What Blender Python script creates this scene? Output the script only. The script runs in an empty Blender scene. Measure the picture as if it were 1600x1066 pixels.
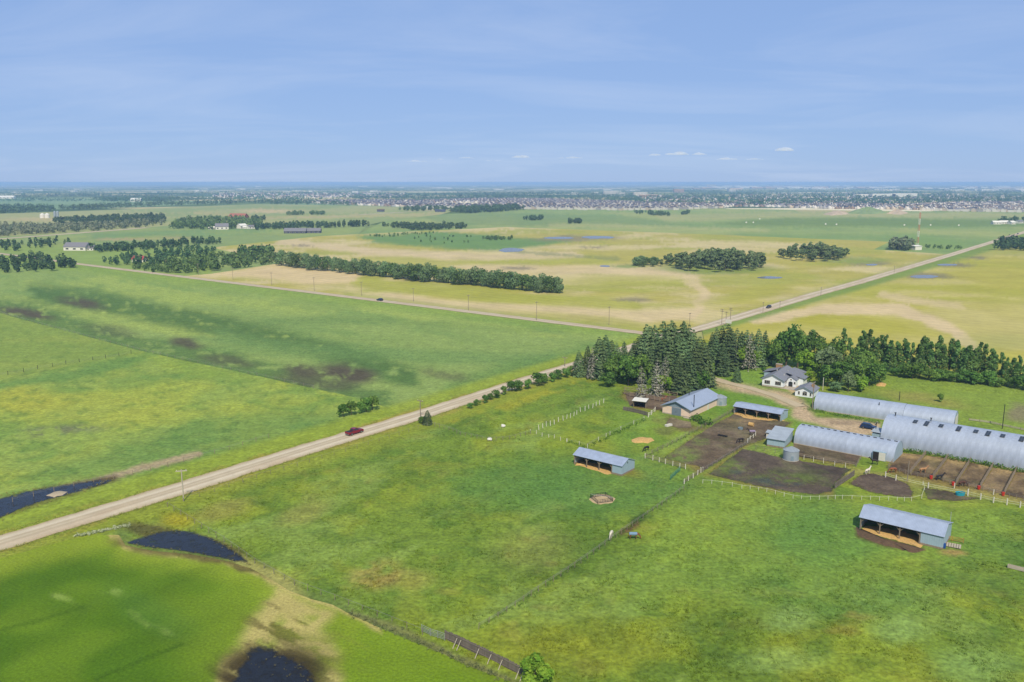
import bpy, bmesh, math, random
import numpy as np
from mathutils import Vector, Matrix, Euler, geometry

SC = bpy.context.scene
COL = SC.collection
R = math.radians
random.seed(7)
rng = np.random.default_rng(7)

# ------------------------------------------------------------------ camera
H, HOR, F, CX, CY = 75.0, 285.0, 1305.0, 800.0, 533.0      # metres above the ground; horizon row and focal length in photo pixels
PIT = math.atan((CY - HOR) / F)
cam = bpy.data.cameras.new('camera')
cam.sensor_width = 36.0
cam.lens = F / 1600.0 * 36.0
cam.clip_start, cam.clip_end = 1.0, 150000.0
co = bpy.data.objects.new('camera', cam)
COL.objects.link(co)
co.location = (0, 0, H)
co.rotation_euler = (math.pi / 2 - PIT, 0, 0)
SC.camera = co

# ------------------------------------------------------------------ sky, sun, exposure
SUN_EL, SUN_AZ = R(49), R(-86)          # direction towards the sun: behind the camera
world = bpy.data.worlds.new('World')
SC.world = world
world.use_nodes = True
wn, wl = world.node_tree.nodes, world.node_tree.links
for n in list(wn):
    wn.remove(n)
wout = wn.new('ShaderNodeOutputWorld')
wbg = wn.new('ShaderNodeBackground')
wbg.inputs[1].default_value = 0.125
sky = wn.new('ShaderNodeTexSky')
sky.sky_type = 'NISHITA'
sky.sun_disc = False
sky.sun_elevation = SUN_EL
sky.sun_rotation = R(90) - SUN_AZ
sky.air_density, sky.dust_density, sky.ozone_density = 1.0, 0.35, 3.0
sky.altitude = 700
# thin high cirrus: streaks in the direction space of the sky
wtc = wn.new('ShaderNodeTexCoord')
wsep = wn.new('ShaderNodeSeparateXYZ'); wl.new(wtc.outputs['Generated'], wsep.inputs[0])
wz = wn.new('ShaderNodeMath'); wz.operation = 'ADD'; wz.inputs[1].default_value = 0.12; wl.new(wsep.outputs[2], wz.inputs[0])
wdx = wn.new('ShaderNodeMath'); wdx.operation = 'DIVIDE'; wl.new(wsep.outputs[0], wdx.inputs[0]); wl.new(wz.outputs[0], wdx.inputs[1])
wdy = wn.new('ShaderNodeMath'); wdy.operation = 'DIVIDE'; wl.new(wsep.outputs[1], wdy.inputs[0]); wl.new(wz.outputs[0], wdy.inputs[1])
wcomb = wn.new('ShaderNodeCombineXYZ'); wl.new(wdx.outputs[0], wcomb.inputs[0]); wl.new(wdy.outputs[0], wcomb.inputs[1])
wmap = wn.new('ShaderNodeMapping'); wmap.inputs['Scale'].default_value = (0.5, 1.0, 1.0); wmap.inputs['Rotation'].default_value = (0, 0, R(14)); wl.new(wcomb.outputs[0], wmap.inputs[0])
wno = wn.new('ShaderNodeTexNoise'); wno.inputs['Scale'].default_value = 0.9; wno.inputs['Detail'].default_value = 8; wno.inputs['Roughness'].default_value = 0.6; wno.inputs['Distortion'].default_value = 0.6
wl.new(wmap.outputs[0], wno.inputs['Vector'])
wr = wn.new('ShaderNodeMapRange'); wr.inputs['From Min'].default_value = 0.46; wr.inputs['From Max'].default_value = 0.78; wr.inputs['To Max'].default_value = 0.22; wl.new(wno.outputs[0], wr.inputs[0])
whs = wn.new('ShaderNodeHueSaturation'); whs.inputs['Hue'].default_value = 0.515; whs.inputs['Saturation'].default_value = 0.86; whs.inputs['Value'].default_value = 1.0
wl.new(sky.outputs[0], whs.inputs['Color'])
wev = wn.new('ShaderNodeMixRGB'); wev.inputs['Fac'].default_value = 0.82; wev.inputs['Color2'].default_value = (2.02, 3.35, 6.1, 1)      # clear, evenly blue summer air
wl.new(whs.outputs[0], wev.inputs['Color1'])
wmx = wn.new('ShaderNodeMixRGB'); wmx.inputs['Color2'].default_value = (6.6, 7.0, 7.8, 1)
wl.new(wr.outputs[0], wmx.inputs['Fac']); wl.new(wev.outputs[0], wmx.inputs['Color1'])
wl.new(wmx.outputs[0], wbg.inputs[0]); wl.new(wbg.outputs[0], wout.inputs[0])

sun = bpy.data.lights.new('sun', 'SUN')
sun.energy, sun.angle, sun.color = 4.9, R(0.53), (1.0, 0.93, 0.82)
so = bpy.data.objects.new('sun', sun)
COL.objects.link(so)
sdir = Vector((math.cos(SUN_EL) * math.cos(SUN_AZ), math.cos(SUN_EL) * math.sin(SUN_AZ), math.sin(SUN_EL)))
so.rotation_euler = sdir.to_track_quat('Z', 'Y').to_euler()
so.location = (0, -50, 200)

SC.view_settings.view_transform = 'Standard'
SC.view_settings.look = 'None'
SC.view_settings.exposure = 0.0
SC.view_settings.gamma = 1.0
SC.view_settings.use_curve_mapping = False
SC.render.engine = 'CYCLES'
SC.cycles.max_bounces = 6
SC.cycles.diffuse_bounces = 2
SC.cycles.glossy_bounces = 2
SC.cycles.transparent_max_bounces = 8
SC.cycles.volume_bounces = 1
SC.cycles.use_denoising = True

# ------------------------------------------------------------------ where a photo pixel meets the ground
CP, SP = math.cos(PIT), math.sin(PIT)
def P(x, y, z=0.0):
    dx, dy = (np.asarray(x, float) - CX) / F, (CY - np.asarray(y, float)) / F
    t = (z - H) / (-SP + dy * CP)
    return dx * t, (CP + dy * SP) * t
def V(x, y, z=0.0):
    a, b = P(x, y)
    return Vector((float(a), float(b), z))
def PX(X, Y, Z=0.0):
    d = Y * CP - (Z - H) * SP
    return CX + F * X / d, CY - F * (Y * SP + (Z - H) * CP) / d
def hpx(yb, yt, x=800):                       # height of something whose foot and top are seen at these rows
    b = float(P(x, yb)[1]); dy = (CY - yt) / F
    return H + (-SP + dy * CP) / (CP + dy * SP) * b
A1 = R(51.6)                                                # the section roads run along E1 and E2
E1 = Vector((math.cos(A1), math.sin(A1), 0)); E2 = Vector((-E1.y, E1.x, 0))

# ------------------------------------------------------------------ noise for land colour and relief
def _hash(ix, iy, s):
    h = (ix * 374761393 + iy * 668265263 + s * 1274126177) & 0xFFFFFFFF
    h = ((h ^ (h >> 13)) * 1274126177) & 0xFFFFFFFF
    return ((h ^ (h >> 16)) & 0xFFFF) / 65535.0
def vnoise(x, y, s=0):
    ix, iy = np.floor(x).astype(np.int64), np.floor(y).astype(np.int64)
    fx, fy = x - ix, y - iy
    fx, fy = fx * fx * (3 - 2 * fx), fy * fy * (3 - 2 * fy)
    a, b, c, d = _hash(ix, iy, s), _hash(ix + 1, iy, s), _hash(ix, iy + 1, s), _hash(ix + 1, iy + 1, s)
    return (a * (1 - fx) + b * fx) * (1 - fy) + (c * (1 - fx) + d * fx) * fy
def fbm(x, y, o=4, s=0):
    v, a, t = 0.0, 0.5, 0.0
    for k in range(o):
        v = v + a * vnoise(x * 2 ** k + 17.3 * k, y * 2 ** k - 9.1 * k, s + k); t += a; a *= 0.55
    return v / t
def ss(x, a, b):
    t = np.clip((x - a) / (b - a), 0, 1)
    return t * t * (3 - 2 * t)
def lin(hx):
    c = np.array([int(hx[i:i + 2], 16) / 255.0 for i in (1, 3, 5)])
    return np.where(c < 0.04045, c / 12.92, ((c + 0.055) / 1.055) ** 2.4)
ALB = np.array([0.70, 0.66, 0.56])          # what the sun and the blue sky together turn into the colours seen
def alb(hx, k=1.0):
    return lin(hx) * ALB * k
def mixc(c, hx, m, k=1.0):
    return c + (alb(hx, k)[None, :] - c) * np.clip(m, 0, 1)[:, None]
def seg_dist(x, y, pts, close=False):
    d = np.full(x.shape, 1e9)
    n = len(pts)
    for i in range(n if close else n - 1):
        (ax, ay), (bx, by) = pts[i], pts[(i + 1) % n]
        ux, uy = bx - ax, by - ay
        t = np.clip(((x - ax) * ux + (y - ay) * uy) / (ux * ux + uy * uy + 1e-9), 0, 1)
        d = np.minimum(d, np.hypot(x - ax - t * ux, y - ay - t * uy))
    return d
def inside(x, y, pts):
    r = np.zeros(x.shape, bool)
    n = len(pts)
    for i in range(n):
        (ax, ay), (bx, by) = pts[i], pts[(i + 1) % n]
        k = ((ay > y) != (by > y))
        with np.errstate(divide='ignore', invalid='ignore'):
            xi = (bx - ax) * (y - ay) / (by - ay + 1e-12) + ax
        r ^= k & (x < xi)
    return r
def mpoly(x, y, pts, f):            # 1 inside, fades over f pixels to both sides
    d = seg_dist(x, y, pts, True)
    d = np.where(inside(x, y, pts), d, -d)
    return ss(d, -f, f)
def mline(x, y, pts, w, f):
    return 1 - ss(seg_dist(x, y, pts), w, w + f)
def mell(x, y, cx, cy, rx, ry, f=0.45, rot=0.0):
    c, s = math.cos(R(rot)), math.sin(R(rot))
    u, v = (x - cx) * c + (y - cy) * s, -(x - cx) * s + (y - cy) * c
    return 1 - ss(np.hypot(u / rx, v / ry), 1 - f, 1 + f)

# ------------------------------------------------------------------ objects, names and labels
def tag(o, label=None, cat=None, group=None, kind=None):
    for k, v in (('label', label), ('category', cat), ('group', group), ('kind', kind)):
        if v:
            o[k] = v
    return o
def thing(name, label, cat, loc, rz=0.0, group=None):
    o = bpy.data.objects.new(name, None)
    COL.objects.link(o)
    o.empty_display_size = 0.5
    o.location = loc
    o.rotation_euler = (0, 0, rz)
    return tag(o, label, cat, group)
def add(name, mesh, parent=None, loc=None, rot=None, scale=None):
    o = bpy.data.objects.new(name, mesh)
    COL.objects.link(o)
    o.parent = parent
    if loc is not None: o.location = loc
    if rot is not None: o.rotation_euler = rot
    if scale is not None: o.scale = scale
    return o
class MB:
    def __init__(s): s.v, s.f, s.m = [], [], []
    def quad(s, *p, m=0):
        i = len(s.v); s.v += [tuple(q) for q in p]; s.f.append(tuple(range(i, i + len(p)))); s.m.append(m)
    def box(s, c, d, m=0, rz=0.0, top=1.0):
        i = len(s.v); cr, sr = math.cos(rz), math.sin(rz)
        for z in (-.5, .5):
            k = top if z > 0 else 1.0
            for x, y in ((-.5, -.5), (.5, -.5), (.5, .5), (-.5, .5)):
                X, Y = x * d[0] * k, y * d[1] * k
                s.v.append((c[0] + X * cr - Y * sr, c[1] + X * sr + Y * cr, c[2] + z * d[2]))
        for f in ((3, 2, 1, 0), (4, 5, 6, 7), (0, 1, 5, 4), (1, 2, 6, 5), (2, 3, 7, 6), (3, 0, 4, 7)):
            s.f.append(tuple(i + j for j in f)); s.m.append(m)
    def tube(s, a, b, ra, rb=None, n=8, m=0, caps=True):
        a, b = Vector(a), Vector(b); rb = ra if rb is None else rb
        w = (b - a).normalized(); u = w.orthogonal().normalized(); v = w.cross(u); i = len(s.v)
        for p, r in ((a, ra), (b, rb)):
            for k in range(n):
                t = 2 * math.pi * k / n
                s.v.append(tuple(p + u * (r * math.cos(t)) + v * (r * math.sin(t))))
        for k in range(n):
            s.f.append((i + k, i + (k + 1) % n, i + n + (k + 1) % n, i + n + k)); s.m.append(m)
        if caps:
            s.f.append(tuple(i + k for k in reversed(range(n)))); s.m.append(m)
            s.f.append(tuple(i + n + k for k in range(n))); s.m.append(m)
    def prism(s, prof, y0, y1, m=0, ax='y'):       # profile in x,z pushed along y (or y,z along x)
        i = len(s.v); n = len(prof)
        for t in (y0, y1):
            for a, z in prof:
                s.v.append((a, t, z) if ax == 'y' else (t, a, z))
        for k in range(n):
            s.f.append((i + k, i + (k + 1) % n, i + n + (k + 1) % n, i + n + k)); s.m.append(m)
        s.f.append(tuple(i + k for k in reversed(range(n)))); s.m.append(m)
        s.f.append(tuple(i + n + k for k in range(n))); s.m.append(m)
    def mesh(s, name, mats, smooth=False):
        me = bpy.data.meshes.new(name)
        me.from_pydata(s.v, [], s.f)
        for m in (mats if isinstance(mats, (list, tuple)) else [mats]): me.materials.append(m)
        me.polygons.foreach_set('material_index', s.m)
        bm = bmesh.new(); bm.from_mesh(me); bmesh.ops.recalc_face_normals(bm, faces=bm.faces); bm.to_mesh(me); bm.free()
        if smooth: me.polygons.foreach_set('use_smooth', [True] * len(me.polygons))
        return me
    def add(s, name, mats, parent=None, smooth=False, **k):
        return add(name, s.mesh(name, mats, smooth), parent, **k)
def np_mesh(name, V_, F_, mats, attr=None, smooth=False):
    """V_ (n,3), F_ (m,k) arrays -> mesh; attr {name: (n,) or (n,3)} per vertex"""
    me = bpy.data.meshes.new(name)
    m, k = F_.shape
    me.vertices.add(len(V_)); me.vertices.foreach_set('co', np.ascontiguousarray(V_, np.float32).ravel())
    me.loops.add(m * k); me.loops.foreach_set('vertex_index', np.ascontiguousarray(F_, np.int32).ravel())
    me.polygons.add(m)
    me.polygons.foreach_set('loop_start', np.arange(0, m * k, k, dtype=np.int32))
    me.polygons.foreach_set('loop_total', np.full(m, k, np.int32))
    if smooth: me.polygons.foreach_set('use_smooth', np.ones(m, bool))
    me.update(calc_edges=True)
    for a, val in (attr or {}).items():
        if val.ndim == 1:
            at = me.attributes.new(a, 'FLOAT', 'POINT'); at.data.foreach_set('value', np.ascontiguousarray(val, np.float32))
        else:
            at = me.attributes.new(a, 'FLOAT_COLOR', 'POINT')
            at.data.foreach_set('color', np.concatenate([val, np.ones((len(val), 1))], 1).astype(np.float32).ravel())
    for x in (mats if isinstance(mats, (list, tuple)) else [mats]): me.materials.append(x)
    me.validate()
    return me

# ------------------------------------------------------------------ materials
def new_mat(name):
    m = bpy.data.materials.new(name); m.use_nodes = True
    nt = m.node_tree
    return m, nt, nt.nodes, nt.links, nt.nodes['Principled BSDF']
def noise_node(n, l, vec, scale, detail=3, rough=0.55):
    t = n.new('ShaderNodeTexNoise'); t.inputs['Scale'].default_value = scale; t.inputs['Detail'].default_value = detail; t.inputs['Roughness'].default_value = rough
    l.new(vec, t.inputs['Vector']); return t
def rng_node(n, l, src, a, b, c, d):
    t = n.new('ShaderNodeMapRange'); t.inputs[1].default_value, t.inputs[2].default_value, t.inputs[3].default_value, t.inputs[4].default_value = a, b, c, d
    l.new(src, t.inputs[0]); return t
def solid(name, hx, rough=0.6, metal=0.0, k=1.0, spec=0.3, var=0.12, scale=1.2, bump=0.0, wave=None, objvar=0.0, streak=False):
    """one painted / wooden / metal surface: base colour broken by noise; wave=(axis, period, strength) for corrugation"""
    m, nt, n, l, b = new_mat(name)
    c = alb(hx, k)
    tc = n.new('ShaderNodeTexCoord')
    src = tc.outputs['Object']
    if streak:
        mp = n.new('ShaderNodeMapping'); mp.inputs['Scale'].default_value = (1.0, 1.0, 0.12); l.new(src, mp.inputs[0]); src = mp.outputs[0]
    t = noise_node(n, l, src, scale, 4)
    r = rng_node(n, l, t.outputs[0], 0.3, 0.7, 1 - var, 1 + var)
    fac = r.outputs[0]
    if objvar:
        oi = n.new('ShaderNodeObjectInfo'); r2 = rng_node(n, l, oi.outputs['Random'], 0, 1, 1 - objvar, 1 + objvar)
        mu = n.new('ShaderNodeMath'); mu.operation = 'MULTIPLY'; l.new(fac, mu.inputs[0]); l.new(r2.outputs[0], mu.inputs[1]); fac = mu.outputs[0]
    mx = n.new('ShaderNodeVectorMath'); mx.operation = 'SCALE'; mx.inputs[0].default_value = c; l.new(fac, mx.inputs['Scale'])
    l.new(mx.outputs[0], b.inputs['Base Color'])
    b.inputs['Roughness'].default_value = rough; b.inputs['Metallic'].default_value = metal; b.inputs['Specular IOR Level'].default_value = spec
    hsrc = None
    if wave:
        w = n.new('ShaderNodeTexWave'); w.bands_direction = wave[0]; w.inputs['Scale'].default_value = 0.314 / wave[1]; l.new(tc.outputs['Object'], w.inputs['Vector'])
        hsrc, hs = w.outputs['Fac'], wave[2]
    elif bump:
        t2 = noise_node(n, l, tc.outputs['Object'], scale * 6, 4); hsrc, hs = t2.outputs[0], bump
    if hsrc is not None:
        bp = n.new('ShaderNodeBump'); bp.inputs['Strength'].default_value = 1.0; bp.inputs['Distance'].default_value = hs
        l.new(hsrc, bp.inputs['Height']); l.new(bp.outputs[0], b.inputs['Normal'])
    return m
def land_mat(name, fine, amp, bump, mid=None, rows=None):
    """land: colour per vertex, broken by fine noise (scale per metre) with relief; rows=(angle, period, amount)"""
    m, nt, n, l, b = new_mat(name)
    at = n.new('ShaderNodeAttribute'); at.attribute_name = 'col'
    tc = n.new('ShaderNodeTexCoord')
    t = noise_node(n, l, tc.outputs['Object'], fine, 5, 0.65)
    r = rng_node(n, l, t.outputs[0], 0.28, 0.72, 1 - amp, 1 + amp)
    fac = r.outputs[0]
    def mul(a, b_):
        u = n.new('ShaderNodeMath'); u.operation = 'MULTIPLY'; l.new(a, u.inputs[0]); l.new(b_, u.inputs[1]); return u.outputs[0]
    height = t.outputs[0]
    if mid:
        t2 = noise_node(n, l, tc.outputs['Object'], mid[0], 5, 0.6)
        fac = mul(fac, rng_node(n, l, t2.outputs[0], 0.3, 0.7, 1 - mid[1], 1 + mid[1]).outputs[0])
    if rows:
        mp = n.new('ShaderNodeMapping'); mp.inputs['Rotation'].default_value = (0, 0, -rows[0]); l.new(tc.outputs['Object'], mp.inputs[0])
        w = n.new('ShaderNodeTexWave'); w.bands_direction = 'Y'; w.inputs['Scale'].default_value = 0.314 / rows[1]
        w.inputs['Distortion'].default_value = 1.2; w.inputs['Detail'].default_value = 2; w.inputs['Detail Scale'].default_value = 0.4
        l.new(mp.outputs[0], w.inputs['Vector'])
        fac = mul(fac, rng_node(n, l, w.outputs['Fac'], 0, 1, 1 - rows[2], 1 + rows[2]).outputs[0])
    mx = n.new('ShaderNodeVectorMath'); mx.operation = 'SCALE'; l.new(at.outputs['Color'], mx.inputs[0]); l.new(fac, mx.inputs['Scale'])
    l.new(mx.outputs[0], b.inputs['Base Color'])
    b.inputs['Roughness'].default_value = 0.95; b.inputs['Specular IOR Level'].default_value = 0.12
    if bump:
        bp = n.new('ShaderNodeBump'); bp.inputs['Distance'].default_value = bump; l.new(height, bp.inputs['Height']); l.new(bp.outputs[0], b.inputs['Normal'])
    return m
def leaf_mat(name, dark, light, objvar=0.25, trans=0.25, k=1.0):
    k *= 1.25
    m, nt, n, l, b = new_mat(name)
    at = n.new('ShaderNodeAttribute'); at.attribute_name = 'v'
    oi = n.new('ShaderNodeObjectInfo')
    mx = n.new('ShaderNodeMixRGB'); l.new(at.outputs['Fac'], mx.inputs[0])
    mx.inputs[1].default_value = (*alb(dark, k), 1); mx.inputs[2].default_value = (*alb(light, k), 1)
    hs = n.new('ShaderNodeHueSaturation'); l.new(mx.outputs[0], hs.inputs['Color'])
    l.new(rng_node(n, l, oi.outputs['Random'], 0, 1, 1 - objvar, 1 + objvar).outputs[0], hs.inputs['Value'])
    sw = n.new('ShaderNodeMath'); sw.operation = 'MULTIPLY'; sw.inputs[1].default_value = 7.31; l.new(oi.outputs['Random'], sw.inputs[0])
    fr = n.new('ShaderNodeMath'); fr.operation = 'FRACT'; l.new(sw.outputs[0], fr.inputs[0])
    l.new(rng_node(n, l, fr.outputs[0], 0, 1, 0.485, 0.515).outputs[0], hs.inputs['Hue'])
    df = n.new('ShaderNodeBsdfDiffuse'); l.new(hs.outputs[0], df.inputs[0])
    tr = n.new('ShaderNodeBsdfTranslucent'); l.new(hs.outputs[0], tr.inputs[0])
    ms = n.new('ShaderNodeMixShader'); ms.inputs[0].default_value = trans
    l.new(df.outputs[0], ms.inputs[1]); l.new(tr.outputs[0], ms.inputs[2])
    n.remove(b); l.new(ms.outputs[0], n['Material Output'].inputs[0])
    return m
# ================================================================== THE LAND
def sheet(name, poly, step, colf, mat, z=0.0, disp=None, fine=(), ystep=0.75, tone=1.0):
    """a piece of land: outline given in photo pixels, meshed about evenly as seen from the air, colour per vertex"""
    bd = []
    for i in range(len(poly)):
        (ax, ay), (bx, by) = poly[i], poly[(i + 1) % len(poly)]
        L = math.hypot(bx - ax, by - ay); s = step
        for (x0, y0, x1, y1, st) in fine:
            if x0 <= (ax + bx) / 2 <= x1 and y0 <= (ay + by) / 2 <= y1: s = st
        k = max(1, int(L / (s * 1.5)))
        bd += [(ax + (bx - ax) * j / k, ay + (by - ay) * j / k) for j in range(k)]
    xs, ys = [q[0] for q in poly], [q[1] for q in poly]
    pts = []
    def grid(x0, y0, x1, y1, s):
        gx, gy = np.meshgrid(np.arange(x0, x1, s), np.arange(y0, y1, s * ystep))
        gx = gx.ravel() + rng.uniform(-.3, .3, gx.size) * s; gy = gy.ravel() + rng.uniform(-.3, .3, gy.size) * s * ystep
        return gx, gy
    gx, gy = grid(min(xs), min(ys), max(xs), max(ys), step)
    for (x0, y0, x1, y1, st) in fine:
        k = ~((gx > x0) & (gx < x1) & (gy > y0) & (gy < y1)); gx, gy = gx[k], gy[k]
    for (x0, y0, x1, y1, st) in fine:
        hx, hy = grid(x0, y0, x1, y1, st); gx, gy = np.concatenate([gx, hx]), np.concatenate([gy, hy])
    out = ((gx < -20) | (gx > 1620) | (gy > 1086)) & (rng.random(gx.size) > 0.25)       # coarser beyond the frame
    k = inside(gx, gy, poly) & (seg_dist(gx, gy, poly, True) > 0.45 * step) & ~out
    gx, gy = gx[k], gy[k]
    vc = [Vector(q) for q in bd] + [Vector(q) for q in zip(gx.tolist(), gy.tolist())]
    ed = [(i, (i + 1) % len(bd)) for i in range(len(bd))]
    ov, _, of, _, _, _ = geometry.delaunay_2d_cdt(vc, ed, [], 1, 1e-6)
    a = np.array([(q.x, q.y) for q in ov]); f = np.array([t for t in of if len(t) == 3])
    X, Y = P(a[:, 0], a[:, 1])
    Z = np.full(X.shape, z) if disp is None else z + disp(X, Y, a[:, 0], a[:, 1])
    t = f[:, [0, 2, 1]] if ((X[f[:, 1]] - X[f[:, 0]]) * (Y[f[:, 2]] - Y[f[:, 0]]) - (X[f[:, 2]] - X[f[:, 0]]) * (Y[f[:, 1]] - Y[f[:, 0]])).sum() < 0 else f
    me = np_mesh(name, np.stack([X, Y, Z], 1), t, mat, {'col': np.clip(colf(X, Y, a[:, 0], a[:, 1]) * tone, 0.003, 0.9)}, smooth=True)
    return tag(add(name, me), kind='structure')

def uv(X, Y):                                    # along E1 and E2
    return X * E1.x + Y * E1.y, X * E2.x + Y * E2.y

# the two gravel roads, centre lines in photo pixels
C1 = [(-300, 940), (0, 848.8), (285, 762.8), (480, 701.8), (657, 648), (760, 615), (895, 572), (1040, 526.5), (1096, 512.5), (1282, 457.5), (1344, 440.5), (1480, 400), (1596, 364.2), (1740, 320.5)]
C2 = [(1040, 525), (1000, 520), (540, 463.5), (280, 432), (125, 413), (0, 396.5), (-250, 368)]
def roadw(d):
    return d
def base_ground_mat():
    m, nt, n, l, b = new_mat('open_country')
    tc = n.new('ShaderNodeTexCoord')
    mp = n.new('ShaderNodeMapping'); mp.inputs['Rotation'].default_value = (0, 0, -A1); mp.inputs['Scale'].default_value = (1 / 620, 1 / 380, 1); l.new(tc.outputs['Object'], mp.inputs[0])
    vo = n.new('ShaderNodeTexVoronoi'); vo.distance = 'CHEBYCHEV'; vo.inputs['Scale'].default_value = 1; vo.inputs['Randomness'].default_value = 0.75; l.new(mp.outputs[0], vo.inputs['Vector'])
    sp = n.new('ShaderNodeSeparateColor'); l.new(vo.outputs['Color'], sp.inputs[0])
    cr = n.new('ShaderNodeValToRGB'); cr.color_ramp.interpolation = 'CONSTANT'
    el = cr.color_ramp.elements
    for i, (p, c) in enumerate([(0, '#5f7a48'), (.2, '#86995a'), (.34, '#a9ad70'), (.48, '#506b3c'), (.62, '#cfc494'), (.74, '#6d854a'), (.86, '#efe6c8')]):
        e = el[i] if i < 2 else el.new(p)
        e.position = p; e.color = (*alb(c), 1)
    l.new(sp.outputs[0], cr.inputs[0])
    t = noise_node(n, l, tc.outputs['Object'], 0.012, 6, 0.6)
    r = rng_node(n, l, t.outputs[0], .3, .7, .82, 1.18)
    mx = n.new('ShaderNodeVectorMath'); mx.operation = 'SCALE'; l.new(cr.outputs[0], mx.inputs[0]); l.new(r.outputs[0], mx.inputs['Scale'])
    l.new(mx.outputs[0], b.inputs['Base Color']); b.inputs['Roughness'].default_value = 1; b.inputs['Specular IOR Level'].default_value = 0.1
    return m
g = np.linspace(-1, 1, 41); g = np.sign(g) * np.abs(g) ** 2 * 46000
gx, gy = np.meshgrid(g, g); n_ = 41
gi = np.arange(n_ * n_).reshape(n_, n_)
tag(add('ground', np_mesh('ground', np.stack([gx.ravel(), gy.ravel(), np.full(gx.size, -0.45)], 1),
    np.stack([gi[:-1, :-1].ravel(), gi[:-1, 1:].ravel(), gi[1:, 1:].ravel(), gi[1:, :-1].ravel()], 1), base_ground_mat())), kind='structure')

M_past = land_mat('rough_pasture', 1.1, 0.42, 0.26, mid=(0.28, 0.18))
M_hay = land_mat('young_crop', 0.8, 0.36, 0.3, mid=(0.22, 0.18))
M_far = land_mat('far_field', 0.10, 0.10, 0.0, mid=(0.02, 0.08))
M_grain = land_mat('ripening_grain', 0.22, 0.10, 0.05, mid=(0.035, 0.10), rows=(A1 + R(90), 9.0, 0.03))
M_wheat = land_mat('green_wheat', 2.0, 0.32, 0.12, mid=(0.12, 0.10), rows=(R(-32), 0.9, 0.03))
M_gravel = land_mat('gravel', 3.0, 0.10, 0.02, mid=(0.25, 0.07))
M_dirt = land_mat('trampled_dirt', 1.3, 0.34, 0.16, mid=(0.3, 0.26))

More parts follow.
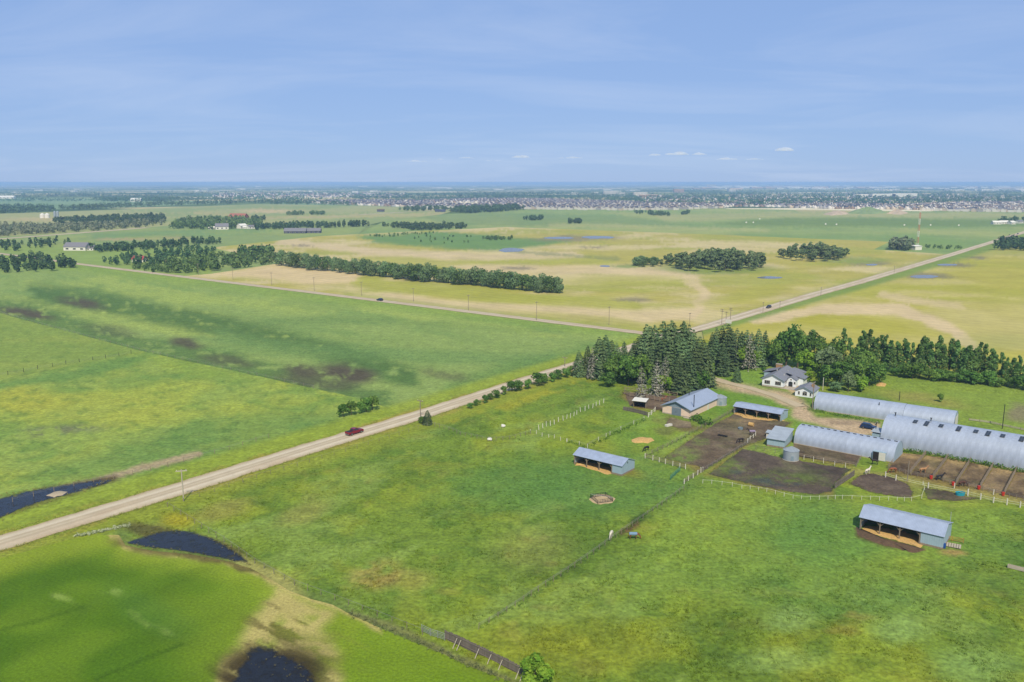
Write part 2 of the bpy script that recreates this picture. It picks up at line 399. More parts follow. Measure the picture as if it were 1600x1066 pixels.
# ---------------- pasture and farmyard
WHEAT_EDGE = [(-300, 985), (0, 873), (60, 856), (110, 843), (150, 836), (186, 836), (196, 852), (240, 861), (300, 866), (352, 876), (392, 888), (420, 903), (452, 923), (486, 936), (520, 945), (552, 962), (600, 984), (640, 1001), (690, 1021), (745, 1046), (800, 1066), (860, 1096), (1000, 1180), (1300, 1380), (1420, 1480)]
def road_off(px, py):                            # distance to the near road in metres across it
    X, Y = P(px, py)
    a, b = P(200, 788.0); u, v = uv(X - a, Y - b)
    return -v                                    # + on the farm side
def pasture_col(X, Y, px, py):
    u, v = uv(X, Y)
    c = np.repeat(alb('#7a9a3c')[None, :], len(X), 0)
    wx, wy = px + 26 * (fbm(X / 14, Y / 14, 3, 31) - .5), py + 14 * (fbm(X / 11, Y / 11, 3, 37) - .5)
    n1, n2, n3, n4 = fbm(X / 40, Y / 40, 4, 1), fbm(X / 13, Y / 13, 4, 2), fbm(X / 4, Y / 4, 3, 3), fbm(u / 22, v / 9, 4, 4)
    c = mixc(c, '#8fa739', ss(n1, .5, .68) * .8)
    c = mixc(c, '#587f33', ss(n2, .48, .66) * .6)
    c = mixc(c, '#8cab55', ss(n4, .54, .7) * .7)
    c = mixc(c, '#95a53a', ss(fbm(X / 9, Y / 9, 3, 8), .58, .72) * .4)
    c = mixc(c, '#50762f', ss(n3, .56, .74) * .4)
    c = mixc(c, '#949250', ss(fbm(X / 6, Y / 6, 3, 9), .68, .8) * .3)
    # bluish lush areas, and the short light turf of the right-hand paddock
    c = mixc(c, '#5f9049', mell(wx, wy, 960, 760, 150, 45) * .65)
    c = mixc(c, '#5d8f47', mell(wx, wy, 800, 760, 110, 40) * .55)
    c = mixc(c, '#86ab4e', mpoly(wx, wy, [(1060, 770), (1200, 770), (1560, 800), (1600, 860), (1200, 900), (1000, 960), (960, 900)], 26) * .55)
    c = mixc(c, '#5d9148', mell(wx, wy, 1290, 840, 95, 50) * .6)
    c = mixc(c, '#69994e', mell(wx, wy, 1300, 930, 160, 45) * .5)
    c = mixc(c, '#8fb264', mell(wx, wy, 1230, 965, 40, 18, .6) * .8)
    c = mixc(c, '#8ab062', mell(wx, wy, 1405, 985, 45, 22, .6) * .8)
    c = mixc(c, '#8fb264', mell(wx, wy, 1210, 1030, 70, 18, .6) * .6)
    c = mixc(c, '#8ab062', mell(wx, wy, 1530, 1040, 60, 30, .6) * .7)
    c = mixc(c, '#5c8a42', mell(wx, wy, 1560, 880, 110, 50) * .5)
    c = mixc(c, '#47722d', mell(wx, wy, 1130, 990, 70, 45) * .5)
    c = mixc(c, '#8f9a30', mell(wx, wy, 900, 1010, 130, 40) * .45)
    for (a, b, rx, ry) in ((1312, 992, 26, 9), (1335, 968, 30, 6), (1295, 1008, 14, 6), (1330, 960, 8, 4)):
        c = mixc(c, '#ab9455', mell(wx, wy, a, b, rx, ry, .6) * ss(n3, .4, .6) * .3)
    c = mixc(c, '#ad9c5c', mell(wx, wy, 588, 902, 48, 22, .5, -12) * ss(n3, .3, .55) * .6)
    c = mixc(c, '#b3a268', mell(wx, wy, 640, 905, 40, 16, .6) * .3)
    c = mixc(c, '#9c9c55', mell(wx, wy, 470, 800, 40, 14, .6, -20) * .5)
    c = mixc(c, '#9c9c58', mell(wx, wy, 345, 795, 45, 14, .6, -15) * .6)
    c = mixc(c, '#c0b878', mell(wx, wy, 830, 860, 60, 30, .7) * .2)
    # roadside verge
    d = road_off(px, py)
    w = ss(d, 3, 5) * (1 - ss(d, 9, 17)) * (py > 520)
    c = mixc(c, '#93a53c', w * .85)
    c = mixc(c, '#a3a250', (1 - ss(d, 5, 8)) * ss(fbm(u / 9, v / 3, 3, 12), .42, .62) * (py > 520) * .9)
    c = mixc(c, '#a5ac3a', ss(d, 10, 13) * (1 - ss(d, 16, 21)) * ss(px, 640, 720) * ss(fbm(X / 7, Y / 7, 3, 14), .4, .6) * .8)
    c = mixc(c, '#aaa82f', mell(wx, wy, 278, 812, 26, 12, .6) * .8)
    # field edge along the wheat, dull weeds
    we = 1 - ss(seg_dist(px, py, WHEAT_EDGE), 3, 20)
    c = mixc(c, '#6d8748', we * .7 * (px > 180))
    c = mixc(c, '#8a8a62', (1 - ss(seg_dist(wx, wy, [(560, 962), (640, 990), (700, 1020), (760, 1050), (830, 1090)]), 2, 9)) * .55)
    c = mixc(c, '#c3bd7c', mell(wx, wy, 415, 898, 70, 12, .5, 30) * .5)
    c = mixc(c, '#5b5138', mell(wx, wy, 292, 846, 98, 15, .2, 14) * .75)
    # tracks and fence lines of weeds
    for pts in ([(1100, 748), (1062, 770), (1010, 806), (955, 842), (900, 880), (840, 920), (770, 962), (690, 985)],):
        c = mixc(c, '#566f3a', mline(wx, wy, pts, 2.0, 8) * .28 * ss(n3, .2, .6))
    c = mixc(c, '#3d5a2a', mline(wx, wy, [(1000, 806), (985, 816)], 4, 6) * .8)
    c = mixc(c, '#6a5640', mline(wx, wy, [(968, 832), (990, 820)], 2.5, 4) * .9)
    # ---- the farmstead
    yard = mpoly(wx, wy, [(1100, 588), (1135, 598), (1165, 602), (1215, 612), (1250, 625), (1265, 640), (1278, 650), (1330, 655), (1375, 662), (1370, 680), (1345, 684), (1280, 668), (1240, 652), (1236, 640), (1200, 622), (1150, 609), (1112, 597)], 5)
    c = mixc(c, '#7ea94a', mpoly(wx, wy, [(1108, 575), (1190, 555), (1200, 600), (1150, 598)], 8) * .8)
    c = mixc(c, '#6fa03c', mpoly(wx, wy, [(1100, 595), (1140, 606), (1220, 628), (1225, 640), (1140, 640), (1095, 655)], 8) * .7)
    c = mixc(c, '#76a23f', mpoly(wx, wy, [(1235, 640), (1262, 652), (1278, 665), (1240, 672), (1228, 662)], 6) * .8)
    c = mixc(c, '#8ba847', mpoly(wx, wy, [(1390, 585), (1600, 600), (1900, 640), (1900, 730), (1490, 660), (1360, 612)], 8) * .75)
    c = mixc(c, '#a59c5f', mell(wx, wy, 1445, 625, 60, 8, .7, 8) * .55)
    c = mixc(c, '#8b8472', mell(wx, wy, 1590, 645, 22, 12, .5) * .8)
    c = mixc(c, '#c6b69e', yard)
    c = mixc(c, '#d6c1a2', mpoly(wx, wy, [(1222, 606), (1245, 601), (1250, 612), (1232, 616)], 3) * .9)
    c = mixc(c, '#8a7e72', mline(px, py, [(1300, 660), (1345, 661)], 1.5, 4) * yard * .5)
    # brown paddocks: worn soil round the gate, troughs, pens (the soil sheets lie on top)
    for pts, k in (([(1110, 668), (1150, 645), (1240, 660), (1185, 690), (1095, 740), (1040, 715)], .8), ([(1105, 742), (1165, 702), (1230, 720), (1330, 735), (1300, 772), (1200, 765)], .8),
                   ([(1240, 692), (1350, 712), (1335, 730), (1240, 712)], .8), ([(1385, 738), (1408, 708), (1640, 742), (1640, 792)], .9), ([(1325, 756), (1352, 740), (1425, 750), (1430, 776)], .8),
                   ([(970, 612), (1058, 618), (1044, 640), (985, 640)], .8)):
        c = mixc(c, '#8a7a4c', mpoly(wx, wy, pts, 6) * k)
    c = mixc(c, '#6f5d4a', mpoly(wx, wy, [(1040, 650), (1080, 662), (1070, 672), (1050, 668), (1030, 655)], 5) * .9)
    c = mixc(c, '#6f5d4a', mell(wx, wy, 1035, 674, 16, 5, .5) * .85)
    c = mixc(c, '#7a6a4c', mline(wx, wy, [(1022, 657), (1040, 668), (1075, 668), (1100, 668)], 2, 5) * .7)
    c = mixc(c, '#80ab45', mell(wx, wy, 1000, 670, 60, 25) * .4)
    c = mixc(c, '#97803f', mell(wx, wy, 942, 728, 58, 9, .5, 12) * .6 * (py > 728))
    c = mixc(c, '#5a4838', mpoly(wx, wy, [(1335, 822), (1345, 829), (1420, 850), (1445, 858), (1430, 862), (1380, 856), (1340, 840)], 3) * .85)
    c = mixc(c, '#b79a6a', mell(wx, wy, 1485, 862, 22, 5, .5) * .7)
    c = mixc(c, '#a7a565', mline(wx, wy, [(1230, 722), (1340, 738), (1430, 752), (1500, 764), (1600, 782)], 4, 5) * .6)
    c = mixc(c, '#8d9050', mell(wx, wy, 1470, 770, 70, 9, .5, 8) * .5)
    return c
def bare(px, py):
    m = mpoly(px, py, [(1020, 600), (1640, 620), (1640, 800), (1440, 800), (1300, 785), (1090, 750), (1030, 720), (960, 640)], 10)
    m = np.maximum(m, mell(px, py, 1410, 840, 95, 34, .2)); m = np.maximum(m, mell(px, py, 946, 722, 75, 30, .2)); m = np.maximum(m, mell(px, py, 940, 780, 30, 14, .2))
    m = np.maximum(m, mell(px, py, 1002, 687, 28, 11, .2)); m = np.maximum(m, mline(px, py, C1, 16, 12)); m = np.maximum(m, mline(px, py, WHEAT_EDGE, 4, 10))
    return m
def pasture_disp(X, Y, px, py):
    a = (fbm(X / 2.6, Y / 2.6, 3, 21) - .5) * .55 + (fbm(X / 12, Y / 12, 2, 22) - .5) * .5
    return a * (1 - np.clip(bare(px, py), 0, 1)) - .02
PAST = [(-300, 940)] + C1[1:8] + [(1100, 530), (1180, 548), (1400, 566), (1600, 598), (1900, 650), (2600, 771), (2600, 1500), (1500, 1500)] + WHEAT_EDGE[::-1]
FARM_FINE = (930, 585, 1602, 800, 3.2)
GREEN = np.array([1.0, .93, .84])
sheet('pasture', PAST, 4.6, pasture_col, M_past, 0, pasture_disp, fine=(FARM_FINE,), tone=GREEN)

# ---------------- wheat in the near left corner
WHEAT = WHEAT_EDGE + [(-300, 1480)]
def wheat_col(X, Y, px, py):
    c = np.repeat(alb('#587f17')[None, :], len(X), 0)
    wx, wy = px + 30 * (fbm(X / 9, Y / 9, 3, 41) - .5), py + 22 * (fbm(X / 7, Y / 7, 3, 43) - .5)
    n1, n2 = fbm(X / 30, Y / 30, 4, 5), fbm(X / 5, Y / 5, 3, 6)
    c = mixc(c, '#507715', ss(n1, .40, .75) * .6)
    c = mixc(c, '#7a9c2c', ss(fbm(X / 24, Y / 24, 3, 7), .52, .7) * .6)
    e = seg_dist(px, py, WHEAT_EDGE)
    c = mixc(c, '#9ab040', (1 - ss(e + 14 * (n2 - .5), 6, 44)) * .85 * (1 - .4 * ss(px, 560, 640)))
    c = mixc(c, '#93ad3a', mell(wx, wy, 500, 1010, 190, 120, .55) * .75)
    c = mixc(c, '#7fa02c', mpoly(wx, wy, [(560, 970), (690, 1020), (860, 1110), (700, 1180), (520, 1100)], 14) * .7)
    for a, b in ((100, 930), (215, 960), (240, 975), (265, 985), (150, 915), (185, 925)):
        c = mixc(c, '#a3bf70', mell(wx, wy, a, b, 16, 6, .6, 25) * ss(n2, .4, .6) * .7)
    c = mixc(c, '#55803a', mell(wx, wy, 235, 955, 70, 26, .6, 28) * .45)
    tan = np.maximum(mpoly(wx, wy, [(420, 905), (470, 935), (520, 952), (500, 985), (520, 1020), (545, 1090), (400, 1140), (345, 1090), (362, 1020), (400, 960), (425, 930)], 13), (1 - ss(e + 10 * (n2 - .5), 1.5, 10)) * (px > 170) * (px < 600))
    tan = np.maximum(tan, mpoly(wx, wy, [(356, 1010), (376, 988), (405, 955), (440, 942), (490, 950), (510, 1000), (528, 1070), (520, 1150), (350, 1160), (340, 1080)], 12))
    c = mixc(c, '#cdc194', tan * ss(n2, .12, .42) * .95)
    c = mixc(c, '#7f9138', mell(wx, wy, 490, 1030, 45, 38, .5) * ss(n2, .42, .6) * .8)
    rw = fbm(uv(X, Y)[0] / 1.6, uv(X, Y)[1] / 11, 3, 47)                      # ragged along the drill rows
    c = mixc(c, '#63573a', mell(wx, wy, 430, 985, 55, 40, .6, -30) * ss(rw, .52, .62) * .85)
    c = mixc(c, '#8c9a44', mell(wx, wy, 480, 1020, 70, 60, .6) * ss(rw, .55, .64) * .7)
    c = mixc(c, '#453b2d', mell(wx + 40 * (rw - .5), wy, 428, 1062, 88, 62, .35) * ss(rw, .22, .42) * .95)
    c = mixc(c, '#6b6242', np.maximum(mell(wx, wy, 230, 852, 56, 13, .4, 8), np.maximum(mell(wx, wy, 300, 866, 80, 7, .4, 10), mell(wx, wy, 370, 886, 50, 6, .4, 22))) * .85)
    # wheel tracks of the sprayer
    u, v = uv(X, Y)
    for off in (0, 2.2):
        for ln in ([(-60, 1085), (110, 1012), (285, 1002)], [(60, 1070), (170, 1035), (290, 1005)]):
            pass
    c = mixc(c, '#45690f', mline(px, py + 5 * (n2 - .5), [(150, 1062), (200, 1040), (285, 1006)], 1.2, 3) * .7)
    c = mixc(c, '#45690f', mline(px, py + 5 * (n2 - .5), [(-20, 990), (60, 970), (135, 948)], 1.0, 3) * .5)
    return c
sheet('wheat_field', WHEAT, 4.6, wheat_col, M_wheat, 0, lambda X, Y, a, b: (fbm(X / 1.6, Y / 1.6, 3, 25) - .5) * .16 * (1 - mell(a, b, 425, 1050, 95, 70)) - .02, tone=np.array([.88, .88, .58]))

# ---------------- fields left of the near road
def verge_left(c, X, Y, px, py):
    d = -road_off(px, py); u, v = uv(X, Y)
    n = fbm(u / 12, v / 3.5, 3, 51)
    c = mixc(c, '#93ac3e', (1 - ss(d, 13, 20)) * .9)
    c = mixc(c, '#a7a04a', (1 - ss(d, 5, 11)) * ss(n, .42, .6) * .8)
    c = mixc(c, '#7a9a3c', ss(d, 6, 8) * (1 - ss(d, 8, 11)) * ss(n, .4, .5) * .6)
    return c
def crop_col(X, Y, px, py):
    u, v = uv(X, Y)
    c = np.repeat(alb('#8cab62')[None, :], len(X), 0)
    wx, wy = px + 40 * (fbm(X / 30, Y / 30, 3, 61) - .5), py + 10 * (fbm(X / 22, Y / 22, 4, 63) - .5)
    n1, n2, n3 = fbm(u / 30, v / 130, 4, 15), fbm(X / 20, Y / 20, 4, 16), fbm(X / 6, Y / 6, 3, 17)
    c = mixc(c, '#9db861', ss(n1, .45, .65) * .8)
    c = mixc(c, '#749b58', ss(fbm(u / 16, v / 70, 4, 19), .5, .68) * .7)
    c = mixc(c, '#7fa05a', ss(n2, .5, .7) * .6)
    band = [(60, 458), (150, 470), (300, 500), (420, 525), (560, 560), (640, 590)]
    c = mixc(c, '#51773f', mline(wx, wy, band, 6, 18) * ss(n3, .15, .45) * .9)
    c = mixc(c, '#577d43', mline(wx, wy, [(0, 480), (90, 500), (220, 545), (330, 560), (480, 598), (600, 622)], 8, 16) * ss(n3, .25, .5) * .8)
    c = mixc(c, '#668c4e', mline(wx, wy, [(330, 520), (420, 500), (560, 500), (900, 520)], 2, 6) * .35)
    c = mixc(c, '#6d9658', mline(wx, wy, [(350, 525), (500, 548), (700, 560), (860, 560)], 5, 10) * .55)
    c = mixc(c, '#5a8846', mpoly(wx, wy, [(690, 600), (790, 570), (930, 535), (1020, 530), (900, 572), (760, 612), (660, 640)], 8) * .55)
    for (a, b, rx, ry, k) in ((125, 474, 34, 6, 1), (40, 490, 42, 6, 1), (290, 536, 26, 7, .9), (475, 578, 30, 8, .9), (545, 582, 42, 12, 1), (700, 586, 36, 6, .55), (350, 563, 40, 7, .6), (500, 596, 60, 9, .7), (180, 518, 40, 8, .4)):
        c = mixc(c, '#58584a', mell(wx, wy, a, b, rx * 1.1, ry * 1.15, .5, 8) * ss(n3, .2, .45) * k)
    c = mixc(c, '#86a94a', (1 - ss(seg_dist(px, py, C2[:6]), 6, 18)) * .6)
    return verge_left(c, X, Y, px, py)
FENCE_L = [(-250, 425), (0, 490), (222, 549), (400, 587), (490, 607), (560, 622), (640, 648)]
sheet('crop_field', FENCE_L + [(760, 615), (895, 572), (1040, 526)] + C2[1:], 5.0, crop_col, M_hay, 0, lambda X, Y, a, b: (fbm(X / 3, Y / 3, 3, 23) - .5) * .3 * (1 - mline(a, b, C1, 14, 14)) - .02, tone=np.array([1.10, .99, .92]))
def meadow_col(X, Y, px, py):
    u, v = uv(X, Y)
    c = np.repeat(alb('#93af58')[None, :], len(X), 0)
    wx, wy = px + 40 * (fbm(X / 20, Y / 20, 3, 71) - .5), py + 14 * (fbm(X / 15, Y / 15, 4, 73) - .5)
    n1, n2, n3 = fbm(X / 34, Y / 34, 4, 18), fbm(X / 11, Y / 11, 4, 26), fbm(X / 4, Y / 4, 3, 27)
    c = mixc(c, '#a3b750', ss(n1, .45, .65) * .8)
    c = mixc(c, '#739a4c', ss(n2, .48, .68) * .7)
    c = mixc(c, '#b0b84a', mell(wx, wy, 40, 625, 70, 18, .5) * .7)
    c = mixc(c, '#b0bb52', mell(wx, wy, 150, 640, 120, 24, .5) * .4)
    c = mixc(c, '#6b9650', mline(wx, wy, [(0, 604), (90, 588), (200, 565), (240, 552)], 3, 8) * .8)
    c = mixc(c, '#6b9650', mline(wx, wy, [(170, 600), (260, 590), (350, 588)], 3, 9) * .5)
    c = mixc(c, '#74796a', mell(wx, wy, 95, 673, 60, 9, .6, -5) * ss(n3, .42, .58) * .8)
    c = mixc(c, '#6b9550', mpoly(wx, wy, [(240, 680), (420, 640), (520, 640), (520, 670), (380, 720), (200, 740), (60, 745)], 22) * .65)
    c = mixc(c, '#557f40', ss(n3, .58, .74) * .45)
    c = mixc(c, '#8fae4a', mpoly(wx, wy, [(200, 552), (300, 565), (420, 600), (300, 590)], 8) * .5)
    # the ditch with its dry silt bank
    c = mixc(c, '#b3a68f', mline(wx, wy, [(100, 764), (140, 756), (190, 742), (240, 729), (308, 712)], 3.0, 4) * .9)
    c = mixc(c, '#5d5240', mpoly(wx, wy, [(-200, 815), (-60, 800), (0, 776), (60, 762), (130, 752), (180, 744), (190, 752), (120, 776), (40, 802), (-120, 850)], 4) * .85)
    return verge_left(c, X, Y, px, py)
sheet('meadow', [(-300, 640), (0, 594), (222, 549), (400, 587), (490, 607), (560, 622), (640, 648), (657, 648)] + [(480, 701.8), (285, 762.8), (0, 848.8), (-300, 940)], 4.8, meadow_col, M_hay, 0,
      lambda X, Y, a, b: (fbm(X / 2.4, Y / 2.4, 3, 28) - .5) * .4 * (1 - mline(a, b, C1, 18, 14)) - .02, tone=np.array([1.03, .96, .86]))
def cattle_col(X, Y, px, py):
    c = np.repeat(alb('#88a553')[None, :], len(X), 0)
    c = mixc(c, '#93ab56', ss(fbm(X / 40, Y / 18, 4, 29), .45, .65) * .8)
    c = mixc(c, '#6d9048', ss(fbm(X / 8, Y / 5, 3, 30), .62, .75) * .6)
    return c
sheet('grazed_meadow', [(-300, 415), (-250, 425), (0, 490), (222, 549), (0, 594), (-300, 640)], 6, cattle_col, M_hay, tone=np.array([1.03, .96, .86]))

# ---------------- the big grain field and its neighbours
def grain_base(X, Y, px, py, s):
    u, v = uv(X, Y)
    c = np.repeat(alb('#b9b25c')[None, :], len(X), 0)
    n1, n2 = fbm(X / 120, Y / 90, 4, s), fbm(X / 45, Y / 34, 4, s + 1)
    c = mixc(c, '#d5c795', ss(n1 * .7 + n2 * .3, .47, .60) * .9)
    c = mixc(c, '#a9ad4c', ss(fbm(X / 100, Y / 60, 4, s + 2), .52, .64) * .85)
    return c
def grain_col(X, Y, px, py):
    c = grain_base(X, Y, px, py, 81)
    wx, wy = px + 50 * (fbm(X / 50, Y / 50, 3, 85) - .5), py + 7 * (fbm(X / 40, Y / 40, 4, 87) - .5)
    c = mixc(c, '#dcc79c', mpoly(wx, wy, [(300, 428), (440, 414), (560, 426), (560, 444), (480, 444), (400, 436)], 5) * .95)
    c = mixc(c, '#b0b24e', mline(wx, wy, [(560, 440), (700, 458), (840, 470), (990, 476)], 4, 7) * .85)
    c = mixc(c, '#d9c69c', mline(wx, wy, [(600, 468), (760, 482), (900, 490), (1000, 496), (1090, 490)], 5, 7) * .8)
    c = mixc(c, '#dcc8a0', mline(wx, wy, [(1090, 492), (1100, 455), (1060, 425), (930, 422), (760, 420), (690, 408), (560, 395)], 4, 6) * .8)
    c = mixc(c, '#b2b452', mline(wx, wy, [(560, 404), (700, 410), (850, 406), (960, 410)], 2.5, 5) * .8)
    c = mixc(c, '#d9c6a0', mline(wx, wy, [(440, 378), (540, 388), (640, 396), (760, 402), (900, 398)], 2.5, 5) * .8)
    c = mixc(c, '#b4b458', mell(wx, wy, 960, 440, 100, 8, .5) * .7)
    c = mixc(c, '#a9ab4a', mell(wx, wy, 930, 500, 120, 6, .5, 6) * .6)
    c = mixc(c, '#b0b04e', mell(wx, wy, 1170, 460, 70, 9, .5, -10) * .8)
    # slough with rushes, wet patches
    c = mixc(c, '#6f9655', mpoly(wx, wy, [(566, 368), (700, 362), (836, 372), (900, 376), (800, 392), (745, 391), (640, 384), (578, 378)], 3) * .95)
    c = mixc(c, '#82905e', mline(wx, wy, [(800, 392), (850, 398), (960, 404)], 1, 3) * .6)
    for (a, b, rx, ry) in ((991, 469, 32, 3), (815, 419, 24, 1.8), (933, 386, 22, 1.5), (470, 383, 16, 1.6), (900, 373, 60, 4), (1360, 412, 30, 3)):
        c = mixc(c, '#8a836e', mell(wx, wy, a, b, rx, ry, .5) * .75)
    c = mixc(c, '#7f9a50', mell(wx, wy, 990, 417, 30, 3, .4) * .8)
    c = mixc(c, '#7f9a50', mell(wx, wy, 1115, 420, 88, 9, .3) * .7)
    c = mixc(c, '#7f9a50', mell(wx, wy, 1340, 406, 60, 4, .3) * .6)
    c = mixc(c, '#9aa74e', (1 - ss(seg_dist(px, py, C2[:3]), 3, 10)) * .6)
    c = mixc(c, '#8b9a4e', (1 - ss(seg_dist(px, py, C1[8:]), 3, 9)) * .5)
    return c
GRAIN = [(1040, 525), (1000, 520), (540, 463.5), (280, 432), (330, 428), (440, 411), (330, 387), (500, 369), (650, 361.5), (790, 355), (1100, 366), (1390, 378), (1365, 390), (1488, 398), (1344, 440.5), (1282, 457.5), (1096, 512.5)]
sheet('grain_field', GRAIN, 4.5, grain_col, M_grain, ystep=0.5)
def grain2_col(X, Y, px, py):
    c = grain_base(X, Y, px, py, 91)
    c = mixc(c, '#b7b443', .5 + 0 * X)
    wx, wy = px + 30 * (fbm(X / 30, Y / 30, 3, 95) - .5), py + 9 * (fbm(X / 24, Y / 24, 4, 97) - .5)
    c = mixc(c, '#b3b13e', mell(wx, wy, 1330, 505, 130, 16, .5, 6) * .8)
    c = mixc(c, '#dcc8a0', mline(wx, wy, [(1180, 500), (1290, 484), (1400, 482), (1440, 498), (1490, 515), (1530, 545)], 5, 5) * .95)
    c = mixc(c, '#dcc8a0', mline(wx, wy, [(1380, 458), (1420, 470), (1500, 480)], 3, 5) * .7)
    c = mixc(c, '#c7bd7d', mpoly(wx, wy, [(1450, 480), (1620, 470), (1620, 520), (1500, 505)], 12) * .5)
    c = mixc(c, '#a9ad68', mell(wx, wy, 1560, 535, 70, 14, .6) * .5)
    for (a, b, rx, ry) in ((1485, 415, 32, 3), (1450, 432, 40, 4), (1525, 403, 16, 2.5)):
        c = mixc(c, '#85806a', mell(wx, wy, a, b, rx, ry, .5) * .8)
    c = mixc(c, '#a5a96a', (py < 400) * .4)
    c = mixc(c, '#7e9a48', (1 - ss(seg_dist(px, py, C1[8:]), 9, 15)) * .9)
    return c
sheet('grain_field_by_the_trees', C1[8:] + [(2600, 320.5), (2600, 771), (1900, 650), (1600, 598), (1400, 566), (1180, 548), (1100, 530)], 4.8, grain2_col, M_grain, ystep=0.55)

# ---------------- green country beyond
FARG = np.array([1.03, .96, .80])
def green_far(X, Y, px, py):
    c = np.repeat(alb('#93ad70')[None, :], len(X), 0)
    n = fbm(X / 180, Y / 120, 4, 101)
    c = mixc(c, '#7fa268', ss(n, .45, .62) * .8)
    c = mixc(c, '#a7b67a', ss(fbm(X / 150, Y / 260, 4, 103), .52, .66) * .8)
    wy = py + 2.5 * (fbm(X / 160, Y / 160, 3, 105) - .5)
    c = mixc(c, '#769458', mpoly(px, wy, [(1110, 350), (1230, 340), (1800, 346), (1800, 356), (1300, 354), (1160, 352)], 2) * .9)
    c = mixc(c, '#b3b88a', mpoly(px, wy, [(1020, 336), (1240, 331), (1800, 334), (1800, 343), (1230, 339), (1100, 346), (1040, 346)], 2) * .7)
    c = mixc(c, '#c9bd96', mline(px, wy, [(1240, 326), (1360, 328)], 1.5, 3) * .8)
    c = mixc(c, '#7e9c6a', mpoly(px, wy, [(640, 338), (760, 332), (1000, 340), (1080, 352), (860, 354), (700, 350)], 2) * .7)
    c = mixc(c, '#b7bd8c', mline(px, wy, [(860, 352), (1000, 354), (1200, 360)], 1.2, 3) * .6)
    c = mixc(c, '#7fa55f', mline(px, wy, [(1430, 372), (1500, 388)], 4, 8) * .5)
    return c
sheet('green_field', [(560, 366), (600, 346), (690, 335), (850, 327), (1100, 326), (1400, 330), (1740, 333), (1740, 320.5), (1596, 364.2), (1488, 398), (1365, 390), (1390, 378), (1100, 366), (790, 355), (650, 361.5)][0:7] + [(1700, 332.6), (1596, 364.2), (1488, 398), (1365, 390), (1390, 378), (1100, 366), (790, 355), (650, 361.5)], 6, green_far, M_far, ystep=0.35, tone=FARG)
def left_far(X, Y, px, py):
    c = np.repeat(alb('#8ea870')[None, :], len(X), 0)
    wy = py + 3 * (fbm(X / 120, Y / 120, 3, 115) - .5)
    c = mixc(c, '#7ba06b', mline(px, wy, [(150, 372), (260, 366), (420, 358)], 4, 5) * .8)
    c = mixc(c, '#b9aa86', mell(px, wy, 195, 374, 45, 2.5, .5) * .8)
    c = mixc(c, '#b5ab84', mell(px, wy, 265, 372, 35, 3, .5) * .6)
    c = mixc(c, '#9fb26c', ss(fbm(X / 70, Y / 90, 3, 117), .5, .65) * .6)
    c = mixc(c, '#8fae5a', mpoly(px, py, [(0, 383), (130, 385), (340, 388), (330, 428), (280, 432), (0, 396)], 4) * .7)
    return c
sheet('farther_field', [(280, 432), (125, 413), (0, 396.5), (-250, 368), (-250, 384 - 22), (0, 372), (140, 363), (262, 354), (420, 352), (560, 354), (560, 366), (500, 369), (330, 387), (440, 411), (330, 428)][:2] + [(0, 396.5), (-250, 374), (-250, 372), (0, 370.5), (140, 362), (262, 353), (420, 351), (575, 352), (560, 366), (500, 369), (330, 387), (440, 411), (330, 428)], 5, left_far, M_far, ystep=0.4, tone=FARG)
def pale_far(X, Y, px, py):
    c = np.repeat(alb('#a9b382')[None, :], len(X), 0)
    wy = py + 2 * (fbm(X / 200, Y / 200, 3, 125) - .5)
    c = mixc(c, '#8fa870', ss(fbm(X / 150, Y / 250, 3, 127), .48, .62) * .8)
    c = mixc(c, '#d0c19e', mell(px, wy, 415, 330, 40, 3, .5) * .9)
    c = mixc(c, '#c9bb9a', mell(px, wy, 65, 343, 60, 3, .5) * .7)
    c = mixc(c, '#c2ba8e', mline(px, wy, [(300, 333), (420, 340), (560, 338), (690, 334)], 1, 2) * .7)
    return c
sheet('pale_field', [(-250, 366), (-250, 337), (0, 334), (200, 327), (400, 319), (560, 321.5), (720, 327), (690, 335), (600, 346), (575, 352), (420, 351), (262, 353), (140, 362), (0, 370.5)], 6, pale_far, M_far, ystep=0.35, tone=FARG)
def bean_far(X, Y, px, py):
    return mixc(np.repeat(alb('#8aa677')[None, :], len(X), 0), '#7a9a6d', ss(fbm(X / 300, Y / 200, 3, 131), .45, .6))
sheet('distant_field', [(-250, 332), (-250, 312), (0, 309.5), (150, 310), (230, 314), (345, 314), (345, 318), (200, 324), (0, 330)], 7, bean_far, M_far, z=-.1, ystep=0.35)
sheet('distant_field', [(720, 327), (560, 321.5), (400, 319), (520, 316.5), (620, 320), (720, 323.5)], 7, bean_far, M_far, z=-.1, ystep=0.35)

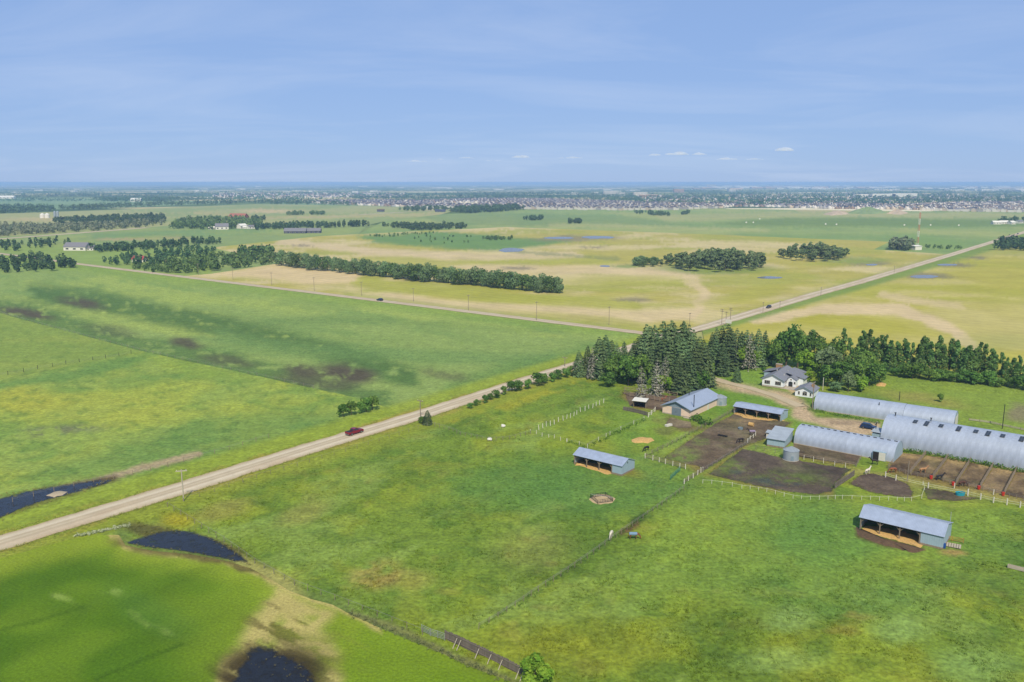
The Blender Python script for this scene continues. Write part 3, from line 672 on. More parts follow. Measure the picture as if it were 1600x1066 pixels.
# ---------------- roads
def strip(name, line, w0, colf, mat, z, n=700, jit=0.6):
    P0 = [V(*p) for p in line]
    d = [0]
    for a, b in zip(P0, P0[1:]): d.append(d[-1] + (b - a).length)
    # even in the picture, not on the ground
    lp = [0]
    for a, b in zip(line, line[1:]): lp.append(lp[-1] + math.hypot(b[0] - a[0], b[1] - a[1]))
    s = np.interp(np.linspace(0, lp[-1], n), lp, d)
    cx, cy = np.interp(s, d, [p.x for p in P0]), np.interp(s, d, [p.y for p in P0])
    k = 9                                        # smooth the bends
    tx, ty = np.gradient(cx), np.gradient(cy); L = np.hypot(tx, ty); nx, ny = -ty / L, tx / L
    cols = np.array([-1, -.86, -.62, -.4, -.2, 0, .2, .4, .62, .86, 1.0])
    w = (w0(s) if callable(w0) else np.full(n, w0)) / 2
    VV, CC = [], []
    for q in cols:
        e = w * q + (jit * (fbm(s / 5.0, s * 0 + q * 3, 3, 140) - .5) * 2 if abs(q) > .8 else 0)
        x, y = cx + nx * e, cy + ny * e
        VV.append(np.stack([x, y, np.full(n, z) + .10 * (1 - q * q)], 1)); CC.append(colf(x, y, np.full(n, q), s))
    VV, CC = np.concatenate(VV), np.concatenate(CC)
    i = np.arange(len(cols) * n).reshape(len(cols), n)
    f = np.stack([i[:-1, :-1].ravel(), i[:-1, 1:].ravel(), i[1:, 1:].ravel(), i[1:, :-1].ravel()], 1)
    return tag(add(name, np_mesh(name, VV, f, mat, {'col': CC}, smooth=True)), kind='structure')
def road_col(tone):
    def f(x, y, q, s):
        c = np.repeat(alb(tone)[None, :], len(x), 0)
        n = fbm(s / 14, q * 2, 3, 150)
        c = mixc(c, '#e2d7c4', (np.exp(-((np.abs(q) - .42) / .13) ** 2)) * .8)
        c = mixc(c, '#ac9a82', np.exp(-((np.abs(q) - .15) / .10) ** 2) * .7)
        c = mixc(c, '#b09c80', ss(np.abs(q), .72, .95) * .7)
        c = mixc(c, '#a9a065', ss(np.abs(q), .9, 1.0) * .5)
        c = mixc(c, '#c0ab92', ss(n, .5, .7) * .5)
        return c
    return f
strip('gravel_road', C1, lambda s: np.where(s < 400, 8.9, 10.2), road_col('#d3c8b2'), M_gravel, 0.06)
strip('crossing_road', C2, 8.2, road_col('#c9bda6'), M_gravel, 0.09)
def lane_col(x, y, q, s):
    return mixc(np.repeat(alb('#c8b99f')[None, :], len(x), 0), '#a9a578', ss(np.abs(q), .6, 1) * .6)
strip('farm_lane', [(1085, 578), (1105, 588), (1135, 598), (1170, 606), (1215, 620), (1252, 636)], 4.6, lane_col, M_gravel, 0.07, n=120)
strip('far_road', [(-200, 386), (0, 373.5), (120, 364.5), (230, 356)], 17, road_col('#cfc3a8'), M_gravel, 0.1, n=160)
strip('far_road', [(560, 336), (640, 331), (720, 326.5)], 14, road_col('#cfc5b0'), M_gravel, 0.1, n=80)
strip('far_road', [(330, 343), (430, 342), (560, 337)], 9, road_col('#c8bda6'), M_gravel, 0.1, n=80)

# ---------------- soil of pens and paddocks, ponds
def blob_poly(poly, f=0.5, amp=1.4, seed=0):
    out = []
    for i in range(len(poly)):
        (ax, ay), (bx, by) = poly[i], poly[(i + 1) % len(poly)]
        k = max(1, int(math.hypot(bx - ax, by - ay) / 5))
        for j in range(k):
            x, y = ax + (bx - ax) * j / k, ay + (by - ay) * j / k
            nx, ny = float(vnoise(np.array(x * f), np.array(y * f), 200 + seed)) - .5, float(vnoise(np.array(x * f), np.array(y * f), 230 + seed)) - .5
            out.append((x + 2 * amp * nx, y + 1.5 * amp * ny))
    return out
def soil_col(base, light, dark, green, gk, seed, extra=()):
    def f(X, Y, px, py):
        c = np.repeat(alb(base)[None, :], len(X), 0)
        n1, n2, n3 = fbm(X / 5, Y / 5, 4, seed), fbm(X / 1.6, Y / 1.6, 3, seed + 1), fbm(X / 7, Y / 7, 4, seed + 2)
        c = mixc(c, light, ss(n1, .45, .65) * .7)
        c = mixc(c, dark, ss(n3, .5, .66) * .7)
        c = mixc(c, light, ss(n2, .62, .74) * .35)
        wx, wy = px + 8 * (n1 - .5), py + 5 * (n3 - .5)
        for (a, b, rx, ry, hx, k) in extra:
            c = mixc(c, hx, mell(wx, wy, a, b, rx, ry, .5) * k * ss(n2, .25, .6))
        c = mixc(c, green, ss(n1 * .5 + n3 * .5, .52, .62) * gk)
        return c
    return f
SOIL = [
    ([(1111, 666), (1146, 648), (1238, 660), (1190, 688), (1157, 699), (1100, 735), (1090, 728), (1036, 716)], soil_col('#75634f', '#8c7a63', '#5f4e3f', '#7f8a45', .15, 301,
        ((1060, 712, 30, 12, '#7d9140', .9), (1095, 690, 14, 6, '#7d9140', .6), (1155, 658, 30, 5, '#a98a5c', .5), (1062, 702, 40, 10, '#8f8a58', .4)))),
    ([(1108, 741), (1160, 702), (1186, 707), (1225, 716), (1290, 727), (1330, 733), (1306, 754), (1300, 768), (1275, 773), (1230, 768), (1170, 756)], soil_col('#66584c', '#7c6d5c', '#4e433b', '#6f7d3c', .25, 311,
        ((1140, 728, 24, 12, '#75823f', .9), (1225, 748, 60, 8, '#6f7f3d', .8), (1150, 738, 10, 4, '#55565c', .8), (1195, 750, 25, 4, '#4d4f58', .8), (1225, 756, 25, 3, '#4a4d57', .8)))),
    ([(1240, 693), (1262, 694), (1345, 710), (1338, 726), (1290, 721), (1238, 712)], soil_col('#74614e', '#8a765d', '#5c4b3e', '#7d8745', .1, 321)),
    ([(1327, 756), (1345, 742), (1362, 740), (1400, 748), (1418, 757), (1427, 770), (1424, 777), (1395, 775), (1360, 769)], soil_col('#6d5c4e', '#7b6a59', '#5a4a40', '#7d8745', .0, 331)),
    ([(1444, 763), (1480, 768), (1510, 776), (1530, 779), (1500, 783), (1450, 780)], soil_col('#6a5d48', '#7b6d52', '#55493a', '#7d8745', .35, 335)),
    ([(973, 613), (1056, 619), (1062, 626), (1042, 641), (1020, 640), (985, 634)], soil_col('#76614f', '#8d7760', '#5c4a3d', '#6f7d3c', .1, 341)),
    ([(1047, 652), (1078, 660), (1082, 668), (1060, 670), (1040, 662)], soil_col('#7b6a55', '#a3906f', '#655342', '#7d8745', .1, 345)),
]
for pl, cf in SOIL:
    sheet('paddock_soil', blob_poly(pl, seed=len(pl)), 2.6, cf, M_dirt, 0.045, tone=np.array([.86, .92, 1.0]))
PENX = [(1388, 731, 1408, 707), (1421, 742, 1446, 711), (1457.5, 747.5, 1481, 716), (1494, 756, 1516, 722), (1531, 763.5, 1551, 730), (1569, 773, 1588, 736), (1607, 781, 1624, 743), (1646, 789, 1661, 750)]
for i in range(7):
    a, b = PENX[i], PENX[i + 1]
    k = soil_col('#77664f' if i != 4 else '#8c7a5f', '#9a8666', '#57493c', '#7f8a4a', .12, 351 + 7 * i, (((a[2] + b[2]) / 2, (a[3] + b[3]) / 2 + 2, 22, 6, '#b39a6c', .8), ((a[0] + b[0]) / 2 - 2, (a[1] + b[1]) / 2 - 6, 18, 6, '#4f4238', .8 if i != 4 else .1)))
    sheet('pen_floor', blob_poly([(a[0] + 1, a[1]), (a[2] + 1, a[3] + 1), (b[2] - 1, b[3] + 1), (b[0] - 1, b[1])], seed=i, amp=.7), 2.4, k, M_dirt, 0.045)

def water_mat():
    m, nt, n, l, b = new_mat('pond_water')
    tc = n.new('ShaderNodeTexCoord')
    t = noise_node(n, l, tc.outputs['Object'], 0.5, 5)
    cr = n.new('ShaderNodeMixRGB'); cr.inputs[1].default_value = (.008, .010, .018, 1); cr.inputs[2].default_value = (.030, .030, .034, 1)
    l.new(rng_node(n, l, t.outputs[0], .45, .7, 0, 1).outputs[0], cr.inputs[0]); l.new(cr.outputs[0], b.inputs['Base Color'])
    b.inputs['Roughness'].default_value = .07; b.inputs['IOR'].default_value = 1.33
    t2 = noise_node(n, l, tc.outputs['Object'], 3.0, 3)
    bp = n.new('ShaderNodeBump'); bp.inputs['Distance'].default_value = .012; l.new(t2.outputs[0], bp.inputs['Height']); l.new(bp.outputs[0], b.inputs['Normal'])
    return m
M_water = water_mat()
M_slough = solid('shallow_slough', '#8f897c', .22, spec=.6, k=.75, var=.1, scale=.1)
def pond(name, poly, z=.05, amp=2.0, f=.25, seed=0, mat=None):
    q = blob_poly(poly, f=f, amp=amp, seed=seed)
    vs = [tuple(V(x, y, z)) for x, y in q]
    tr = geometry.tessellate_polygon([[Vector(v) for v in vs]])
    me = bpy.data.meshes.new(name); me.from_pydata(vs, [], [t if Vector(vs[t[1]]).xy.__sub__(Vector(vs[t[0]]).xy).cross(Vector(vs[t[2]]).xy - Vector(vs[t[0]]).xy) > 0 else t[::-1] for t in tr]); me.materials.append(mat or M_water)
    return tag(add(name, me), kind='structure')
def shore_water_mat():
    m, nt, n, l, b = new_mat('shallow_water')                       # water that thins out to wet soil at its edge
    tc = n.new('ShaderNodeTexCoord'); at = n.new('ShaderNodeAttribute'); at.attribute_name = 'col'
    t = noise_node(n, l, tc.outputs['Object'], 0.55, 6, 0.65)
    sp = n.new('ShaderNodeSeparateColor'); l.new(at.outputs['Color'], sp.inputs[0])
    ad = n.new('ShaderNodeMath'); ad.operation = 'ADD'; l.new(sp.outputs[0], ad.inputs[0]); l.new(rng_node(n, l, t.outputs[0], .25, .75, -.42, .42).outputs[0], ad.inputs[1])
    r = n.new('ShaderNodeMapRange'); r.interpolation_type = 'SMOOTHSTEP'; r.inputs[1].default_value, r.inputs[2].default_value = .22, 1.0; l.new(ad.outputs[0], r.inputs[0])
    b.inputs['Base Color'].default_value = (.012, .012, .013, 1); b.inputs['Roughness'].default_value = .08; b.inputs['IOR'].default_value = 1.33
    t2 = noise_node(n, l, tc.outputs['Object'], 2.5, 3); bp = n.new('ShaderNodeBump'); bp.inputs['Distance'].default_value = .015; l.new(t2.outputs[0], bp.inputs['Height']); l.new(bp.outputs[0], b.inputs['Normal'])
    tr = n.new('ShaderNodeBsdfTransparent'); mx = n.new('ShaderNodeMixShader'); l.new(r.outputs[0], mx.inputs[0]); l.new(tr.outputs[0], mx.inputs[1]); l.new(b.outputs[0], mx.inputs[2])
    l.new(mx.outputs[0], n['Material Output'].inputs[0])
    return m
M_shore = shore_water_mat()
def grown(poly, k):
    c = np.mean(np.array(poly), 0); return [(c[0] + (x - c[0]) * k, c[1] + (y - c[1]) * (1 + (k - 1) * 1.6)) for x, y in poly]
def soft_pond(name, core, f, grow, rows=0.0):
    def mask(X, Y, px, py):
        u, v = uv(X, Y)
        q = mpoly(px, py, core, f) + rows * (fbm(u / 1.3, v / 9, 3, 47) - .5) * (1 - np.abs(2 * mpoly(px, py, core, f * 1.6) - 1))
        edge = ss(seg_dist(px, py, grown(core, grow), True), 0, 4)
        return np.repeat((np.clip(q, 0, 1) * edge)[:, None], 3, 1)
    sheet(name, grown(core, grow), 3.0, mask, M_shore, .09)
soft_pond('pond', [(196, 849), (212, 842), (230, 838), (250, 832), (276, 829), (300, 831), (330, 841), (352, 853), (372, 866), (390, 879), (368, 878), (340, 872), (312, 867), (280, 862), (240, 858), (214, 854)], 5, 1.10)
soft_pond('pond', [(380, 1030), (400, 1012), (424, 1014), (446, 1024), (468, 1040), (486, 1062), (500, 1090), (490, 1130), (400, 1140), (360, 1110), (362, 1062)], 14, 1.35, 1.3)
soft_pond('ditch_water', [(-200, 822), (-60, 796), (0, 779), (40, 768), (75, 762), (110, 757), (145, 751), (180, 750), (160, 760), (120, 771), (70, 784), (30, 797), (0, 811), (-120, 850)], 3.5, 1.06)
for i, (cx, cy, rx, ry) in enumerate(((797, 391, 20, 3.2), (873, 372, 24, 1.8), (934, 371, 26, 2.2), (1203, 434, 20, 1.9), (1444, 432.5, 22, 2.6), (945, 416, 8, 1.4), (1362, 414, 9, 1.3), (1480, 414, 16, 1.5))):
    pond('slough_water', [(cx + rx * math.cos(t) + (4 if i == 0 and t > 3 else 0), cy + ry * math.sin(t)) for t in np.linspace(0, 6.0, 16)], amp=.8 if ry > 2 else .4, z=.1, seed=i, mat=M_slough)
# silt bar lying in the ditch
# ================================================================== THE FARM
M_roof = solid('galvanised_roof', '#acbbd9', .40, .2, k=1.1, spec=.5, var=.11, scale=.7, wave=('X', .30, .018))
M_roofdark = solid('old_tin_roof', '#adb9c9', .45, .1, k=1.1, var=.10, scale=.5, wave=('X', .30, .02))
M_quon = solid('quonset_steel', '#b3bfd6', .38, .22, k=1.15, spec=.5, var=.11, scale=1.3, streak=True, objvar=.05)
M_wall = solid('pale_blue_siding', '#a9c3da', .55, .0, var=.06, scale=.8, wave=('X', .45, .02))
M_wallend = solid('pale_blue_siding_end', '#a9c3da', .55, .0, var=.06, scale=.8, wave=('Y', .45, .02))
M_bin = solid('bin_steel', '#b4c2d0', .38, .2, spec=.5, var=.08, scale=1.0, wave=('Z', .25, .03))
M_white = solid('white_paint', '#e9e9e6', .6, k=1.0, var=.05, scale=2)
M_white2 = solid('white_siding', '#e6eefb', .6, k=1.25, var=.03, scale=1, wave=('Z', .25, .012))
M_cream = solid('cream_stucco', '#ecd4c4', .8, k=1.15, var=.06, scale=.8, bump=.02)
M_slate = solid('grey_shingle', '#8d92a3', .85, k=.9, var=.14, scale=2.5, wave=('Y', .3, .015))
M_bluegrey = solid('blue_grey_boards', '#8ba0b4', .65, var=.08, wave=('X', .3, .02))
M_dark = solid('painted_interior_shade', '#3a332c', .9, k=.7, var=.2)  # near-black base colour carries the shade inside open sheds and the door opening
M_wood = solid('weathered_wood', '#a0917f', .85, k=.95, var=.25, scale=3, streak=True)
M_woodgrey = solid('grey_weathered_boards', '#8f8680', .9, k=.8, var=.22, scale=3, streak=True, objvar=.18)
M_glass = solid('window_glass', '#303a46', .12, k=.6, spec=.8, var=.1)
M_concrete = solid('concrete', '#bdb4a8', .9, var=.1)
M_straw = solid('straw', '#d9b373', .95, var=.25, scale=2.5, bump=.06)
M_manure = solid('dark_bedding', '#6a5540', .95, var=.3, scale=2.0, bump=.08)
M_brick = solid('tan_brick', '#b08d68', .9, var=.15, scale=4)
M_black = solid('black_rubber', '#2a2a2b', .7, var=.15)
M_dkmetal = solid('dark_metal', '#3c3d40', .5, .5, var=.1)
M_blue = solid('blue_plastic', '#2352a0', .45, var=.08)
M_teal = solid('turquoise_plastic', '#2fa9c4', .45, var=.06)
M_red = solid('red_plastic', '#d2402a', .5, var=.06)
M_greytub = solid('grey_plastic', '#8ea3b5', .5, var=.08)
M_galv = solid('galvanised_tube', '#c3ccd2', .4, .5, var=.06)
M_greentube = solid('green_painted_tube', '#3f8f82', .5, .1, var=.1)

RZ = A1 - math.pi / 2                      # along the front of most farm buildings
def local(o, rz, x, y, z=0):               # a point given along a building's own axes
    c, s = math.cos(rz), math.sin(rz)
    return Vector((o[0] + x * c - y * s, o[1] + x * s + y * c, z))
UNIT = {}
def ub(name, mat, parent, c, d, rot=(0, 0, 0)):     # one board, rail or post: a shared unit bar, scaled
    if mat.name not in UNIT:
        mb = MB(); mb.box((0, 0, 0), (1, 1, 1)); UNIT[mat.name] = mb.mesh('bar', mat)
    return add(name, UNIT[mat.name], parent, c, rot, d)
UTUBE = {}
def ut(name, mat, parent, a, b, r):                 # a round post or pipe between two points
    if mat.name not in UTUBE:
        mb = MB(); mb.tube((0, 0, 0), (0, 0, 1), 1, .92, 7); UTUBE[mat.name] = mb.mesh('pole', mat)
    a, b = Vector(a), Vector(b)
    return add(name, UTUBE[mat.name], parent, a, (b - a).to_track_quat('Z', 'Y').to_euler(), (r, r, (b - a).length))
def slab(name, mat, parent, p, t=.07):              # a roof plane of some thickness through four points
    p = [Vector(q) for q in p]; n = (p[1] - p[0]).cross(p[3] - p[0]).normalized()
    if n.z < 0: n = -n
    mb = MB(); lo = [q for q in p]; hi = [q + n * t for q in p]
    i = 0; mb.v = [tuple(q) for q in lo + hi]
    mb.f = [(3, 2, 1, 0), (4, 5, 6, 7), (0, 1, 5, 4), (1, 2, 6, 5), (2, 3, 7, 6), (3, 0, 4, 7)]; mb.m = [0] * 6
    return mb.add(name, mat, parent)

def loafing_shed(px, py, L, D, eave, ry, ridge, back, closed, nposts, label, rz=RZ, wall=M_wall, skirt=True):
    o = thing('loafing_shed', label, 'shed', V(px, py), rz)
    ov = .25
    def zf(y): return eave + (ridge - eave) * y / ry
    sl = (ridge - eave) / ry
    slab('roof', M_roof, o, ((-ov, -ov, eave - sl * ov), (L + ov, -ov, eave - sl * ov), (L + ov, ry, ridge), (-ov, ry, ridge)))
    sb = (ridge - back) / (D - ry)
    slab('roof', M_roof, o, ((-ov, ry + .01, ridge), (L + ov, ry + .01, ridge), (L + ov, D + ov, back - sb * ov), (-ov, D + ov, back - sb * ov)))
    mb = MB(); mb.tube((-ov, ry, ridge + .06), (L + ov, ry, ridge + .06), .09, n=6); mb.add('ridge_cap', M_roof, o)
    base = .45 if skirt else 0.02
    def end(x, nm):
        mb = MB(); mb.prism([(0.06, base), (D - .06, base), (D - .06, back - .05), (ry, ridge - .05), (0.06, eave - .05)], x - .05, x + .05, ax='x'); e = mb.add(nm, M_wallend, o)
        if skirt:
            mb = MB(); mb.box((x, D / 2, base / 2 - .02), (.12, D - .1, base)); mb.add('sill_boards', M_wood, o)
        return e
    end(.05, 'end_wall'); en = end(L - .05, 'end_wall')
    mb = MB(); mb.box((L - .005, ry, ridge - 1.1), (.05, .35, .45)); mb.add('vent', M_dkmetal, en)
    mb = MB(); mb.box((L / 2, D - .06, (back - .1) / 2), (L - .22, .09, back - .1)); mb.add('back_wall', wall, o)
    mb = MB(); mb.box((L / 2, D - .14, 1.0), (L - .3, .06, 2.0)); mb.add('shade_lining', M_dark, o)  # dark sheet before the back wall, interior shade put into its colour
    if closed:
        x0 = L - closed
        mb = MB(); mb.box(((x0 + L) / 2 - .05, .05, (base + eave) / 2 - .05), (closed - .1, .09, eave - base - .05)); mb.add('front_wall', wall, o)
        mb = MB(); mb.box(((x0 + L) / 2 - .05, .05, base / 2), (closed - .1, .1, base - .02)); mb.add('sill_boards', M_wood, o)
        mb = MB(); mb.box((x0 - .0, D / 2, (eave - .2) / 2), (.08, D - .4, eave - .2)); mb.add('partition', M_dark, o)
    x1 = L - closed if closed else L
    mb = MB(); mb.box((x1 / 2, .10, eave - .16), (x1 - .15, .14, .26)); mb.add('beam', M_wood, o)
    for k in range(nposts + 2):
        x = .14 + (x1 - .28) * k / (nposts + 1)
        if k == nposts + 1 and closed: x = x1 - .16
        p = ub('post', M_wood, o, (x, .12, (eave - .3) / 2), (.2, .2, eave - .3))
        for s in (-1, 1):
            if (k == 0 and s < 0) or (k == nposts + 1 and s > 0): continue
            ub('brace', M_wood, o, (x + s * .40, .12, eave - .74), (.11, .10, 1.0), (0, s * R(45), 0))
    # floor of bedding
    return o
sR = loafing_shed(1342.7, 827.5, 16.6, 8.0, 3.0, 2.9, 4.75, 3.35, 4.3, 2, 'silver roofed horse shelter alone on the grass, blue barrel at its right corner')
sL = loafing_shed(896.5, 725.5, 15.0, 6.6, 2.75, 2.9, 4.0, 2.65, 2.9, 2, 'silver roofed horse shelter beside the round bale feeder')
def bedding(pts, mat, name, label, hgt, parent_mat=None):
    q = blob_poly(pts, seed=len(pts), amp=1.8, f=.35)
    c = np.mean(np.array(q), 0)
    n = len(q); vs = []; fs = []
    rings = (1.0, .8, .5, .2)
    for i, k in enumerate(rings):
        for (x, y) in q:
            X, Y = P(c[0] + (x - c[0]) * k, c[1] + (y - c[1]) * k)
            vs.append((float(X), float(Y), -.03 + hgt * (1 - k) ** .6 * (1 + .5 * (random.random() - .5)) + (.0 if i == 0 else .05)))
    for i in range(len(rings) - 1):
        for j in range(n):
            fs.append((i * n + j, i * n + (j + 1) % n, (i + 1) * n + (j + 1) % n, (i + 1) * n + j))
    fs.append(tuple((len(rings) - 1) * n + j for j in range(n)))
    me = bpy.data.meshes.new(name); me.from_pydata(vs, [], fs); me.materials.append(mat)
    me.polygons.foreach_set('use_smooth', [True] * len(fs))
    bm = bmesh.new(); bm.from_mesh(me); bmesh.ops.recalc_face_normals(bm, faces=bm.faces); bm.to_mesh(me); bm.free()
    return tag(add(name, me), label, kind='stuff')
bedding([(1343, 827), (1352, 822), (1372, 822), (1440, 838), (1444, 850), (1440, 856), (1420, 850), (1390, 842), (1360, 834)], M_straw, 'straw_bedding', 'orange straw spread along the open front of the lone shelter', .12)
bedding([(1334, 823), (1342, 828), (1365, 837), (1400, 847), (1436, 856), (1447, 860), (1430, 864), (1395, 856), (1362, 846), (1340, 835)], M_manure, 'manure_heap', 'dark manure bank in front of the straw at the lone shelter', .35)
sb_ = bedding([(70, 776), (80, 770), (95, 768), (108, 769), (100, 774), (84, 778)], solid('dry_silt', '#bcae98', .95, var=.12, scale=1.5), 'silt_bar', None, .45); sb_['kind'] = 'structure'
bedding([(897, 726), (904, 719), (930, 724), (960, 732), (962, 741), (950, 741), (925, 734)], M_straw, 'straw_bedding', 'straw floor of the shelter beside the round bale feeder', .10)
bedding([(985, 688), (993, 684), (1005, 682), (1018, 684), (1022, 688), (1012, 692), (998, 692), (987, 691)], M_straw, 'loose_straw', 'pale heap of loose straw on the grass in front of the tan barn', .4)
bedding([(919, 780), (926, 774), (940, 771), (954, 774), (962, 780), (956, 786), (940, 789), (926, 786)], solid('trodden_hay', '#cbb48f', .95, var=.25, scale=2.5, bump=.05), 'trodden_hay', 'ring of trodden hay round the bale feeder', .06)
bedding([(1368, 601), (1378, 598), (1387, 601), (1382, 604), (1370, 604)], M_straw, 'straw_heap', 'straw heap beside the round crowned thicket', .8)

# ---- long open shed in the brown paddock
s3 = loafing_shed(1146, 646, 15.8, 6.4, 2.5, 2.2, 3.35, 2.6, 0, 3, 'long open shed with five dark bays at the top of the brown paddock', skirt=False)
bedding([(1146, 646), (1150, 644), (1185, 652), (1222, 656), (1228, 658), (1205, 659), (1175, 656), (1152, 652)], M_straw, 'straw_bedding', 'thin straw along the front of the five bay shed', .06)

# ---- tan barn with its steel bin
bo = V(1078.5, 653.5)
bw, bl, be, br = 10.2, 22.5, 2.75, 4.75
borg = bo + E2 * bw                                        # front left corner; x along the gable, y along the barn
barn = thing('barn', 'cream walled barn with silver gable roof and blue grey double doors', 'barn', borg, RZ)
mb = MB(); mb.prism([(.06, 0), (bw - .06, 0), (bw - .06, be - .02), (.06, be - .02)], .08, bl - .08); w = mb.add('wall', M_cream, barn)
mb = MB(); mb.prism([(.0, be), (bw, be), (bw / 2, br)], .02, bl - .02); mb.add('gable', M_bluegrey, barn)
mb = MB(); mb.box((bw / 2, .06, .18), (bw - .02, .2, .36)); mb.add('footing', M_concrete, barn)
sl = (br - be) / (bw / 2)
for x in (0, bw):
    s = -1 if x == 0 else 1
    slab('roof', solid('barn_roof', '#acbbd8', .40, .1, spec=.5, var=.06, scale=.35, wave=('Y', .30, .018)) if s < 0 else bpy.data.materials['barn_roof'], barn, ((x + s * .45, -.5, be - sl * .45 + .02), (x + s * .45, bl + .3, be - sl * .45 + .02), (bw / 2 + s * .005, bl + .3, br + .02), (bw / 2 + s * .005, -.5, br + .02)))
    mb = MB(); a, b = Vector((x + s * .45, -.52, be - sl * .45)), Vector((bw / 2, -.52, br)); mb.tube(a, b, .12, n=4); mb.add('fascia', M_bluegrey, barn)
dr = MB(); dr.box((bw / 2 + .1, .0, 1.32), (3.3, .12, 2.6)); d = dr.add('door_frame', M_bluegrey, barn)
for k, x in enumerate((bw / 2 - .72, bw / 2 + .92)):
    mb = MB(); mb.box((x, -.08, 1.3), (1.58, .06, 2.5)); dd = mb.add('door', solid('grey_door', '#7f90a2', .6, var=.08, wave=('X', .3, .02)) if k == 0 else bpy.data.materials['grey_door'], barn)
    mb = MB(); mb.box((x + (.6 if k == 0 else -.6), -.13, 1.2), (.06, .05, .3)); mb.add('handle', M_dkmetal, dd)
mb = MB(); mb.box((bw - .7, -.62, .06), (2.6, .9, .10)); mb.add('step', M_concrete, barn)
mb = MB(); mb.box((bw - .01, 13.0, 1.05), (.12, 1.0, 2.1)); mb.add('side_door', M_white, barn)
mb = MB(); mb.tube((bw / 2 - 1.5, 12, br - .8), (bw / 2 - 1.5, 12, br + .5), .14); mb.add('flue', M_dkmetal, barn)
def grain_bin(px, py, r, h, hc, label):
    o = thing('grain_bin', label, 'grain bin', V(px, py))
    mb = MB(); mb.tube((0, 0, 0), (0, 0, h), r, r, 28, caps=True); mb.add('wall', M_bin, o, smooth=False)
    mb = MB(); mb.tube((0, 0, h), (0, 0, h + (hc - h) * .92), r * 1.04, r * .10, 28); rf = mb.add('roof', solid('bin_roof', '#b9c4d2', .35, .4, var=.06) if 'bin_roof' not in bpy.data.materials else bpy.data.materials['bin_roof'], o)
    for k in range(14):
        a = k * 2 * math.pi / 14
        ut('roof_rib', M_galv, rf, (r * 1.04 * math.cos(a), r * 1.04 * math.sin(a), h + .03), (r * .12 * math.cos(a), r * .12 * math.sin(a), h + (hc - h) * .92), .03)
    mb = MB(); mb.tube((0, 0, h + (hc - h) * .9), (0, 0, hc), r * .16, r * .05, 12); mb.add('cap', M_galv, rf)
    a0 = -math.pi / 2 - .15
    mb = MB(); mb.box((r * 1.005 * math.cos(a0), r * 1.005 * math.sin(a0), .9), (.75, .06, 1.3), rz=a0 + math.pi / 2); mb.add('hatch', M_greytub, o)
    mb = MB(); mb.tube((0, 0, -.02), (0, 0, .12), r * 1.06, r * 1.06, 24); mb.add('footing', M_concrete, o)
    return o
grain_bin(1125, 632, 2.2, 2.6, 3.6, 'round steel grain bin against the far side of the tan barn')
grain_bin(1235.5, 718, 2.1, 2.8, 3.8, 'round steel grain bin standing between the muddy paddocks')

# ---- small white roofed shelter and grey shed
so_ = thing('pony_shelter', 'small white roofed shelter in front of the corral', 'shelter', V(989, 636.5), RZ + R(14))
slab('roof', M_white, so_, ((-.3, -.5, 2.35), (4.6, -.5, 2.35), (4.6, 3.0, 2.75), (-.3, 3.0, 2.75)), .12)
mb = MB(); mb.box((2.15, 2.7, 1.25), (4.3, .08, 2.5)); mb.add('back_wall', M_dark, so_)
for x in (.05, 4.25):
    mb = MB(); mb.box((x, 1.4, 1.15), (.08, 2.6, 2.3)); mb.add('side_wall', M_wood, so_)
mb = MB(); mb.box((2.15, .1, 2.2), (4.3, .12, .25)); mb.add('beam', M_wood, so_)
gs = thing('grey_shed', 'grey lean-to shed at the left end of the low quonset', 'shed', V(1198, 697), RZ + R(6))
gw, gd = 5.0, 9.0
mb = MB(); mb.prism([(0, .5), (gw, .5), (gw, 2.35), (0, 2.35)], 0, gd); mb.add('wall', M_wall, gs)
mb = MB(); mb.box((gw / 2, gd / 2, .25), (gw - .04, gd - .04, .5)); mb.add('sill_boards', M_wood, gs)
mb = MB(); mb.prism([(.02, 2.35), (gd - .02, 2.35), (gd - .02, 3.55)], .02, gw - .02, ax='x'); mb.add('gable', M_wallend, gs)
slab('roof', M_roofdark, gs, ((-.3, -.4, 2.38), (gw + .3, -.4, 2.38), (gw + .3, gd + .3, 3.66), (-.3, gd + .3, 3.66)), .1)
hut = thing('tool_hut', 'tiny low hut with a grey lid roof beside the grey shed', 'hut', V(1197, 683), RZ + R(6))
mb = MB(); mb.box((.8, .9, .7), (1.6, 1.8, 1.4)); mb.add('wall', M_white, hut)
slab('roof', M_roofdark, hut, ((-.2, -.3, 1.42), (1.8, -.3, 1.42), (1.8, 2.0, 1.7), (-.2, 2.0, 1.7)), .08)

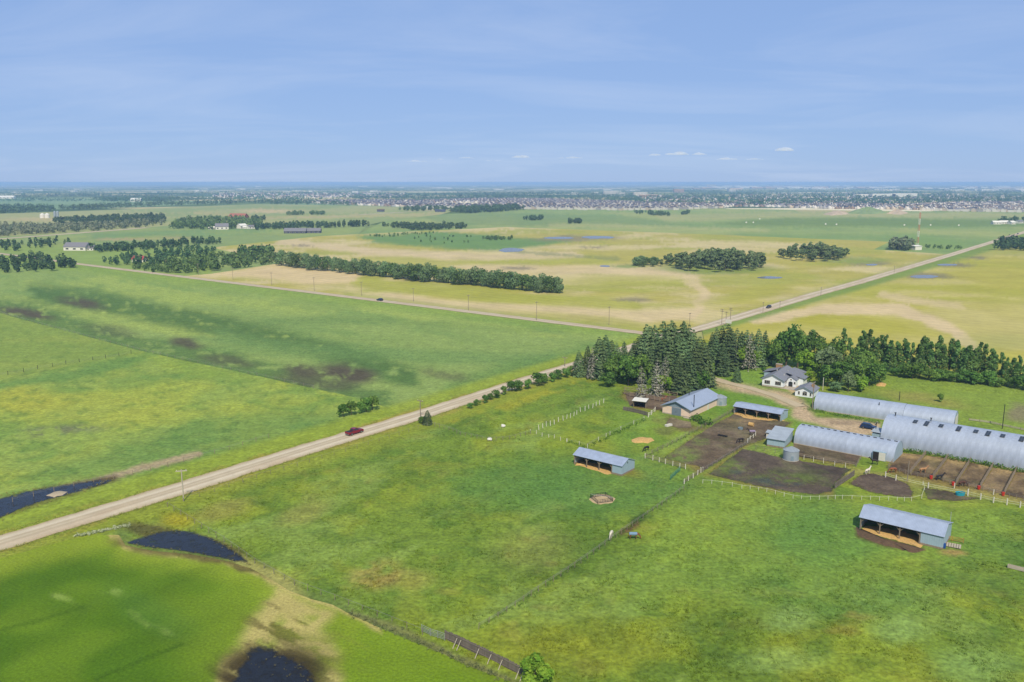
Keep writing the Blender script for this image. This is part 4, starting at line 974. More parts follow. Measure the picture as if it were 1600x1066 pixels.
# ---- quonsets: every rib panel a piece of its own
def arch(w, h, n=25, e=.82):
    return [(w / 2 - w / 2 * math.copysign(abs(math.cos(t)) ** e, math.cos(t)), h * math.sin(t) ** e) for t in np.linspace(0, math.pi, n)]
def quonset(px, py, L, w, h, npan, label, rz=RZ, loc=None):
    o = thing('quonset', label, 'quonset', V(px, py) if loc is None else loc, rz)
    pr = arch(w, h)
    pw = L / npan
    mb = MB(); k = len(pr)
    for (xa, sa, xb, sb) in ((0, 1.0, pw - .12, 1.0), (pw - .13, .999, pw - .12, 1.0025), (pw - .12, 1.0025, pw - .001, 1.0025)):
        b0 = len(mb.v)
        for x, sc in ((xa, sa), (xb, sb)):
            for (y, z) in pr: mb.v.append((x, w / 2 + (y - w / 2) * sc, z * sc))
        for i in range(k - 1): mb.f.append((b0 + i, b0 + k + i, b0 + k + i + 1, b0 + i + 1)); mb.m.append(0)
    me = mb.mesh('panel', M_quon, smooth=False)
    me.polygons.foreach_set('use_smooth', [True] * (3 * (k - 1)))
    for i in range(npan):
        add('panel', me, o, (i * pw, 0, 0))
    def end(x, nm):
        mb = MB(); mb.prism([(y * .995 + w * .0025, z * .995) for y, z in pr], x - .05, x + .05, ax='x'); return mb.add(nm, M_wallend, o)
    e0 = end(.12, 'end_wall'); e1 = end(L - .12, 'end_wall')
    mb = MB(); mb.box((L / 2, .02, .10), (L, .22, .24)); mb.add('footing', M_concrete, o)
    return o, pr
# low quonset in the middle
q3L = 27.5; q3w, q3h = 9.4, 4.7
q3, pr3 = quonset(1240, 693, q3L, q3w, q3h, 15, 'low silver quonset with an open white side door near its right end')
dx = 23.3
bxm = MB(); bxm.box((dx + .5, -.02, 1.2), (3.4, 1.1, 2.5)); fr = bxm.add('door_frame', M_wallend, q3)
mb = MB(); mb.box((dx - .35, -.60, 1.2), (1.5, .04, 2.2)); mb.add('shade_door_panel', M_dark, q3)  # dark panel on a solid block, painted as the shade of an opening
mb = MB(); mb.box((dx + 1.3, -.64, 1.2), (1.7, .08, 2.25)); mb.add('door', M_white, q3)
mb = MB()
for i in range(15):
    mb.box((i * q3L / 15 + .9, q3w / 2, q3h + .06), (.9, .30, .16))
st = mb.add('ridge_vents', M_dkmetal, q3); tag(st, kind='stuff')
# link roof between low and high quonset
# high quonset on the right
n0 = V(1414.5, 702.5) + E2 * 7.0
q2L, q2w, q2h = 62.0, 13.6, 7.6
q2, pr2 = quonset(0, 0, q2L, q2w, q2h, 32, 'tallest silver quonset with a row of small dark skylights, cut by the right edge', loc=n0)
def on_arch(pr, q):                               # point and slope at fraction q of the arch, front to back
    ys, zs = [p[0] for p in pr], [p[1] for p in pr]
    d = np.concatenate([[0], np.cumsum(np.hypot(np.diff(ys), np.diff(zs)))]); t = q * d[-1]
    y, z = np.interp(t, d, ys), np.interp(t, d, zs); y2, z2 = np.interp(t + .4, d, ys), np.interp(t + .4, d, zs)
    return float(y), float(z), math.atan2(z2 - z, y2 - y)
M_sky = solid('skylight_frame', '#5c6068', .5, var=.1)
for i, (px_, rows) in enumerate(((1431, 2), (1448.5, 3), (1470, 2), (1498, 3), (1524.5, 2), (1544, 3), (1567.5, 2), (1597, 3), (1622, 2))):
    # place along the arch crest where the photograph shows each
    best, bx = 1e9, 0
    y, z, sl = on_arch(pr2, .405)
    for k in np.arange(2, 60, .25):
        w_ = local(n0, RZ, k, y, z)
        q = abs(float(PX(w_.x, w_.y, w_.z)[0]) - px_)
        if q < best: best, bx = q, k
    mb = MB(); mb.box((0, 0, .03), (1.15, .95 * rows + .1, .10)); fr = mb.add('skylight', M_sky, q2, loc=(bx, y, z + .03), rot=(sl, 0, 0))
    for a in range(rows):
        for b in range(2):
            mb2 = MB(); mb2.box((-.27 + b * .54, (-rows / 2 + .5 + a) * .95, .085), (.44, .80, .03)); mb2.add('pane', M_glass, fr)
for x, q in ((11.5, .52), (2.0, .5)):
    y, z, sl = on_arch(pr2, q); mb = MB(); mb.tube((x, y, z - .1), (x, y, z + .8), .14); mb.box((x, y, z + .9), (.5, .4, .15)); mb.add('roof_vent', M_dkmetal, q2)
# white sheet roof of the link between them
lk = thing('link_roof', 'flat pale roof joining the low quonset to the tallest one', 'roof', V(1376, 707) + E1 * 8.0, RZ)
slab('roof', M_roofdark, lk, ((-5, -.5, 3.4), (9.5, -.5, 3.0), (9.5, 4.2, 3.2), (-5, 4.2, 3.6)), .1)
mb = MB(); mb.box((2.2, 1.8, 1.5), (13.8, 4.0, 2.9)); mb.add('wall', M_wall, lk)
# long quonset at the back: two lengths meeting at a seam
q1o = V(1271, 640)
rz1 = RZ + R(3.5)
q1, pr1 = quonset(0, 0, 27.5, 9.6, 5.0, 14, 'long silver quonset at the back beside the gravel yard, left length', rz=rz1, loc=q1o)
q1b, _ = quonset(0, 0, 14.5, 9.9, 4.9, 8, 'right length of the long back quonset with white end doors', rz=rz1, loc=local(q1o, rz1, 27.55, -.15))
for s in (-1, 1):
    mb = MB(); mb.box((14.58, 4.95 + s * 1.5, 1.8), (.08, 2.8, 3.5)); mb.add('end_door', M_white, q1b)
mb = MB(); mb.tube((.4, 1.3, 2.9), (5.4, 1.3, 2.9), .07); mb.add('gutter', M_dkmetal, q1b)
for a in (20, ):
    y, z, sl = on_arch(pr1, .3); mb = MB(); mb.tube((a, y, z - .1), (a, y, z + .9), .12); mb.add('roof_vent', M_dkmetal, q1)

# ---- house and garage
ho = V(1190.6, 603)
rzh = RZ + R(5)
house = thing('house', 'white farmhouse with grey gabled roof and brick chimney', 'house', ho, rzh)
hw, hl, he, hr = 7.8, 18.5, 3.0, 4.9
mb = MB(); mb.prism([(0, .55), (hw, .55), (hw, he), (0, he)], 0, hl); wl_ = mb.add('wall', M_white2, house)
mb = MB(); mb.box((hw / 2, hl / 2, .28), (hw + .04, hl + .04, .56)); mb.add('foundation', M_concrete, house)
mb = MB(); mb.prism([(0.01, he), (hw - .01, he), (hw / 2, hr - .05)], .01, hl - .01); mb.add('gable', M_white2, house)
sl = (hr - he) / (hw / 2)
def gable_roof(par, w, y0, y1, e, r, ov=.5, mat=M_slate, x0=0, trim=M_bluegrey):
    s_ = (r - e) / (w / 2)
    for sgn, x in ((-1, x0), (1, x0 + w)):
        slab('roof', mat, par, ((x + sgn * ov, y0 - .45, e - s_ * ov), (x + sgn * ov, y1 + .3, e - s_ * ov), (x0 + w / 2 + sgn * .004, y1 + .3, r), (x0 + w / 2 + sgn * .004, y0 - .45, r)), .10)
        if trim:
            mb = MB(); mb.tube((x + sgn * ov, y0 - .47, e - s_ * ov + .03), (x0 + w / 2, y0 - .47, r + .03), .13, n=4); mb.add('fascia', trim, par)
gable_roof(house, hw, 0, hl, he, hr)
# right hand wing under a broader slope, and rear left wing
mb = MB(); mb.box((hw + 2.6, 13.0, 1.5), (5.2, 10.5, 3.0)); mb.add('wing_wall', M_white2, house)
slab('roof', M_slate, house, ((hw - 1.2, 7.4, 4.42), (hw - 1.2, 18.6, 4.42), (hw + 5.8, 18.6, 2.75), (hw + 5.8, 7.4, 2.75)), .10)
mb = MB(); mb.prism([(7.5, 3.0), (18.3, 3.0), (18.3, 3.2), (7.5, 3.2)], hw + 4.9, hw + 5.1, ax='x'); mb.add('eave_board', M_bluegrey, house)
mb = MB(); mb.box((-1.2, 13.2, 1.55), (2.4, 6.2, 3.1)); mb.add('wing_wall', M_wall, house)
slab('roof', M_slate, house, ((-3.0, 9.8, 3.0), (-3.0, 16.6, 3.0), (2.6, 16.6, 4.7), (2.6, 9.8, 4.7)), .10)
mb = MB(); mb.box((1.6, 15.8, 4.6), (2.2, 1.2, 2.0)); ch = mb.add('chimney', M_brick, house)
mb = MB(); mb.box((1.6, 15.8, 5.66), (2.4, 1.4, .14)); mb.add('chimney_cap', M_concrete, ch)
def window(par, c, w, h, axis='y', panes=3, arched=False):
    """c on the wall face; axis y: wall faces -y, x: faces +x"""
    f = MB(); d = .10
    if axis == 'y': f.box(c, (w + .16, d, h + .16))
    else: f.box(c, (d, w + .16, h + .16))
    fo = f.add('window', M_white, par)
    for k in range(panes):
        o = (-w / 2 + w / panes * (k + .5))
        g = MB()
        if axis == 'y': g.box((c[0] + o, c[1] - d / 2 - .005, c[2]), (w / panes - .07, .02, h - .05))
        else: g.box((c[0] + d / 2 + .005, c[1] + o, c[2]), (.02, w / panes - .07, h - .05))
        g.add('pane', M_glass, fo)
    if arched:
        g = MB(); n = 8
        g.prism([(c[0] + w / 2 * math.cos(t), c[2] + h / 2 + .12 + w / 2 * .55 * math.sin(t)) for t in np.linspace(0, math.pi, n)], c[1] - .07, c[1] + .03); g.add('arched_pane', M_glass, fo)
    return fo
window(house, (1.9, -.04, 1.75), 2.0, 1.3); window(house, (5.9, -.04, 1.75), 2.1, 1.3)
window(house, (hw + .03, 3.5, 1.8), 1.4, 1.1, 'x', 2)
ent = MB(); ent.box((hw + 1.7, 6.1, 1.45), (3.4, 3.4, 2.9)); ent.add('porch_wall', M_white2, house)
mb = MB(); mb.prism([(hw + 0.01, 2.9), (hw + 3.39, 2.9), (hw + 1.7, 3.9)], 4.42, 7.4); mb.add('gable', M_white2, house)
gable_roof(house, 3.4, 4.5, 7.6, 2.9, 3.95, ov=.3, x0=hw, trim=None)
mb = MB(); mb.box((hw + 1.5, 4.36, .75), (1.5, .1, 1.5)); mb.prism([(hw + 1.5 + .75 * math.cos(t), 1.5 + .5 * math.sin(t)) for t in np.linspace(0, math.pi, 8)], 4.31, 4.41); mb.add('arched_door', M_glass, house)
window(house, (hw + 3.0, 4.36, 1.6), .5, .9, panes=1); window(house, (hw + 1.6, 4.36, 2.75), .5, .4, panes=1)
for (x, y, z) in ((2.9, 8.5, 4.55), (6.4, 5.5, 3.75), (6.2, 11.5, 3.9)):
    mb = MB(); mb.tube((x, y, z - .3), (x, y, z + .6), .12); mb.add('roof_vent', M_white, house)
mb = MB(); mb.box((hw + 2.5, 1.9, .04), (7.0, 4.6, .1)); tag(mb.add('patio', M_concrete, None, loc=ho, rot=(0, 0, rzh)), kind='structure')
go = V(1242, 618.5)
gar = thing('garage', 'small white garage with arched window beside the farmhouse', 'garage', go, rzh)
mb = MB(); mb.prism([(0, 0), (6.2, 0), (6.2, 2.3), (0, 2.3)], 0, 8.0); mb.add('wall', M_white2, gar)
mb = MB(); mb.prism([(.01, 2.3), (6.19, 2.3), (3.1, 3.65)], .01, 7.99); mb.add('gable', M_white2, gar)
gable_roof(gar, 6.2, 0, 8.0, 2.3, 3.7, ov=.4)
window(gar, (1.35, -.04, 1.3), .55, 1.1, panes=1); window(gar, (3.4, -.04, 1.1), 1.5, .9, panes=2, arched=True); window(gar, (5.4, -.04, 1.2), .5, 1.2, panes=1)
mb = MB(); mb.box((5.0, 4.6, 3.2), (.9, .9, 1.6)); mb.add('chimney', M_brick, gar)

# ---- fences: every post, rail and board its own piece
def fence(name, label, pts, ph, pr_, pmat, rails=(), rmat=None, lean=.03, ends=None, cat='fence', group=None, rail_w=.05):
    P0 = [V(*p) for p in pts]
    o = thing(name, label, cat, P0[0], 0, group)
    L0 = [p - P0[0] for p in P0]
    for p in L0:
        h = ph * random.uniform(.92, 1.06)
        ut('post', pmat, o, (p.x, p.y, -.05), (p.x + random.uniform(-lean, lean) * h, p.y + random.uniform(-lean, lean) * h, h), pr_)
    for a, b in zip(L0, L0[1:]):
        d = b - a
        for (z, t) in rails:
            ub('rail', rmat or pmat, o, (a + b) / 2 + Vector((0, 0, z)), (d.length, rail_w, t), (0, 0, math.atan2(d.y, d.x)))
    return o
def along(pts, n):
    d = [0]
    W = [V(*p) for p in pts]
    for a, b in zip(W, W[1:]): d.append(d[-1] + (b - a).length)
    out = []
    for s in np.linspace(0, d[-1], n):
        x, y = np.interp(s, d, [w.x for w in W]), np.interp(s, d, [w.y for w in W])
        q = PX(x, y); out.append((float(q[0]), float(q[1])))
    return out
M_postw = solid('white_post', '#efede6', .7, k=.9, var=.04)
M_postg = solid('grey_post', '#9b9184', .9, k=.85, var=.2, scale=4)
M_wire = solid('fence_wire', '#9a9a98', .5, .4, var=.1)
M_tape = solid('white_tape', '#e8efe0', .7, var=.03)
WIRE = ((.45, .02), (.85, .02), (1.15, .02))
fence('post_fence', 'row of tall white posts across the grass left of the corral', [(842, 672), (848, 669), (853.5, 666), (860, 665), (866, 663), (872.5, 659), (880, 657), (885.5, 654.5), (891, 653), (896.5, 650.5), (901, 648), (907, 643.5), (914, 642), (920, 639), (926, 638), (931.5, 634.5), (937, 633), (943, 630)], 1.55, .11, M_postw, lean=.10)
fence('post_fence', 'short line of white posts below the long white post row', [(829, 677), (838, 678), (847, 682), (857.5, 684), (866, 685), (876, 689), (885.5, 691)], 1.2, .09, M_postw, ((.9, .02),), M_wire, lean=.05)
fence('wire_fence', 'thin grey post fence from the young roadside spruce to the white posts', along([(672, 664), (690, 669), (705, 673), (722, 681), (740, 684), (757, 688), (777, 689), (800, 686), (815, 682), (829, 678)], 20), 1.15, .07, M_postg, WIRE[1:], M_wire)
fence('wire_fence', 'wire fence in long weeds from the shelter back up to the plank fence', [(886, 691), (905, 696), (918, 699.5), (935, 689), (947, 683), (953, 680), (970, 672), (990, 663), (1006, 656)], 1.2, .09, M_postw, WIRE[1:], M_wire)
fence('wire_fence', 'fence between the barn paddock and the brown paddock', along([(1010, 713), (1035, 702), (1062, 688), (1085, 675), (1109, 663)], 15), 1.2, .08, M_postg, WIRE, M_postg, rail_w=.06)
fence('mesh_fence', 'grey mesh fence rising to the five bay shed', along([(1110, 664), (1122, 657), (1134, 650), (1145, 644)], 9), 1.3, .08, M_postg, ((.3, .05), (.6, .05), (.9, .05), (1.2, .06)), M_postg)
fence('rail_fence', 'old rail fence overgrown with weeds at the barn corner', along([(1080, 656), (1090, 660), (1100, 663), (1110, 665)], 6), 1.2, .08, M_postg, ((.5, .12), (1.0, .12)), M_wood)
fence('white_fence', 'white posted board fence right of the lower shelter', [(1008, 716), (1020, 719), (1030, 722), (1039.5, 725), (1051, 728), (1062, 731), (1071, 733)], 1.35, .12, M_postw, ((.35, .14), (.75, .14), (1.15, .14)), M_wood)
fence('white_fence', 'white posted gate fence at the corner of the muddy paddock', [(1069, 756), (1075.5, 751), (1083, 747), (1090, 742), (1095, 738.5), (1098, 737)], 1.35, .13, M_postw, ((.35, .14), (.75, .14), (1.15, .14)), M_wood)
g_ = fence('tube_gate', 'green tube gate standing open by the white gate fence', [(1047.5, 750), (1055, 743), (1062.5, 736)], 1.3, .05, M_greentube, ((.25, .06), (.5, .06), (.75, .06), (1.0, .06), (1.25, .06)), M_greentube, cat='gate', lean=.0)
fence('wire_fence', 'fence on the grassy strip between the two muddy paddocks', along([(1098, 738), (1118, 726), (1140, 712), (1159, 700), (1172, 692)], 12), 1.1, .06, M_postg, WIRE, M_wire)
fence('white_fence', 'short row of white posts beside the dark horse and the purple blanket', [(1168, 692), (1172, 688), (1177, 684.5), (1180.5, 681)], 1.3, .11, M_postw, ((.9, .04),), M_tape)
fence('wire_fence', 'green post fence behind the bin at the top of the muddy paddock', [(1181, 702), (1194, 705), (1211, 708.5), (1222, 711)], 1.3, .07, M_postg, ((1.0, .03),), M_wire)
fence('wire_fence', 'light post fence along the strip of grass right of the bin', [(1256, 718), (1271, 721), (1286.5, 724), (1304, 728), (1321, 731)], 1.35, .08, M_postw, ((1.0, .03),), M_wire)
fence('rail_fence', 'grey rails along the narrow soil strip of the low quonset', along([(1247, 713), (1275, 718), (1305, 723), (1337, 729)], 10), 1.0, .07, M_postg, ((.5, .12), (.9, .12)), M_wood)
fence('rail_fence', 'short rail at the right end of the narrow soil strip', [(1338, 729), (1341, 723), (1345, 717)], 1.1, .08, M_postg, ((.4, .14), (.9, .14)), M_wood)
fence('tape_fence', 'white tape fence curving round the paddocks in the short grass', [(1098, 755), (1112, 756), (1128, 758), (1144, 760), (1159, 763.5), (1172, 765), (1185, 767), (1198, 769), (1211.5, 772), (1225, 776), (1239, 779), (1252, 781), (1266, 781), (1280, 781), (1293.6, 780.5), (1305, 780), (1316, 780), (1331, 780), (1346, 781), (1360, 781), (1374, 782), (1388, 782), (1401.7, 782.5), (1413, 783), (1424, 783), (1440, 779), (1444.5, 767), (1442, 758)], 1.05, .06, M_postw, ((.9, .03),), M_tape)
fence('wire_fence', 'weathered fence running down the pasture past the grazing horses', along([(1068, 766), (1040, 786), (1012, 806), (968, 836), (930, 864), (890, 892), (850, 918), (810, 946), (770, 972), (748, 984)], 34), 1.25, .065, M_postg, WIRE[1:], M_wire, lean=.08)
fence('wire_fence', 'fence between the crop field and the meadow left of the road', along([(-40, 478), (40, 501), (130, 525), (222, 549), (400, 587), (490, 607)], 60), 1.3, .07, M_postg, WIRE[1:], M_wire)
fence('wire_fence', 'dark post fence along the lower edge of the grazed meadow', [(-10, 588), (12.5, 586), (37, 581.5), (59, 577), (82, 573), (103, 569.5), (124, 566), (145, 563), (165, 560), (186, 557), (205, 553)], 1.7, .09, M_dkmetal, WIRE, M_wire)
fence('wire_fence', 'roadside fence standing in the ditch water', along([(20, 785), (70, 772), (130, 757), (185, 747), (220, 739), (255, 731), (300, 718), (347, 706), (420, 684)], 16), 1.3, .07, M_wood, WIRE[1:], M_wire)
fence('wire_fence', 'fence along the wheat edge running down to the plank fence', along([(262, 792), (310, 822), (352, 848), (400, 882), (460, 915), (523, 938), (600, 968), (660, 992)], 26), 1.2, .06, M_postg, WIRE[2:], M_wire, lean=.08)
fence('corral_fence', 'tall corral rails under the spruces behind the pony shelter', [(976, 616), (984, 620), (993, 621), (1002, 622.5), (1010.5, 624), (1022, 626), (1030.5, 627.5), (1046, 629)], 1.9, .11, M_wood, ((.6, .18), (1.1, .18), (1.55, .18)), M_wood)
fence('corral_fence', 'back rails of the corral against the tree trunks', [(976, 611), (1000, 613), (1022, 615), (1046, 618), (1058, 620)], 1.7, .10, M_wood, ((.8, .15), (1.4, .15)), M_wood)
fence('corral_fence', 'rails joining the corral to the barn front', [(1023, 637), (1033, 639), (1042, 641)], 1.6, .10, M_wood, ((.5, .15), (.95, .15), (1.35, .15)), M_wood)
fence('white_fence', 'three leaning white gate posts by the plank fence', [(1013, 652), (1018, 648), (1023, 643)], 1.5, .16, M_postw, ((.5, .16), (1.1, .16)), M_postw, lean=.12)
def board_fence(name, label, pts, ph, bwid, mat, braces=0, brmat=None, gap=.03, side=-1):
    W = [V(*p) for p in pts]
    o = thing(name, label, 'fence', W[0])
    L0 = [w - W[0] for w in W]
    for a, b in zip(L0, L0[1:]):
        d = b - a; n = max(1, int(d.length / (bwid + gap))); az = math.atan2(d.y, d.x)
        for z in (.35, ph - .35):
            ub('rail', mat, o, (a + b) / 2 + Vector((math.sin(az) * .06, -math.cos(az) * .06, z)), (d.length, .07, .12), (0, 0, az))
        for k in range(n):
            q = a + d * ((k + .5) / n)
            h = ph * random.uniform(.93, 1.05)
            ub('plank', mat, o, (q.x, q.y, h / 2 - .03), (bwid, .035, h), (0, random.uniform(-.02, .02), az))
    for t in ((braces if isinstance(braces, (list, tuple)) else ())):
        seg = L0[0].lerp(L0[-1], t); d = L0[-1] - L0[0]; az = math.atan2(d.y, d.x)
        nn = Vector((math.sin(az), -math.cos(az), 0)) * side * -1
        ut('brace', brmat, o, seg + nn * 1.15 + Vector((0, 0, -.05)), seg + nn * .08 + Vector((0, 0, ph * .78)), .07)
    return o
M_bracew = solid('pale_brace', '#cfc7b8', .8, k=.85, var=.1)
board_fence('plank_fence', 'grey upright plank windbreak fence propped by pale braces in the foreground', [(695, 999), (712, 1006), (735, 1017), (760, 1029), (790, 1044), (821, 1060)], 1.75, .20, M_woodgrey, braces=[.17, .22, .45, .60, .735, .94, .99], brmat=M_bracew)
fence('tube_gate', 'first silver tube gate at the upper end of the plank windbreak', [(659, 987), (672, 993)], 1.35, .05, M_galv, ((.2, .05), (.45, .05), (.7, .05), (.95, .05), (1.25, .05)), M_galv, cat='gate', lean=0)
fence('tube_gate', 'second silver tube gate, joined to the plank windbreak', [(673, 993.5), (684, 997), (695, 1001)], 1.35, .05, M_galv, ((.2, .05), (.45, .05), (.7, .05), (.95, .05), (1.25, .05)), M_galv, cat='gate', lean=0)
board_fence('plank_fence', 'grey plank fence in front of the pony shelter', [(973.5, 641), (985, 643), (998, 646), (1012, 650)], 1.35, .42, M_woodgrey)
board_fence('plank_fence', 'grey slatted panel fence between the two lower paddocks', [(1304, 764), (1314, 757), (1325, 750), (1335, 743)], 1.6, .28, M_woodgrey, gap=.12)
for i, (a, b, c, d) in enumerate(PENX[1:], 1):
    fence('pen_fence', ['', 'board fence between the first and second horse pens from the low quonset', 'board fence between the second and third horse pens', 'board fence between the third and fourth horse pens', 'board fence between the fourth and fifth horse pens', 'board fence at the right of the pale empty pen', 'last board fence of the pens, near the right edge', 'pen fence beyond the right edge'][i],
          along([(a, b), (c, d)], 8), 1.45, .08, M_postg, ((.3, .17), (.65, .17), (1.0, .17), (1.35, .14)), M_wood)
fence('pen_fence', 'left side rails of the first horse pen beside the low quonset', along([(1388, 732), (1398, 720), (1409, 707)], 5), 1.3, .08, M_postg, ((.6, .08), (1.1, .08)), M_wood)
fence('wire_fence', 'front fence of the horse pens facing the grass alley', along([(1388, 734), (1421, 743), (1458, 749), (1495, 758), (1532, 766), (1570, 776), (1645, 793)], 26), 1.25, .07, M_postg, WIRE[1:], M_wire)
fence('post_fence', 'white post fence of the alley in front of the pens', [(1383.5, 746), (1399.5, 751), (1450, 763), (1512, 775), (1532, 780.5), (1552, 785.5), (1573, 789), (1593.6, 793), (1616, 797), (1640, 803)], 1.5, .15, M_postw, ((.6, .03), (1.1, .03)), M_tape)
fence('post_fence', 'three thin white posts by the turquoise tub', [(1491, 763), (1512.5, 772), (1552, 773)], 1.4, .12, M_postw)
fence('rail_fence', 'pale pole fence in the meadow behind the quonsets', along([(1514, 657), (1545, 661), (1600, 673), (1700, 692)], 12), .75, .09, M_postg, ((.25, .2), (.55, .2)), M_bracew)
fence('wire_fence', 'fence running down from the road pole to the wheat corner', along([(262, 792), (300, 780), (400, 748), (500, 718), (600, 688), (668, 666)], 22), 1.1, .055, M_postg, WIRE[2:], M_wire, lean=.1)

# ---- feeder, tubs, troughs
fd = thing('bale_feeder', 'dark metal bale feeder in the ring of trodden hay', 'feeder', V(940, 781), R(20))
mb = MB()
cs = [(-2.0, -2.0), (2.0, -2.0), (2.0, 2.0), (-2.0, 2.0)]
for i in range(4):
    a, b = cs[i], cs[(i + 1) % 4]
    for z in (.2, .55, .9): ut('rail', M_dkmetal, fd, (*a, z), (*b, z), .05)
    ut('post', M_dkmetal, fd, (*a, 0), (*a, 1.0), .06)
    for k in range(1, 6):
        q = (a[0] + (b[0] - a[0]) * k / 6, a[1] + (b[1] - a[1]) * k / 6); ut('bar', M_dkmetal, fd, (*q, .2), (*q, .9), .03)
ut('arch', M_galv, fd, (-2, 2, 1.0), (2, -2, 1.0), .04)
def tub(px, py, r, h, mat, label, cat='tub', name='tub', ry=None):
    o = thing(name, label, cat, V(px, py), 0)
    mb = MB(); n = 18; s = (ry or r) / r
    prof = [(r * .9, 0), (r, h), (r * .9, h), (r * .8, h * .35)]
    for (q, z) in prof:
        for k in range(n): t = 2 * math.pi * k / n; mb.v.append((q * math.cos(t), q * s * math.sin(t), z))
    for j in range(3):
        for k in range(n): mb.f.append((j * n + k, j * n + (k + 1) % n, (j + 1) * n + (k + 1) % n, (j + 1) * n + k)); mb.m.append(0)
    mb.f.append(tuple(3 * n + k for k in range(n))); mb.m.append(0); mb.f.append(tuple(reversed(range(n)))); mb.m.append(0)
    mb.add('shell', mat, o)
    mb = MB(); mb.tube((0, 0, h * .6), (0, 0, h * .62), r * .82, n=16)
    w = mb.mesh('contents', M_water); ob = add('contents', w, o); ob.scale = (1, s, 1)
    return o
tub(1500, 774, 1.15, .8, M_teal, 'turquoise stock tub on the soil in front of the pens', ry=.8)
tub(1157, 671, .75, .6, M_greytub, 'grey blue water tub by the cross rail of the brown paddock')
bb = thing('barrel', 'blue barrel at the right corner of the lone shelter', 'barrel', V(1474, 856)); mb = MB(); mb.tube((0, 0, 0), (0, 0, .45), .42, .48, 16); mb.tube((0, 0, .45), (0, 0, .95), .48, .42, 16); mb.add('shell', M_blue, bb)
mb = MB(); mb.tube((0, 0, .95), (0, 0, .98), .40, .40, 16); mb.add('lid', M_blue, bb)
for i, (x, y, lb) in enumerate(((1454.5, 749, 'red feed bucket at the foot of the second pen fence'), (1489, 759, 'red feed bucket at the foot of the third pen fence'), (1529, 765, 'red feed bucket at the foot of the fourth pen fence'), (1567, 775, 'red feed bucket on the fence of the pale empty pen'))):
    b = thing('bucket', lb, 'bucket', V(x, y), 0, 'red feed buckets along the pens'); mb = MB(); mb.tube((0, 0, .1), (0, 0, 1.0), .32, .42, 12); mb.add('shell', M_red, b)
    mb = MB(); mb.tube((-.4, 0, 1.0), (0, 0, 1.4), .04, n=5); mb.tube((0, 0, 1.4), (.4, 0, 1.0), .04, n=5); mb.add('handle', M_dkmetal, b)
def trough(px, py, L, w, h, mat, label, rz, name='trough'):
    o = thing(name, label, 'trough', V(px, py), rz)
    for s in (-1, 1):
        ub('side_board', mat, o, (0, s * w / 2, h / 2 + .05), (L, .07, h)); ub('end_board', mat, o, (s * L / 2, 0, h / 2 + .05), (.07, w, h))
    ub('bottom_board', mat, o, (0, 0, .12), (L - .08, w - .08, .05))
    return o
trough(1044.6, 666, 2.4, .9, .6, M_white, 'white feed trough on the bare ground before the barn', R(35))
trough(1129, 682, 2.8, .7, .35, M_black, 'low black trough lying in the brown paddock', RZ)
trough(1590, 890, 3.4, .8, .5, M_bracew, 'pale plank trough in the grass at the right edge', RZ)
pl_ = thing('pallet', 'pale wooden pallet lying beside the lone shelter', 'pallet', V(1488, 853), RZ + R(8))
for k in range(7): ub('slat', M_bracew, pl_, (-1.4 + k * .47, 0, .16), (.36, 2.2, .05))
for y in (-.9, 0, .9): ub('runner', M_wood, pl_, (0, y, .07), (3.3, .12, .12))
fr_ = thing('gate_panel', 'rusty orange gate panel leaning by the pallet', 'gate', V(1490, 846), RZ + R(8))
M_rust = solid('rusty_orange_tube', '#c08a4a', .7, var=.15)
for z in (.25, .6, .95): ut('rail', M_rust, fr_, (-2.4, 0, z), (1.8, 0, z), .05)
for x in (-2.4, -.3, 1.8): ut('upright', M_rust, fr_, (x, 0, 0), (x, 0, 1.1), .05)
pt = thing('flag_pole', 'thin metal pole at the back corner of the lone shelter', 'pole', V(1482.5, 838)); ut('pole', M_galv, pt, (0, 0, 0), (0, 0, 5.4), .06); ut('cap', M_galv, pt, (0, 0, 5.35), (0, 0, 5.5), .1)
for (x, y, lb) in ((786, 667, 'white and grey mineral block on the grass before the white posts'), (765, 688, 'white boulder on the fence line below the white and grey block')):
    o = thing('stone', lb, 'stone', V(x, y)); mb = MB()
    bm = bmesh.new(); bmesh.ops.create_icosphere(bm, subdivisions=2, radius=.75)
    for v in bm.verts: v.co *= random.uniform(.85, 1.1); v.co.z = v.co.z * .7 + .35
    me = bpy.data.meshes.new('stone'); bm.to_mesh(me); bm.free(); me.materials.append(M_white); add('rock', me, o)
hb = thing('hay_bale', 'pale hay bale beside the grey blue tub', 'hay bale', V(1173, 666), RZ); mb = MB(); mb.tube((-.6, 0, .6), (.9, 0, .6), .65, .62, 14); mb.add('bale', M_straw, hb)
bx_ = thing('crate', 'white box at the left tip of the spruce stand', 'box', V(926.5, 592), R(20)); mb = MB(); mb.box((0, 0, .6), (2.2, 1.2, 1.1)); mb.add('body', M_white, bx_); mb = MB(); mb.box((0, 0, 1.2), (2.35, 1.35, .12)); mb.add('lid', M_white, bx_)

